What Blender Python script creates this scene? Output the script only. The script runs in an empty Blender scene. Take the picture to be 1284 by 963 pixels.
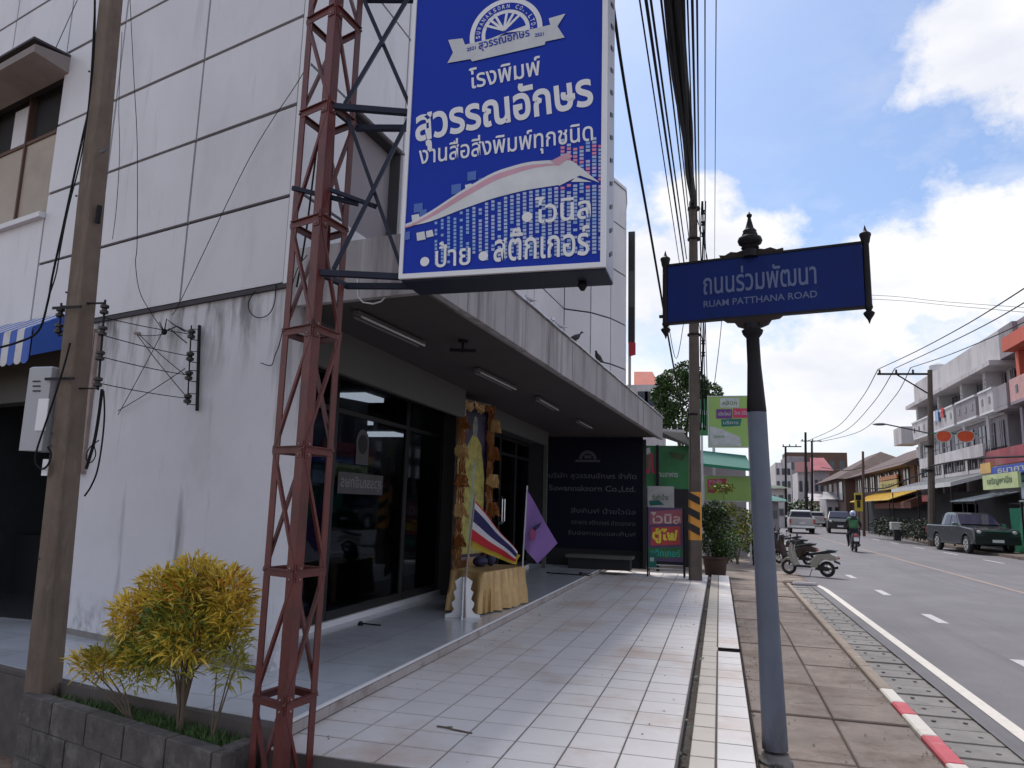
import bpy, bmesh, math, random
from mathutils import Vector, Matrix, noise
random.seed(7)
PI = math.pi
sc = bpy.context.scene
COL = sc.collection
# ---------------------------------------------------------------- camera
F_PX, CX, CY, CAM_H = 930.0, 642.0, 481.5, 1.5      # lens in photo pixels (1284 wide), eye height in m
_up = Vector((0.028, 1, -(633 - CY) / F_PX)).normalized()
_d = Vector(((902 - CX) / F_PX, -(640 - CY) / F_PX, -1)).normalized()
_Y = (_d - _up * _d.dot(_up)).normalized()
_X = _Y.cross(_up)
RW = Matrix((_X, _Y, _up))                            # camera space -> world space (world +Y runs along the street)
CAM = Vector((0, 0, CAM_H))
cd = bpy.data.cameras.new('camera'); cam = bpy.data.objects.new('camera', cd); COL.objects.link(cam)
cam.matrix_world = Matrix.Translation(CAM) @ RW.to_4x4()
cd.sensor_width = 36.0; cd.lens = F_PX / 1284 * 36.0; cd.clip_start = 0.05; cd.clip_end = 3000
sc.camera = cam
# surveying helpers: where the sight line through a photo pixel meets a plane of the place
def ray(u, v): return RW @ Vector(((u - CX) / F_PX, -(v - CY) / F_PX, -1))
def gz(u, v, z): r = ray(u, v); return CAM + r * ((z - CAM_H) / r.z)
def gy(u, v, y): r = ray(u, v); return CAM + r * (y / r.y)
def gx(u, v, x): r = ray(u, v); return CAM + r * (x / r.x)
# ---------------------------------------------------------------- world and sun
SUN_EL, SUN_AZ = math.radians(60), math.radians(-27)   # azimuth measured from +Y (up the street) towards +X
w = bpy.data.worlds.new("World"); sc.world = w; w.use_nodes = True
nt = w.node_tree; nt.nodes.clear(); N = nt.nodes; L = nt.links
def nd(t, **k):
    n = N.new(t)
    for a, b in k.items(): setattr(n, a, b)
    return n
def mth(op, a, b=None, c=None, clamp=False):
    n = N.new('ShaderNodeMath'); n.operation = op; n.use_clamp = clamp
    for i, q in enumerate((a, b, c)):
        if q is None: continue
        if isinstance(q, (int, float)): n.inputs[i].default_value = q
        else: L.new(q, n.inputs[i])
    return n.outputs[0]
out = nd('ShaderNodeOutputWorld'); bg = nd('ShaderNodeBackground'); bg.inputs[1].default_value = 0.1
L.new(bg.outputs[0], out.inputs[0])
sky = nd('ShaderNodeTexSky'); sky.sky_type = 'NISHITA'; sky.sun_disc = False
sky.sun_elevation = SUN_EL; sky.sun_rotation = SUN_AZ; sky.dust_density = 1.5; sky.air_density = 1.0; sky.ozone_density = 2.0
tc = nd('ShaderNodeTexCoord'); nrm = nd('ShaderNodeVectorMath', operation='NORMALIZE'); L.new(tc.outputs['Generated'], nrm.inputs[0])
D = nrm.outputs[0]
sep = nd('ShaderNodeSeparateXYZ'); L.new(D, sep.inputs[0])
def wnoise(scale, detail, rough, stretch=(1, 1, 1), off=(0, 0, 0)):
    mp = nd('ShaderNodeMapping'); mp.inputs['Scale'].default_value = stretch; mp.inputs['Location'].default_value = off; L.new(D, mp.inputs[0])
    n = nd('ShaderNodeTexNoise'); n.inputs['Scale'].default_value = scale; n.inputs['Detail'].default_value = detail; n.inputs['Roughness'].default_value = rough
    L.new(mp.outputs[0], n.inputs['Vector']); return n.outputs[0]
n_big = wnoise(3.2, 8, .58, (1, 1, 1.8), (3.1, 0.4, 2.2))
n_edge = wnoise(9, 9, .6, (1, 1, 1.3), (1, 5, 2))
n_fine = wnoise(5, 10, .62, (1, .35, 2.0), (7, 3, 1))
def cumulus(u, v, rad, sz=1.0, amp=1.1):
    c = ray(u, v).normalized()
    s = nd('ShaderNodeVectorMath', operation='SUBTRACT'); L.new(D, s.inputs[0]); s.inputs[1].default_value = c
    m = nd('ShaderNodeVectorMath', operation='MULTIPLY'); L.new(s.outputs[0], m.inputs[0]); m.inputs[1].default_value = (1 / rad, 1 / rad, sz / rad)
    ln = nd('ShaderNodeVectorMath', operation='LENGTH'); L.new(m.outputs[0], ln.inputs[0])
    a = mth('SUBTRACT', 1.0, ln.outputs['Value'])
    b = mth('MULTIPLY_ADD', mth('SUBTRACT', n_edge, .5), amp * 2.2, a)
    return mth('MULTIPLY', b, 2.6, clamp=True)
masks = [cumulus(1285, 45, .115), cumulus(1330, -60, .16), cumulus(855, 265, .075, 1.3), cumulus(905, 330, .10, 1.6), cumulus(800, 330, .09),
         cumulus(1290, 300, .12, 1.3), cumulus(1180, 345, .12, 1.6), cumulus(1050, 470, .2, 1.6)]
m = masks[0]
for q in masks[1:]: m = mth('MAXIMUM', m, q)
# broken cloud closing towards the horizon; unseen cover added to neutralise the light
hole = nd('ShaderNodeVectorMath', operation='DISTANCE'); L.new(D, hole.inputs[0]); hole.inputs[1].default_value = ray(1010, 60).normalized()
hole = mth('MULTIPLY', mth('SUBTRACT', mth('MULTIPLY_ADD', mth('SUBTRACT', n_edge, .5), .5, .50), hole.outputs['Value']), 3.0, clamp=True)
cover = mth('SUBTRACT', mth('MULTIPLY_ADD', sep.outputs['Z'], -.45, .62), mth('MULTIPLY', hole, .75))
g = mth('MULTIPLY', mth('ADD', mth('SUBTRACT', n_big, .5), mth('MULTIPLY', cover, .42)), 3.4, clamp=True)
veil = mth('MULTIPLY', mth('SUBTRACT', n_fine, .43), 2.6, clamp=True)
right = mth('MULTIPLY', mth('SUBTRACT', mth('MULTIPLY_ADD', sep.outputs['X'], .9, .30), mth('MULTIPLY', sep.outputs['Z'], .72)), 4.0, clamp=True)
veil = mth('MULTIPLY', veil, mth('MULTIPLY_ADD', right, .8, .12))
m = mth('MAXIMUM', mth('MAXIMUM', m, g), veil)
ccol = nd('ShaderNodeMixRGB'); ccol.inputs[1].default_value = (5.0, 5.15, 5.7, 1); ccol.inputs[2].default_value = (6.4, 6.35, 6.5, 1)
L.new(mth('MULTIPLY', mth('SUBTRACT', wnoise(4.2, 7, .55, (1, 1, 2.5), (2, 9, 4)), .36), 4.2, clamp=True), ccol.inputs[0])
mx = nd('ShaderNodeMixRGB'); L.new(m, mx.inputs[0]); L.new(ccol.outputs[0], mx.inputs[2])
gain = nd('ShaderNodeVectorMath', operation='MULTIPLY'); L.new(sky.outputs[0], gain.inputs[0]); gain.inputs[1].default_value = (.84, .90, .98)
L.new(gain.outputs[0], mx.inputs[1]); L.new(mx.outputs[0], bg.inputs[0])
sd = bpy.data.lights.new('sun', 'SUN'); sd.energy = 2.0; sd.angle = math.radians(12); sd.color = (1, .95, .88)
so = bpy.data.objects.new('sun', sd); COL.objects.link(so)
so.rotation_euler = Vector((math.sin(SUN_AZ) * math.cos(SUN_EL), math.cos(SUN_AZ) * math.cos(SUN_EL), math.sin(SUN_EL))).to_track_quat('Z', 'Y').to_euler()
sc.view_settings.view_transform = 'Standard'; sc.view_settings.look = 'None'; sc.view_settings.exposure = 0.74; sc.view_settings.gamma = 1.0
sc.render.film_transparent = False
try:
    sc.cycles.max_bounces = 6; sc.cycles.transparent_max_bounces = 12
except Exception: pass
# ---------------------------------------------------------------- materials
MATS = {}
def catm(pts, n=6):
    P = [Vector(p) for p in pts]
    if len(P) < 3: return P
    out_ = []
    for i in range(len(P) - 1):
        a, b, c, d = P[max(i - 1, 0)], P[i], P[i + 1], P[min(i + 2, len(P) - 1)]
        for k in range(n):
            t = k / n; out_.append(.5 * ((2 * b) + (c - a) * t + (2 * a - 5 * b + 4 * c - d) * t * t + (3 * b - a - 3 * c + d) * t ** 3))
    return out_ + [P[-1]]
def pm(name, base, rough=.6, var=.12, scale=4.0, bump=0.0, bscale=60.0, metal=0.0, spec=.5, rnd=0.0, dirt=None, coat=0.0, emit=None, edge=None):
    """procedural Principled: noise mottling, optional bump, per-object tint, optional dirt (colour, amount, scale, stretch)"""
    if name in MATS: return MATS[name]
    mt = bpy.data.materials.new(name); mt.use_nodes = True; t = mt.node_tree; b = t.nodes['Principled BSDF']
    geo = t.nodes.new('ShaderNodeNewGeometry'); pos = geo.outputs['Position']
    def nz(s, st=(1, 1, 1), det=5, r=.6):
        mp = t.nodes.new('ShaderNodeMapping'); mp.inputs['Scale'].default_value = st; t.links.new(pos, mp.inputs[0])
        n = t.nodes.new('ShaderNodeTexNoise'); n.inputs['Scale'].default_value = s; n.inputs['Detail'].default_value = det; n.inputs['Roughness'].default_value = r
        t.links.new(mp.outputs[0], n.inputs['Vector']); return n.outputs[0]
    def mt2(op, a, bb):
        n = t.nodes.new('ShaderNodeMath'); n.operation = op
        for i, q in enumerate((a, bb)):
            if isinstance(q, (int, float)): n.inputs[i].default_value = q
            else: t.links.new(q, n.inputs[i])
        return n.outputs[0]
    def mix(f, c1, c2):
        n = t.nodes.new('ShaderNodeMixRGB'); n.use_clamp = True
        for i, q in enumerate((f, c1, c2)):
            if isinstance(q, (int, float)): n.inputs[i].default_value = q
            elif isinstance(q, tuple): n.inputs[i].default_value = (*q[:3], 1)
            else: t.links.new(q, n.inputs[i])
        return n.outputs[0]
    lo = tuple(c * (1 - var) for c in base); hi = tuple(min(1, c * (1 + var)) for c in base)
    st = mt2('MULTIPLY', mt2('SUBTRACT', nz(scale), .3), 2.5)
    col = mix(st, lo, hi)
    if rnd:
        oi = t.nodes.new('ShaderNodeObjectInfo')
        col = mix(mt2('MULTIPLY', oi.outputs['Random'], rnd), col, tuple(c * .45 for c in base))
    for dd in (dirt if isinstance(dirt, list) else [dirt] if dirt else []):
        dc, amt, ds, dst = dd[:4]; thr = dd[4] if len(dd) > 4 else .52
        f = mt2('MULTIPLY', mt2('SUBTRACT', nz(ds, dst, 7, .65), thr), 6.0)
        f = mt2('MULTIPLY', mt2('MINIMUM', mt2('MAXIMUM', f, 0.0), 1.0), amt)
        if len(dd) > 5:
            sx = t.nodes.new('ShaderNodeSeparateXYZ'); t.links.new(pos, sx.inputs[0]); mr = t.nodes.new('ShaderNodeMapRange'); mr.inputs[1].default_value = dd[5]; mr.inputs[2].default_value = dd[6]; t.links.new(sx.outputs['Z'], mr.inputs[0]); f = mt2('MULTIPLY', f, mr.outputs[0])
        col = mix(f, col, dc)
    if edge:   # grime that gathers along the rim of each laid piece: (colour, amount, share of the width)
        tcn = t.nodes.new('ShaderNodeTexCoord'); sx = t.nodes.new('ShaderNodeSeparateXYZ'); t.links.new(tcn.outputs['Generated'], sx.inputs[0])
        e_ = mt2('MINIMUM', mt2('MINIMUM', sx.outputs['X'], mt2('SUBTRACT', 1.0, sx.outputs['X'])), mt2('MINIMUM', sx.outputs['Y'], mt2('SUBTRACT', 1.0, sx.outputs['Y'])))
        e_ = mt2('ADD', e_, mt2('MULTIPLY', mt2('SUBTRACT', nz(14, det=4), .5), edge[2] * 2.2))
        f = mt2('MAXIMUM', mt2('SUBTRACT', 1.0, mt2('DIVIDE', e_, edge[2])), 0.0); f = mt2('MULTIPLY', mt2('MINIMUM', mt2('MULTIPLY', f, 2.0), 1.0), edge[1]); col = mix(f, col, edge[0])
    t.links.new(col, b.inputs['Base Color'])
    b.inputs['Roughness'].default_value = rough; b.inputs['Metallic'].default_value = metal
    b.inputs['Specular IOR Level'].default_value = spec; b.inputs['Coat Weight'].default_value = coat
    if coat: b.inputs['Coat Roughness'].default_value = .08
    if bump:
        bn = t.nodes.new('ShaderNodeBump'); bn.inputs['Strength'].default_value = bump; bn.inputs['Distance'].default_value = .01
        t.links.new(nz(bscale, det=6), bn.inputs['Height']); t.links.new(bn.outputs[0], b.inputs['Normal'])
    if emit:
        b.inputs['Emission Color'].default_value = (*emit[:3], 1); b.inputs['Emission Strength'].default_value = emit[3]
    MATS[name] = mt; return mt
def glass(name, tint, gloss=.12):
    mt = bpy.data.materials.new(name); mt.use_nodes = True; t = mt.node_tree; t.nodes.clear()
    o = t.nodes.new('ShaderNodeOutputMaterial'); mx_ = t.nodes.new('ShaderNodeMixShader'); tr = t.nodes.new('ShaderNodeBsdfTransparent'); g_ = t.nodes.new('ShaderNodeBsdfGlossy')
    fr = t.nodes.new('ShaderNodeFresnel'); fr.inputs[0].default_value = 1.45
    tr.inputs[0].default_value = (*tint, 1); g_.inputs[0].default_value = (.9, .95, 1, 1); g_.inputs[1].default_value = .03
    mm_ = t.nodes.new('ShaderNodeMath'); mm_.operation = 'MULTIPLY'; mm_.inputs[1].default_value = .2; t.links.new(fr.outputs[0], mm_.inputs[0]); t.links.new(mm_.outputs[0], mx_.inputs[0]); t.links.new(tr.outputs[0], mx_.inputs[1]); t.links.new(g_.outputs[0], mx_.inputs[2]); t.links.new(mx_.outputs[0], o.inputs[0])
    return mt
M_clad = pm('cladding_panel', (.60, .595, .63), .45, .06, 1.2, .03, 30, rnd=.10, dirt=[((.36, .35, .38), .35, 1.6, (1, 1, .35), .55), ((.24, .23, .25), .45, 7, (1, 1, .08), .60)])
M_joint = pm('dark_joint', (.055, .052, .06), .9)
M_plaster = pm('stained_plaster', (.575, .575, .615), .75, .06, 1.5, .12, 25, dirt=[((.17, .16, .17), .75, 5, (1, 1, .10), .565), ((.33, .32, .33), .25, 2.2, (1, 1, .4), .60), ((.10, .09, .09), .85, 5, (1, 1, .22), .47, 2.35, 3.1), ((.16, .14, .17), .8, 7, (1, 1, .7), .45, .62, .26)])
M_white = pm('white_paint', (.62, .62, .65), .55, .05, 2)
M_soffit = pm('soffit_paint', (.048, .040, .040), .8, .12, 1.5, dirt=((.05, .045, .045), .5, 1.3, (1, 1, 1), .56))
M_transom = pm('transom_board', (.085, .085, .08), .7, .05, 2)
M_fascia = pm('weathered_fascia', (.33, .315, .325), .8, .12, 2, .1, 40, rnd=.18, dirt=[((.13, .115, .12), .85, 6, (1, 1, .06), .50), ((.62, .62, .66), .6, 4, (1, 1, .05), .58)])
M_concL = pm('aged_pole_concrete', (.155, .118, .092), .88, .18, 5, .35, 90, dirt=[((.07, .055, .047), .75, 7, (1, 1, .12), .52), ((.22, .20, .18), .5, 16, (1, 1, .4), .58), ((.20, .12, .07), .6, 4, (1, 1, .3), .50, 1.2, .0)])
M_conc = pm('pole_concrete', (.105, .082, .070), .85, .15, 6, .25, 90, dirt=((.06, .044, .037), .7, 9, (1, 1, .2), .53))
M_conc2 = pm('grey_concrete', (.235, .22, .21), .9, .14, 4, .3, 70, rnd=.3, dirt=((.12, .11, .10), .6, 5, (1, 1, 1), .53), edge=((.07, .06, .055), .8, .07))
M_tile = pm('white_tile', (.70, .665, .65), .5, .05, 3, rnd=.10, dirt=[((.52, .38, .30), .75, .9, (1, 1, 1), .51), ((.46, .40, .37), .5, 3.5, (1, 1, 1), .60)], edge=((.33, .27, .24), .42, .022))
M_cream = pm('cream_tile', (.62, .56, .49), .35, .06, 3, rnd=.15, dirt=((.45, .36, .29), .5, 3, (1, 1, 1), .53), edge=((.28, .21, .16), .65, .035))
M_floor = pm('polished_tile', (.50, .525, .57), .16, .07, 2, rnd=.08, dirt=[((.33, .31, .31), .5, 1.3, (1, 1, 1), .53), ((.25, .22, .2), .5, 12, (1, 1, 1), .64)], edge=((.28, .27, .27), .6, .012))
M_grout = pm('tile_grout', (.10, .085, .08), .95)
M_dirtgap = pm('dirt_gap', (.09, .075, .065), 1, .3, 20)
M_pave = pm('sidewalk_concrete', (.225, .185, .16), .95, .25, 2.2, .6, 60, rnd=.22, dirt=[((.11, .068, .05), .8, 1.6, (1, 1, 1), .50), ((.30, .255, .22), .7, 4.0, (1, 1, 1), .56), ((.06, .045, .04), .8, 9, (1, 1, 1), .62), ((.34, .30, .28), .6, 40, (1, 1, 1), .62)], edge=((.08, .055, .045), .5, .03))
M_asph = pm('asphalt', (.155, .147, .158), .8, .14, .8, .6, 160, dirt=[((.09, .085, .095), .55, 1.1, (1.6, .06, 1), .54), ((.20, .185, .20), .5, .5, (1, .3, 1), .55), ((.05, .045, .05), .7, 2.4, (1, 1, 1), .66), ((.10, .095, .105), .5, .35, (1, .15, 1), .54), ((.23, .21, .22), .5, 45, (1, 1, 1), .60), ((.07, .065, .07), .6, 70, (1, 1, 1), .58)])
M_soil = pm('soil', (.16, .105, .07), 1, .3, 6, .6, 40, dirt=((.26, .21, .17), .6, 3, (1, 1, 1), .5))
M_line = pm('road_paint', (.44, .43, .43), .7, .08, 6, dirt=((.25, .24, .25), .6, 14, (1, 1, 1), .56))
M_yline = pm('worn_yellow_paint', (.30, .225, .19), .8, .1, 6, dirt=((.17, .16, .165), .8, 9, (1, 1, 1), .5))
M_red = pm('kerb_red_paint', (.50, .10, .12), .75, .12, 8, .2, 60, dirt=((.45, .35, .33), .5, 9, (1, 1, 1), .58))
M_kwhite = pm('kerb_white_paint', (.62, .58, .53), .75, .08, 8, .2, 60, dirt=((.36, .30, .26), .6, 8, (1, 1, 1), .55))
M_kworn = pm('worn_kerb', (.27, .22, .18), .85, .12, 6, .25, 60, dirt=((.52, .46, .40), .6, 6, (1, 1, 1), .58))
M_kerb2 = pm('grey_kerb', (.27, .25, .27), .85, .1, 5, .25, 60, dirt=((.27, .24, .24), .6, 4, (1, 1, 1), .55))
M_redsteel = pm('red_oxide_steel', (.105, .020, .018), .5, .25, 8, .25, 60, dirt=[((.045, .014, .010), .8, 9, (1, 1, .35), .53), ((.15, .055, .045), .5, 22, (1, 1, .5), .60)])
M_bluesteel = pm('dark_blue_steel', (.010, .014, .034), .5, .2, 8, spec=.3)
M_signblue = pm('sign_blue', (.005, .032, .36), .42, .05, 2, spec=.18)
M_signwhite = pm('sign_white', (.72, .73, .76), .4, .03, 3)
M_signgrey = pm('sign_side_grey', (.36, .37, .43), .5, .08, 3)
M_pink = pm('print_pink', (.62, .22, .34), .4, .1, 5)
M_ltblue = pm('print_light_blue', (.22, .38, .70), .4, .2, 3)
M_midblue = pm('print_mid_blue', (.05, .13, .45), .4, .1, 3)
M_lilac = pm('print_lilac', (.50, .40, .68), .4, .1, 3)
M_plate = pm('street_plate_blue', (.003, .016, .12), .6, .1, 3, spec=.2, dirt=[((.01, .03, .14), .5, 9, (1, 1, .3), .55), ((.002, .008, .05), .5, 5, (1, 1, .2), .56)])
M_plateink = pm('street_plate_lettering', (.09, .12, .24), .5, .05, 3)
M_iron = pm('black_cast_iron', (.008, .007, .010), .55, .2, 10, spec=.25)
M_bronze = pm('dull_bronze', (.025, .015, .012), .6, .2, 10, spec=.25)
M_galv = pm('grey_blue_pole', (.10, .115, .155), .6, .08, 4, .08, 60, dirt=[((.065, .08, .12), .5, 5, (1, 1, .3), .54), ((.16, .17, .19), .5, 22, (1, 1, .5), .62), ((.06, .04, .03), .7, 30, (1, 1, .4), .66), ((.07, .05, .04), .9, 14, (1, 1, .3), .44, .38, .02)])
M_black = pm('black_rubber', (.012, .012, .014), .6)
M_ceramic = pm('dark_porcelain', (.014, .008, .008), .35)
M_cable = pm('cable_sheath', (.007, .007, .009), .7, spec=.2)
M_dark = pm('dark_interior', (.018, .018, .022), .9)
M_frame = pm('dark_frame', (.018, .018, .02), .35)
M_navy = pm('navy_board', (.006, .007, .018), .6, .1, 2, spec=.15)
M_navyink = pm('navy_board_lettering', (.07, .07, .085), .6)
M_glass = glass('shop_glass', (.34, .37, .42))
M_tube = pm('unlit_tube', (.50, .50, .51), .35); M_batten = pm('grey_batten', (.12, .115, .12), .5)
M_lamp = pm('lit_panel', (.9, .9, .9), .5, emit=(1, .98, .92, 1.6))
M_gold = pm('gold_satin', (.46, .30, .13), .34, .15, 12, metal=.15)
M_golddk = pm('gold_swag', (.20, .07, .013), .5, .25, 18)
M_ginger = pm('ochre_paint', (.33, .22, .06), .5, .15, 10)
M_purple = pm('purple_cloth', (.26, .15, .44), .7, .05, 5)
M_fred = pm('flag_red', (.55, .03, .04), .7); M_fwhite = pm('flag_white', (.72, .70, .76), .7); M_fblue = pm('flag_blue', (.035, .03, .13), .7); M_fyel = pm('flag_yellow', (.62, .46, .05), .7)
M_green = pm('banner_green', (.02, .14, .045), .5, .25, 2); M_teal = pm('teal_awning', (.008, .12, .10), .6, .1, 2)
M_lime = pm('billboard_lime', (.24, .38, .10), .5, .1, 2)
M_orange = pm('orange_band', (.75, .22, .03), .5); M_yellow = pm('yellow_print', (.72, .62, .05), .5)
M_trunk = pm('bark', (.12, .09, .065), .9, .2, 10, .4, 60)
M_leafdd = pm('shade_leaf', (.014, .024, .010), .6, .3, 3); M_leafd = pm('dark_leaf', (.03, .060, .018), .55, .35, 3); M_leafm = pm('mid_leaf', (.075, .14, .03), .5, .35, 3)
M_leafy = pm('yellow_leaf', (.60, .43, .05), .5, .35, 6); M_leafg = pm('yellowgreen_leaf', (.30, .29, .035), .5, .35, 6); M_leafo = pm('orange_leaf', (.48, .20, .03), .5, .2, 6)
M_grass = pm('grass_blade', (.055, .11, .025), .7, .35, 8)
M_beige = pm('beige_shutter', (.36, .31, .26), .7, .08, 1.5, dirt=((.22, .17, .14), .4, 1.2, (1, 1, 1), .52))
M_awnblue = pm('awning_blue', (.03, .10, .42), .7, .08, 3); M_awnwhite = pm('awning_white', (.55, .56, .60), .7, .08, 3, dirt=((.48, .34, .15), .6, 5, (1, 1, 1), .52))
M_brown = pm('brown_timber', (.105, .06, .045), .8, .15, .6); M_brownroof = pm('brown_roof', (.088, .058, .054), .85, .12, .4, dirt=((.16, .10, .09), .5, 1.5, (1, 1, .4), .5))
M_shop = pm('shophouse_white', (.50, .475, .49), .8, .12, .5, dirt=[((.22, .20, .20), .6, .8, (1, 1, .3), .50), ((.15, .13, .13), .6, 2.5, (1, 1, .08), .56)])
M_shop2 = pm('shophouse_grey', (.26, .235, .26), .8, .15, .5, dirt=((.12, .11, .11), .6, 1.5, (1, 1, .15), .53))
M_orng = pm('shophouse_orange', (.52, .11, .07), .75, .12, .5, dirt=((.28, .10, .08), .6, 1.2, (1, 1, .2), .53)); M_win = pm('far_window', (.045, .055, .07), .15, .3, .5)
M_chrome = pm('chrome', (.55, .56, .58), .2, metal=1); M_carpaint = pm('pickup_paint', (.040, .047, .052), .22, .06, 2, coat=.6)
M_carglass = pm('car_glass', (.03, .03, .06), .12, spec=.3); M_silver = pm('silver_paint', (.45, .44, .42), .35, .05, 2, coat=.4)
M_cream2 = pm('scooter_cream', (.30, .285, .24), .3, .05, 2, coat=.5)
M_greenv = pm('green_vest', (.05, .16, .07), .8, .2, 6); M_skin = pm('skin', (.30, .17, .11), .6); M_denim = pm('dark_trousers', (.02, .02, .03), .8)
M_brick = pm('red_brown_block', (.15, .075, .055), .9, .25, 5, .3, 60, rnd=.3)
M_block = pm('grey_block', (.095, .085, .08), .95, .3, 9, .6, 50, rnd=.15, dirt=[((.19, .18, .17), .75, 7, (1, 1, 1), .52), ((.03, .028, .028), .7, 6, (1, 1, .4), .56)])
M_mortar = pm('mortar', (.09, .08, .075), 1, .2, 9)
M_redroof = pm('red_roof', (.42, .08, .05), .7); M_tarp = pm('green_tarp', (.01, .17, .09), .7, .15, 1)
M_rust = pm('rusty_pipe', (.28, .22, .20), .7, .2, 8)
# ---------------------------------------------------------------- mesh builder
WORLD = set()
def root_of(o):
    while o.parent: o = o.parent
    return o
def offs(o):
    v = Vector((0, 0, 0))
    while o: v += o.location; o = o.parent
    return v
class MB:
    def __init__(s, M=None): s.v = []; s.f = []; s.M = M
    def add(s, vs, fs):
        n = len(s.v)
        for p in vs:
            p = Vector(p); s.v.append(s.M @ p if s.M else p)
        s.f += [tuple(i + n for i in f) for f in fs]; return s
    def bb(s, x0, x1, y0, y1, z0, z1, ch=0):
        if ch:
            c = ch
            vs = [(x0, y0, z0), (x1, y0, z0), (x1, y1, z0), (x0, y1, z0), (x0, y0, z1 - c), (x1, y0, z1 - c), (x1, y1, z1 - c), (x0, y1, z1 - c), (x0 + c, y0 + c, z1), (x1 - c, y0 + c, z1), (x1 - c, y1 - c, z1), (x0 + c, y1 - c, z1)]
            return s.add(vs, [(3, 2, 1, 0), (0, 1, 5, 4), (1, 2, 6, 5), (2, 3, 7, 6), (3, 0, 4, 7), (4, 5, 9, 8), (5, 6, 10, 9), (6, 7, 11, 10), (7, 4, 8, 11), (8, 9, 10, 11)])
        return s.add([(x0, y0, z0), (x1, y0, z0), (x1, y1, z0), (x0, y1, z0), (x0, y0, z1), (x1, y0, z1), (x1, y1, z1), (x0, y1, z1)],
                     [(3, 2, 1, 0), (4, 5, 6, 7), (0, 1, 5, 4), (1, 2, 6, 5), (2, 3, 7, 6), (3, 0, 4, 7)])
    def beam(s, p, q, w_, h=None, up=(0, 0, 1)):
        p, q = Vector(p), Vector(q); h = h or w_; d = (q - p).normalized(); up = Vector(up)
        if abs(d.dot(up)) > .98: up = Vector((1, 0, 0))
        a = d.cross(up).normalized() * (w_ / 2); b = a.cross(d).normalized() * (h / 2)
        vs = [p - a - b, p + a - b, p + a + b, p - a + b, q - a - b, q + a - b, q + a + b, q - a + b]
        return s.add(vs, [(3, 2, 1, 0), (4, 5, 6, 7), (0, 1, 5, 4), (1, 2, 6, 5), (2, 3, 7, 6), (3, 0, 4, 7)])
    def tube(s, pts, r, n=8, r2=None):
        pts = [Vector(p) for p in pts]; k = len(pts); vs = []; ref = None
        for i, p in enumerate(pts):
            d = (pts[min(i + 1, k - 1)] - pts[max(i - 1, 0)]).normalized()
            if ref is None: ref = Vector((0, 0, 1)) if abs(d.z) < .9 else Vector((1, 0, 0))
            a = d.cross(ref).normalized(); b = a.cross(d).normalized(); ref = b
            rr = r if r2 is None else r + (r2 - r) * i / (k - 1)
            vs += [p + (a * math.cos(2 * PI * j / n) + b * math.sin(2 * PI * j / n)) * rr for j in range(n)]
        fs = [(i * n + j, i * n + (j + 1) % n, (i + 1) * n + (j + 1) % n, (i + 1) * n + j) for i in range(k - 1) for j in range(n)]
        fs += [tuple(range(n))[::-1], tuple((k - 1) * n + j for j in range(n))]
        return s.add(vs, fs)
    def lathe(s, prof, c=(0, 0, 0), n=16, axis='Z'):
        c = Vector(c); vs = []
        for r, z in prof:
            for j in range(n):
                a = 2 * PI * j / n; x, y = r * math.cos(a), r * math.sin(a)
                vs.append(c + (Vector((x, y, z)) if axis == 'Z' else Vector((z, x, y)) if axis == 'X' else Vector((y, z, x))))
        k = len(prof); fs = [(i * n + j, i * n + (j + 1) % n, (i + 1) * n + (j + 1) % n, (i + 1) * n + j) for i in range(k - 1) for j in range(n)]
        fs += [tuple(range(n))[::-1], tuple((k - 1) * n + j for j in range(n))]
        return s.add(vs, fs)
    def prism(s, pts, vec):
        pts = [Vector(p) for p in pts]; vec = Vector(vec); n = len(pts)
        return s.add(pts + [p + vec for p in pts], [tuple(range(n))[::-1], tuple(range(n, 2 * n))] + [(i, (i + 1) % n, (i + 1) % n + n, i + n) for i in range(n)])
    def ell(s, c, r, n=12, m_=8, R=None):
        c = Vector(c); vs = []
        for i in range(1, m_):
            t = PI * i / m_
            for j in range(n):
                p = Vector((r[0] * math.sin(t) * math.cos(2 * PI * j / n), r[1] * math.sin(t) * math.sin(2 * PI * j / n), r[2] * math.cos(t)))
                vs.append(c + (R @ p if R else p))
        vs += [c + (R @ Vector((0, 0, r[2])) if R else Vector((0, 0, r[2]))), c + (R @ Vector((0, 0, -r[2])) if R else Vector((0, 0, -r[2])))]
        fs = [(i * n + j, (i + 1) * n + j, (i + 1) * n + (j + 1) % n, i * n + (j + 1) % n) for i in range(m_ - 2) for j in range(n)]
        T, B = len(vs) - 2, len(vs) - 1
        fs += [(T, j, (j + 1) % n) for j in range(n)] + [(B, (m_ - 2) * n + (j + 1) % n, (m_ - 2) * n + j) for j in range(n)]
        return s.add(vs, fs)
    def torus(s, c, R_, r, axis='Y', n=20, k=8, sq=1.0):
        vs = []
        for i in range(n):
            a = 2 * PI * i / n
            for j in range(k):
                b = 2 * PI * j / k; q = R_ + r * math.cos(b); h = r * sq * math.sin(b)
                p = (q * math.cos(a), h, q * math.sin(a)) if axis == 'Y' else (h, q * math.cos(a), q * math.sin(a)) if axis == 'X' else (q * math.cos(a), q * math.sin(a), h)
                vs.append(Vector(c) + Vector(p))
        return s.add(vs, [(i * k + j, i * k + (j + 1) % k, ((i + 1) % n) * k + (j + 1) % k, ((i + 1) % n) * k + j) for i in range(n) for j in range(k)])
    def quad(s, a, b, c, d): return s.add([a, b, c, d], [(0, 1, 2, 3)])
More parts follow.
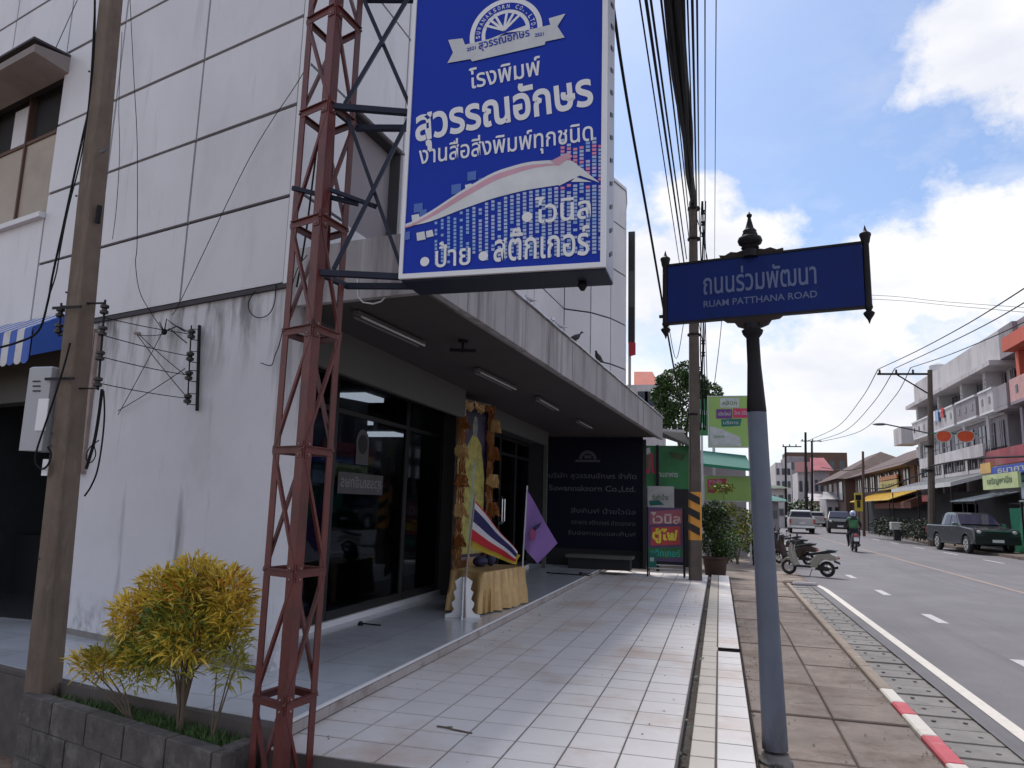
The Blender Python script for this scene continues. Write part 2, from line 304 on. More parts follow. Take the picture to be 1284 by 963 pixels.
    def build(s, name, mat, parent=None, smooth=False, loc=None, bevel=0):
        o_ = Vector((0, 0, 0))
        if parent is not None and root_of(parent).name in WORLD: o_ = offs(parent)
        if loc is not None and parent is None: o_ = Vector(loc)
        me = bpy.data.meshes.new(name); me.from_pydata([tuple(p - o_) for p in s.v], [], s.f)
        bm = bmesh.new(); bm.from_mesh(me); bmesh.ops.recalc_face_normals(bm, faces=bm.faces)
        if bevel:
            es = [e for e in bm.edges if len(e.link_faces) == 2 and e.calc_face_angle(0) > .6]
            bmesh.ops.bevel(bm, geom=es, offset=bevel, segments=2, affect='EDGES', profile=.6)
        bm.to_mesh(me); bm.free()
        if smooth:
            for p in me.polygons: p.use_smooth = True
            try: me.set_sharp_from_angle(angle=math.radians(40))
            except Exception: pass
        me.materials.append(mat)
        o = bpy.data.objects.new(name, me); COL.objects.link(o); o.parent = parent
        if loc is not None and parent is None: o.location = loc
        return o
def tag(o, label=None, cat=None, group=None, kind=None):
    if label: o['label'] = label
    if cat: o['category'] = cat
    if group: o['group'] = group
    if kind: o['kind'] = kind
    return o
def thing(name, label, cat, loc=(0, 0, 0), rz=0, group=None, world=True, kind=None):
    o = bpy.data.objects.new(name, None); COL.objects.link(o); o.location = loc; o.rotation_euler = (0, 0, rz); o.empty_display_size = .2
    if world: WORLD.add(o.name)
    return tag(o, label, cat, group, kind)
def struct(mb, name, mat, parent=None, **k):
    o = mb.build(name, mat, parent, **k)
    if parent is None: o['kind'] = 'structure'
    return o
def copy_tree(o, parent=None, skip=()):
    c = o.copy(); COL.objects.link(c); c.parent = parent
    for ch in [q for q in COL.objects if q.parent == o]: copy_tree(ch, c)
    return c
def dup(root, loc, rz, label):
    c = copy_tree(root); c.location = loc; c.rotation_euler = (0, 0, rz); c['label'] = label; return c
def inst(mesh_obj, name, loc, parent=None, rz=0):
    o = bpy.data.objects.new(name, mesh_obj.data); COL.objects.link(o); o.parent = parent; o.location = loc; o.rotation_euler = (0, 0, rz); return o
def frame(o, ux, uy=None, uz=(0, 0, 1)):
    ux = Vector(ux).normalized(); uz = Vector(uz).normalized()
    uy = Vector(uy).normalized() if uy else uz.cross(ux).normalized()
    m_ = Matrix((ux, uy, uz)).transposed().to_4x4(); m_.translation = Vector(o); return m_
def text(s, mat, parent, o, ux, uy, width, height=None, bold=0.0, name='lettering', depth=.003, mirror=False, loc=None):
    """flat lettering: lower-left corner o, running along ux, letters rising along uy, fitted to width (and height)"""
    cu = bpy.data.curves.new('t', 'FONT'); cu.body = s; cu.size = 1; cu.offset = bold; cu.resolution_u = 3
    ob = bpy.data.objects.new('t', cu); COL.objects.link(ob)
    dg = bpy.context.evaluated_depsgraph_get(); me0 = bpy.data.meshes.new_from_object(ob.evaluated_get(dg))
    vs = [v.co.copy() for v in me0.vertices]; fs = [tuple(p.vertices) for p in me0.polygons]
    bpy.data.objects.remove(ob); bpy.data.curves.remove(cu); bpy.data.meshes.remove(me0)
    if not vs: return None
    x0 = min(v.x for v in vs); x1 = max(v.x for v in vs); y0 = min(v.y for v in vs); y1 = max(v.y for v in vs)
    k = width / max(1e-6, x1 - x0); ky = k if height is None else height / max(1e-6, y1 - y0)
    ux = Vector(ux).normalized(); uy = Vector(uy).normalized(); nn = ux.cross(uy).normalized() * depth; o = Vector(o)
    par = list(range(len(vs)))
    def fd_(i):
        while par[i] != i: par[i] = par[par[i]]; i = par[i]
        return i
    for f in fs:
        for q in f[1:]: par[fd_(q)] = fd_(f[0])
    ids = {}; dz = [0.0] * len(vs); n1 = nn.normalized() if nn.length > 1e-9 else ux.cross(uy).normalized()
    for i in range(len(vs)): dz[i] = ids.setdefault(fd_(i), len(ids)) % 7 * .00025
    if len(fs) > 1:
        import numpy as np
        P = [[(vs[i].x, vs[i].y) for i in f] for f in fs]; T3 = []; own = []
        for fi, p in enumerate(P):
            for j in range(1, len(p) - 1): T3.append((p[0], p[j], p[j + 1])); own.append(fi)
        T3 = np.array(T3); own = np.array(own); cen_ = T3.mean(axis=1)
        hit = set()
        def side_(a, b, p): return (b[:, None, 0] - a[:, None, 0]) * (p[None, :, 1] - a[:, None, 1]) - (b[:, None, 1] - a[:, None, 1]) * (p[None, :, 0] - a[:, None, 0])
        for wts in ((1/3, 1/3, 1/3), (.8, .1, .1), (.1, .8, .1), (.1, .1, .8)):
            q = (T3 * np.array(wts)[None, :, None]).sum(axis=1)
            a_, b_, c_ = side_(T3[:, 0], T3[:, 1], q), side_(T3[:, 1], T3[:, 2], q), side_(T3[:, 2], T3[:, 0], q)
            ins_ = ((a_ > 1e-9) & (b_ > 1e-9) & (c_ > 1e-9)) | ((a_ < -1e-9) & (b_ < -1e-9) & (c_ < -1e-9))
            ii, jj = np.nonzero(ins_)
            for i_, j_ in zip(ii, jj):
                if own[i_] != own[j_]: hit.add(int(own[i_])); hit.add(int(own[j_]))
        nf = []
        for fi, f in enumerate(fs):
            if fi in hit:
                k0 = len(vs)
                for i in f: vs.append(vs[i].copy()); dz.append(.0003 + (fi * .618 % 1) * .0011)
                nf.append(tuple(range(k0, k0 + len(f))))
            else: nf.append(f)
        fs = nf
    mb = MB(); mb.v = [o + ux * (((x1 - v.x) if mirror else (v.x - x0)) * k) + uy * ((v.y - y0) * ky) + nn + n1 * dz[i] for i, v in enumerate(vs)]; mb.f = fs
    off = Vector((0, 0, 0))
    if parent is not None and root_of(parent).name in WORLD: off = offs(parent)
    me = bpy.data.meshes.new(name); me.from_pydata([tuple(p - off) for p in mb.v], [], mb.f); me.materials.append(mat)
    ob = bpy.data.objects.new(name, me); COL.objects.link(ob); ob.parent = parent; return ob
def leaves(mb, n, inside, ln, wd, droop=.3, outward=None, seed=1):
    """n small bent leaf blades at random points given by inside() -> (point, outward dir)"""
    rr = random.Random(seed)
    for _ in range(n):
        p, d = inside(rr); d = Vector(d)
        d = (d + Vector((rr.uniform(-1, 1), rr.uniform(-1, 1), rr.uniform(-.6, .9))) * .9).normalized()
        l = ln * rr.uniform(.6, 1.25); w_ = wd * rr.uniform(.7, 1.2); sd_ = d.cross(Vector((rr.uniform(-1, 1), rr.uniform(-1, 1), rr.uniform(-1, 1)))).normalized() * w_ / 2
        m1 = p + d * l * .5 + Vector((0, 0, .05 * l)); tip = p + d * l - Vector((0, 0, droop * l))
        mb.add([p, m1 - sd_, m1 + sd_, tip], [(0, 1, 2), (1, 3, 2)])
# ================================================================ GROUND, ROAD, PAVEMENT
struct(MB().bb(-60, 400, -30, 900, -1.0, -.40), 'ground', M_soil)
struct(MB().bb(-60, -2.42, -30, 4.75, -.6, -.335), 'dirt_verge', M_soil)
struct(MB().bb(-2.42, -.2, -30, 3.88, -.6, -.33), 'dirt_lot', M_soil)
road = MB(); xs = []
def road_in(y): return 1.90 if y < 19 else 1.90 + max(0, y - 45) * .012
def road_out(y): return 10.9 + max(0, y - 45) * .085
ys = [-30, 0, 10, 19, 30, 45, 60, 80, 110, 150, 220, 400]
for a, b in zip(ys, ys[1:]):
    sh0, sh1 = max(0, a - 45) * .05, max(0, b - 45) * .05
    road.quad((road_in(a) - .05 + sh0 * (a > 45), a, -.02), (road_out(a), a, -.02), (road_out(b), b, -.02), (road_in(b) - .05 + sh1 * (b > 45), b, -.02))
road = struct(road, 'road', M_asph)
# markings
mk = MB(); rr = random.Random(3)
for i in range(-2, 16):
    y = 12.4 + (i - 0) * 3.75; mk.bb(3.03, 3.17, y, y + 1.0, -.019, -.015)
struct(mk, 'lane_dashes', M_line, road)
mk = MB(); mk.bb(6.02, 6.14, -20, 60, -.019, -.0155); struct(mk, 'centre_line', M_yline, road)
mk = MB()
for i in range(8): mk.bb(9.3, 9.42, 14 + i * 5.2, 16 + i * 5.2, -.019, -.015)
struct(mk, 'edge_dashes', M_line, road)
# drain strip: concrete cover slabs with lifting holes
ds = struct(MB().bb(1.45, 1.90, -20, 17.3, -.5, -.065), 'drain_strip', M_dirtgap)
y = 3.2; k = 0
while y < 17.2:
    l = .36 if y < 12 else .40
    slab = MB().bb(1.445, 1.872, y, y + l - .012, -.065, -.036 + rr.uniform(-.006, .005), .008).build('drain_slab', M_conc2, ds)
    hm = MB()
    for hx in (1.55, 1.76): hm.lathe([(.018, -.002), (.018, .002)], (hx + rr.uniform(-.02, .02), y + l / 2 + rr.uniform(-.03, .03), -.031), 7)
    hm.build('lifting_hole', M_joint, slab)
    y += l; k += 1
# inner kerb: painted stones near, worn stones further
ik = struct(MB().bb(1.31, 1.42, -20, 17.5, -.5, -.03), 'pavement_kerb', M_dirtgap)
y = 3.0; i = 0
for y0, y1, m_ in [(3.0, 4.2, M_red), (4.2, 4.95, M_kwhite), (4.95, 5.45, M_kwhite), (5.45, 6.05, M_red), (6.05, 6.62, M_kwhite), (6.62, 7.0, M_red), (7.0, 7.48, M_kwhite)] + [(7.48 + i * 1.0, 8.48 + i * 1.0, M_kworn) for i in range(10)]:
    MB().bb(1.30 + y0 * .004, 1.44, y0, y1 - .006, -.12, .006, .012).build('kerb_stone', m_, ik)
# white edge line painted on the asphalt, bending towards the pavement at its far end
ln_ = MB(); P_ = catm([Vector((2.05, y_, -.0155)) for y_ in (-20, -5, 5, 12, 15.8)] + [Vector((2.03, 17.0, -.0155)), Vector((1.9, 18.0, -.0155)), Vector((1.6, 18.9, -.0155)), Vector((1.2, 19.4, -.0155))], 5)
for a, b in zip(P_, P_[1:]):
    d = (b - a).normalized(); q = Vector((-d.y, d.x, 0)) * .055; ln_.add([a - q, a + q, b + q, b - q], [(0, 1, 2, 3)])
struct(ln_, 'edge_line', M_kwhite, road)
MB().bb(1.50, 2.0, 17.35, 17.62, -.14, .035, .03).build('end_kerb_stone', M_kerb2, ik); MB().bb(1.30, 1.62, 17.66, 17.98, -.14, .05, .04).build('end_kerb_stone', M_kworn, ik)
# sidewalk of worn concrete slabs
sw = struct(MB().bb(.19, 1.31, -20, 17.5, -.5, -.022), 'sidewalk', pm('sidewalk_joint', (.12, .09, .075), 1, .3, 9))
y = 3.0
while y < 17.3:
    l = rr.uniform(.95, 1.15)
    for x0, x1 in ((.20, .786), (.79, 1.305)):
        z = rr.uniform(-.006, .008); MB().bb(x0, x1 - .004, y, y + l - rr.uniform(.004, .010), -.022, z, .007).build('paving_slab', M_pave, sw)
    y += l
ck = MB(); rc = random.Random(17)
for (x, y, dx, dy, n_) in ((.72, 4.4, .02, .16, 16), (.95, 5.0, .10, .03, 5), (.55, 6.6, .10, .02, 6), (.80, 7.4, .015, .17, 20), (.60, 9.0, .11, .02, 6), (.95, 10.4, .02, .2, 12), (.35, 5.4, .02, .15, 7))[2:3]:
    p = Vector((x, y, .0075))
    for _ in range(n_):
        q = p + Vector((dx + rc.uniform(-.035, .035), dy + rc.uniform(-.03, .04), 0)); q.x = min(max(q.x, .23), 1.27); d = (q - p).normalized(); s_ = Vector((-d.y, d.x, 0)) * rc.uniform(.002, .006)
        ck.add([p - s_, q - s_ * .6, q + s_ * .6, p + s_], [(0, 1, 2, 3)]); p = q
ck.build('cracks', M_dirtgap, sw)['kind'] = 'stuff'
gv = MB()
for _ in range(420):
    a = rc.random(); x = rc.choice((rc.uniform(.2, .34), rc.uniform(.2, 1.28), rc.uniform(1.2, 1.3))); y_ = rc.uniform(3.6, 15); r_ = rc.uniform(.003, .011)
    gv.add([(x - r_, y_, .003), (x, y_ - r_, .004), (x + r_, y_, .003), (x, y_ + r_ * .8, .004), (x + r_ * .1, y_, .005 + r_)], [(0, 1, 4), (1, 2, 4), (2, 3, 4), (3, 0, 4)])
tag(gv.build('grit', M_conc2, None), 'grit and small stones scattered over the brown pavement', 'grit', kind='stuff')
# pavement and shop yards beyond the end of the drain strip
struct(MB().bb(-2.4, 1.9, 17.5, 45, -.5, -.012), 'far_sidewalk', M_pave)
struct(MB().bb(-30, -2.4, 20, 45, -.5, -.03), 'yard', M_pave)
fs = MB()
for a, b in zip(ys[5:], ys[6:]):
    sh0, sh1 = (a - 45) * .062, (b - 45) * .062
    fs.add([(-8, a, -.03), (road_in(a) - .1 + sh0, a, .08), (road_in(b) - .1 + sh1, b, .08), (-8, b, -.03), (-8, a, -.4), (road_in(a) - .1 + sh0, a, -.4), (road_in(b) - .1 + sh1, b, -.4), (-8, b, -.4)], [(0, 1, 2, 3), (1, 5, 6, 2)])
struct(fs, 'distant_sidewalk', M_pave)
ro = MB()
for a, b in zip(ys, ys[1:]):
    ro.add([(road_out(a), a, .09), (road_out(a) + 6, a, .10), (road_out(b) + 6, b, .10), (road_out(b), b, .09), (road_out(a), a, -.4), (road_out(b), b, -.4)], [(0, 1, 2, 3), (0, 4, 5, 3)])
struct(ro, 'opposite_sidewalk', M_pave)
# ---------------------------------------------------------------- terrace of white tiles
TZ = .12
tb = struct(MB().bb(-2.46, -.245, 3.90, 17.0, -.5, TZ - .006), 'terrace', M_grout)
T = .31; tx = [-.25 - T * i for i in range(8)]; tx[7] = -2.45
tile0 = {}
def tile(wd, ln, mat, parent, x, y, z, key):
    kk = (round(wd, 3), round(ln, 3), key)
    if kk not in tile0:
        o = MB().bb(0, wd - .008, 0, ln - .010, -.012, 0, .0016).build('tile', mat, parent); tile0[kk] = o
    else:
        o = inst(tile0[kk], 'tile', (0, 0, 0), parent)
    o.location = (x, y, z + rr.uniform(-.0008, .0008)); return o
for r in range(43):
    y = 3.905 + r * T
    if y > 16.9: break
    for c in range(7):
        if r >= 42: continue
        x1, x0 = tx[c], tx[c + 1]; tile(x1 - x0, T, M_tile, tb, x0, y, TZ, 'w')
ext = MB()
ext.bb(-2.45, -.25, 3.905 + 42 * T + .002, 16.99, TZ - .012, TZ - .0005); ext.build('far_tiles', M_tile, tb)['kind'] = 'stuff'
MB().bb(-2.16, -.25, 3.885, 3.8995, -.4, TZ - .002).build('front_riser', M_conc2, tb)
struct(MB().bb(-.245, -.19, 3.4, 16.6, -.5, TZ - .055), 'gutter_gap', M_dirtgap)
lf = MB(); rl = random.Random(11)
for _ in range(46):
    y = rl.uniform(4, 13); p = Vector((rl.uniform(-.25, -.2), y, TZ - .045 + rl.uniform(0, .05))); a = rl.uniform(0, 6.3); l = rl.uniform(.02, .06)
    d = Vector((math.cos(a), math.sin(a), .3)) * l; q = Vector((-d.y, d.x, .01)) * .35
    lf.add([p, p + d * .5 + q, p + d, p + d * .5 - q], [(0, 1, 2, 3)])
tag(lf.build('fallen_leaves', M_leafd, None), 'dry leaves caught in the gutter between terrace and ledge', 'leaves', kind='stuff')
# ledge of cream and white tiles next to the pavement
lg = struct(MB().bb(-.188, .186, 3.4, 17.2, -.5, .104), 'ledge', M_grout)
y = 3.42
while y < 17.0:
    if not (8.05 < y < 8.25):
        tile(.145, T, M_cream, lg, -.185, y, .11, 'c'); tile(.215, T, M_tile, lg, -.035, y, .11, 'w2')
        y += T
    else:
        MB().bb(-.035, .18, y + .004, y + .10, .096, .104).build('drain_grate', M_dirtgap, lg); MB().bb(-.185, -.04, y, y + .1, .098, .1095).build('filler', M_cream, lg); y += .105
for r_ in range(44): inst(tile0[(.145, .31, 'c')], 'riser_tile', (0, 0, 0), lg).matrix_local = Matrix.Translation((.186, 3.42 + r_ * T, .104)) @ Matrix.Rotation(PI / 2, 4, 'Y') @ Matrix.Scale(.75, 4, (1, 0, 0))
lt = MB(); rl = random.Random(23)
for _ in range(70):
    x = rl.choice((rl.uniform(-2.4, -2.2), rl.uniform(-2.4, -.3), rl.uniform(-.5, -.28))); y = rl.uniform(4.0, 13); p = Vector((x, y, TZ + .003)); a = rl.uniform(0, 6.3); l = rl.uniform(.008, .035)
    d = Vector((math.cos(a), math.sin(a), .15)) * l; q = Vector((-d.y, d.x, .01)) * .3
    lt.add([p, p + d * .5 + q, p + d, p + d * .5 - q], [(0, 1, 2, 3)])
tag(lt.build('leaf_litter', M_trunk, None), 'bits of dry leaf litter scattered over the white terrace tiles', 'litter', kind='stuff')
# twig on the tiles
tw = MB().tube([(-1.72, 4.62, .125), (-1.66, 4.60, .13), (-1.60, 4.585, .127), (-1.47, 4.56, .125)], .006, 5)
tw.tube([(-1.66, 4.60, .13), (-1.62, 4.63, .128)], .004, 4)
tag(tw.build('twig', M_trunk), 'small dark twig lying on the near white tiles', 'twig')
# ---------------------------------------------------------------- raised shop floor (polished tiles)
A0 = Vector((-3.3, 5.05)); WD = Vector((-.9615, .2747))       # corner of the building and the direction of its side wall
FZ = .22
pf = [(-2.45, 3.93), (-3.55, 4.20), (-4.26, 4.30), (-5.15, 4.54), (-9.0, 5.60), (-9.0, 11.0), (-4.6, 17.2), (-2.45, 17.2)]
fl = struct(MB().prism([(x, y, -.35) for x, y in pf], (0, 0, .35 + FZ - .004)), 'shop_floor', M_grout)
def in_poly(x, y):
    n = len(pf); r = False
    for i in range(n):
        (a, b), (c, d) = pf[i], pf[(i + 1) % n]
        if (b > y) != (d > y) and x < (c - a) * (y - b) / (d - b) + a: r = not r
    return r
S6 = .6
base6 = None
def clip(poly, P):
    for i in range(len(P)):
        a, b = P[i], P[(i + 1) % len(P)]; ins = lambda q: (b[0] - a[0]) * (q[1] - a[1]) - (b[1] - a[1]) * (q[0] - a[0]) <= 1e-9
        o_ = []
        for j in range(len(poly)):
            p, q = poly[j], poly[(j + 1) % len(poly)]
            if ins(p): o_.append(p)
            if ins(p) != ins(q):
                d1 = (b[0] - a[0]) * (p[1] - a[1]) - (b[1] - a[1]) * (p[0] - a[0]); d2 = (b[0] - a[0]) * (q[1] - a[1]) - (b[1] - a[1]) * (q[0] - a[0])
                t = d1 / (d1 - d2); o_.append((p[0] + (q[0] - p[0]) * t, p[1] + (q[1] - p[1]) * t))
        poly = o_
        if not poly: return []
    return poly
cv1 = [(-2.45, 3.93), (-3.55, 4.20), (-4.26, 4.30), (-5.15, 4.54), (-9.0, 5.60), (-9.0, 7.0), (-2.45, 7.0)]
cv2 = [(-2.45, 7.0), (-4.7, 7.0), (-4.7, 17.2), (-2.45, 17.2)]
for P in (cv1, cv2):
    for i in range(11):
        for j in range(23):
            x1 = -2.45 - i * S6; y0 = 3.8 + j * S6
            q = clip([(x1, y0 + .0015), (x1, y0 + S6 - .0015), (x1 - S6 + .003, y0 + S6 - .0015), (x1 - S6 + .003, y0 + .0015)], P[::1])
            if len(q) >= 3: MB().prism([(x, y, FZ - .012) for x, y in q], (0, 0, .012)).build('floor_tile', M_floor, fl)
# nosing along the step and its tiled riser
MB().bb(-2.45, -2.436, 3.93, 17.1, FZ - .018, FZ + .002).build('nosing', M_white, fl)
for i in range(42): MB().bb(-2.4495, -2.441, 3.95 + i * T, 3.95 + (i + 1) * T - .004, TZ + .009, FZ - .026).build('riser_tile', pm('riser_tile', (.36, .32, .31), .4, .1, 4, rnd=.2, dirt=((.14, .10, .08), .8, 5, (1, 1, 1), .5)), fl)
# ================================================================ MAIN BUILDING
bld = thing('printing_shop', 'white panelled corner shop building with deep concrete canopy over the terrace', 'building', (-3.3, 5.05, 0))
W3 = lambda s, o_, z: Vector((A0.x + WD.x * s - WD.y * -1 * 0, 0, 0)) if False else Vector((A0.x + WD.x * s - .2747 * o_, A0.y + WD.y * s - .9615 * o_, z))   # side wall: s along, o_ outwards
TF = Vector((.0665, .9978))
F3 = lambda s, o_, z: Vector((A0.x + TF.x * s + .9978 * o_, A0.y + TF.y * s - .0665 * o_, z))                                                             # street facade
WM = frame((A0.x, A0.y, 0), (WD.x, WD.y, 0), (-.2747, -.9615, 0)); FM = frame((A0.x, A0.y, 0), (TF.x, TF.y, 0), (.9978, -.0665, 0))
# lower side wall
MB(WM).bb(0, 2.93, -.22, 0, FZ, 3.17).build('side_wall', M_plaster, bld)
MB(WM).bb(2.93, 3.03, -.25, .03, FZ, 3.17).build('end_pillar', M_white, bld)
MB(WM).bb(0.02, 2.93, .001, .012, FZ, FZ + .05).build('skirting', M_conc2, bld)
mb = MB(); mb.M = WM; mb.bb(2.62, 2.67, .0, .035, 1.75, 3.05); mb.bb(2.70, 2.74, .0, .03, 2.0, 3.1); mb.bb(2.6, 2.68, 0, .05, 1.68, 1.86)
# upper storey box (dark backing behind the joints), leaving the window opening
bk = MB(WM); 
bk.bb(.13, 4.05, -.40, -.031, 3.20, 10.2); bk.bb(.03, .13, -.09, -.031, 3.20, 10.2); bk.bb(4.05, 8.0, -.40, -.03, 3.20, 4.55); bk.bb(4.05, 8.0, -.40, -.03, 6.35, 10.2); bk.bb(4.05, 8.0, -.42, -.25, 4.55, 6.35)
bk.build('upper_backing', M_joint, bld)
MB(WM).bb(-.05, 3.05, -.3, .03, 3.165, 3.20).build('soffit_drip', M_joint, bld)
zz = [3.21, 3.965, 4.78, 5.60, 6.50, 7.40, 8.3, 9.2, 10.2]; ss = [0.06, 1.41, 2.86, 4.03]
J = .0145
def wpanel(s0, s1, z0, z1): MB(WM).bb(s0 + J, s1 - J, -.03, .0 + rr.uniform(0, .004), z0 + J, z1 - J, .004).build('cladding_panel', M_clad, bld)
for a, b in zip(zz, zz[1:]):
    for s0, s1 in zip(ss, ss[1:]): wpanel(s0, s1, a, b)
for s0, s1 in ((4.03, 5.4), (5.4, 6.8), (6.8, 8.0)):
    wpanel(s0, s1, 3.21, 4.54)
    for a, b in ((6.5, 7.4), (7.4, 8.3), (8.3, 9.2), (9.2, 10.2)): wpanel(s0, s1, a, b)
MB(WM).bb(-.0, .055, -.05, .012, 3.19, 10.2).build('corner_trim', M_white, bld)
# side window: hood, beige panels, dark openings
wn = MB(WM).bb(4.05, 8.0, -.25, -.20, 4.55, 6.35).build('window', M_dark, bld)
hd = MB(WM); hd.prism([(3.93, -.02, 6.42), (3.93, .38, 6.37), (3.93, .38, 6.28), (3.93, -.02, 6.22)], (4.1, 0, 0)); hd.build('window_hood', pm('hood_render', (.22, .19, .18), .8, .15, 2), bld)
MB(WM).bb(3.93, 8.03, .0, .40, 6.425, 6.45).build('hood_flashing', M_joint, wn)
MB(WM).bb(4.02, 8.0, -.2, .07, 4.50, 4.56).build('window_sill', M_white, wn)
for i in range(4):
    s0 = 4.08 + i * .96
    MB(WM).bb(s0, s0 + .93, -.19, -.15, 4.57, 5.66).build('shutter_panel', M_beige, wn)
    MB(WM).bb(s0 + .0, s0 + .2 + .2 * (i % 2), -.19, -.15, 5.70, 6.22).build('window_shade', M_clad, wn)
    MB(WM).bb(s0 - .03, s0, -.2, -.12, 4.57, 6.3).build('window_post', M_brown, wn)
MB(WM).bb(4.05, 8, -.2, -.13, 5.66, 5.70).build('window_rail', M_brown, wn)
# street facade of the upper storey, a recessed window behind the tower
fb = MB(FM); fb.bb(0, .78, .03, .3, 3.2, 10.2); fb.bb(1.75, 8.6, .03, .3, 3.2, 10.2); fb.bb(.78, 1.75, .03, .3, 5.15, 10.2); fb.bb(.78, 1.75, .03, .3, 3.2, 4.0); fb.bb(.78, 1.75, .28, .34, 4.0, 5.15)
FMo = frame((A0.x, A0.y, 0), (TF.x, TF.y, 0), (-.9978, .0665, 0)); fb.M = None
fb = MB(FMo)
for b_ in ((.14, .78, 3.2, 10.2), (1.75, 8.3, 3.2, 10.2), (.78, 1.75, 5.15, 10.2), (.78, 1.75, 3.2, 4.0)): fb.bb(b_[0], b_[1], .03, .3, b_[2], b_[3])
fb.build('street_backing', M_joint, bld)
MB(FMo).bb(.70, 1.85, .15, .34, 3.9, 5.25).build('street_window', M_shop2, bld)
def fpanel(s0, s1, z0, z1): MB(FMo).bb(s0 + J, s1 - J, -.0 - rr.uniform(0, .004), .03, z0 + J, z1 - J).build('cladding_panel', M_clad, bld)
fz = [3.21, 4.0, 5.16, 6.5, 7.9, 9.2, 10.2]; fs_ = [0.0, .78, 1.75, 3.3, 4.85, 6.4, 8.24]
for a, b in zip(fz, fz[1:]):
    for s0, s1 in zip(fs_, fs_[1:]):
        if a == 4.0 and s0 == .78: continue
        fpanel(s0, s1, a, b)
# curved bay at the far end of the facade
bay = [(-2.75, 13.27), (-2.30, 13.62), (-1.99, 14.12), (-1.78, 14.75), (-1.84, 15.4), (-1.99, 16.3)]
bz = [3.3, 4.25, 5.16, 6.2, 7.2, 8.05]
bb_ = MB().prism([(x - .04, y + .05, 3.2) for x, y in bay] + [(-5, 16.5, 3.2), (-5, 13.4, 3.2)], (0, 0, 4.83)); bb_.build('bay_core', M_joint, bld)
for a, b in zip(bz, bz[1:]):
    for (x0, y0), (x1, y1) in zip(bay, bay[1:]):
        d = Vector((x1 - x0, y1 - y0, 0)); ln = d.length; d.normalize(); m_ = frame((x0, y0, 0), d, (-d.y, d.x, 0))
        MB(m_).bb(J, ln - J, -.0, .03, a + J, b - J).build('cladding_panel', M_clad, bld)
MB().prism([(x + .02, y - .02, 8.05) for x, y in bay] + [(-5, 16.5, 8.05), (-5, 13.2, 8.05)], (0, 0, .06)).build('bay_coping', M_white, bld)
# canopy
ce = [Vector((-1.95, 4.81, 0)), Vector((-1.17, 16.5, 0))]      # front edge of the soffit in plan
CD = (ce[1] - ce[0]).normalized(); cl = (ce[1] - ce[0]).length; CM = frame((ce[0].x, ce[0].y, 0), CD, (CD.y, -CD.x, 0)) ; CMi = frame((ce[0].x, ce[0].y, 0), CD, (-CD.y, CD.x, 0))
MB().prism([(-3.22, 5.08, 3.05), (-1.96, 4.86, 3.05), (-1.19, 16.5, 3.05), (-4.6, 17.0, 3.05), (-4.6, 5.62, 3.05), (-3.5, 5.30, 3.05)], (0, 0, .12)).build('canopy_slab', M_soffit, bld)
# soffit boards
n = 10
fpz0, fpz1 = 3.0, 3.46
sp = [0, .62, 1.5, 2.15, 3.1, 3.9, 5.0, 5.9, 6.7, 7.8, 8.6, 9.6, 10.4, 11.1, cl]
for a, b in zip(sp, sp[1:]):
    t0 = a / cl; z1a = 3.47
    MB(CMi).bb(a + .003, b - .003, -.0 - rr.uniform(0, .006), .06, fpz0 + rr.uniform(-.004, .004), z1a).build('fascia_panel', M_fascia, bld)
MB(CMi).bb(-.01, cl, .061, .12, 3.02, 3.44).build('fascia_backing', M_conc2, bld)
# near end fascia of the canopy
ne = [Vector((-3.24, 5.0, 0)), Vector((-1.95, 4.80, 0))]; nd_ = (ne[1] - ne[0]).normalized(); NM = frame(ne[0], nd_, (-nd_.y, nd_.x, 0))
MB(NM).bb(0, (ne[1] - ne[0]).length, 0, .06, 3.0, 3.47).build('end_fascia', M_fascia, bld)
# crumpled metal flashing along the top edge
fl_ = MB(CMi); s = 0
while s < cl - .1:
    l = rr.uniform(.10, .22); h = rr.uniform(.0, .03); fl_.prism([(s, -.03, 3.475 + h * .3), (s, .10, 3.478 + h), (s, .10, 3.50 + h), (s, -.025, 3.49 + h * .3)], (l - .008, 0, 0)); s += l
fl_.build('roof_flashing', pm('bright_flashing', (.52, .51, .52), .35, .15, 8, metal=.4), bld)
# shop front: transoms, columns, frames, glass
XG = -3.9
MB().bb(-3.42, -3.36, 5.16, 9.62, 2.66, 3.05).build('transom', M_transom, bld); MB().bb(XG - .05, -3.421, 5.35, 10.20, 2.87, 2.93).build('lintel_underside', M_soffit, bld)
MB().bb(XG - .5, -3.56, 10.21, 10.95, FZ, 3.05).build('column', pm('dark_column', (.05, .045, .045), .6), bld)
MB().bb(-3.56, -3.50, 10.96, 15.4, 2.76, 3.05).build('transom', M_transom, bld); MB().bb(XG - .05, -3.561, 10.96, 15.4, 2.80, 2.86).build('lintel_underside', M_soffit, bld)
MB().bb(-3.58, -3.50, 15.4, 15.48, FZ, 3.05).build('post', M_transom, bld)
MB().bb(XG - .06, XG + .06, 5.4, 10.25, FZ, FZ + .06).build('threshold', M_white, bld)
MB().bb(XG - .06, XG + .06, 10.95, 15.4, FZ, FZ + .06).build('threshold', M_white, bld)
MB().prism([(-3.31, 5.10, FZ), (-3.31, 5.25, FZ), (-3.9, 5.40, FZ), (-3.9, 5.26, FZ)], (0, 0, 2.83)).build('return_wall', M_white, bld)
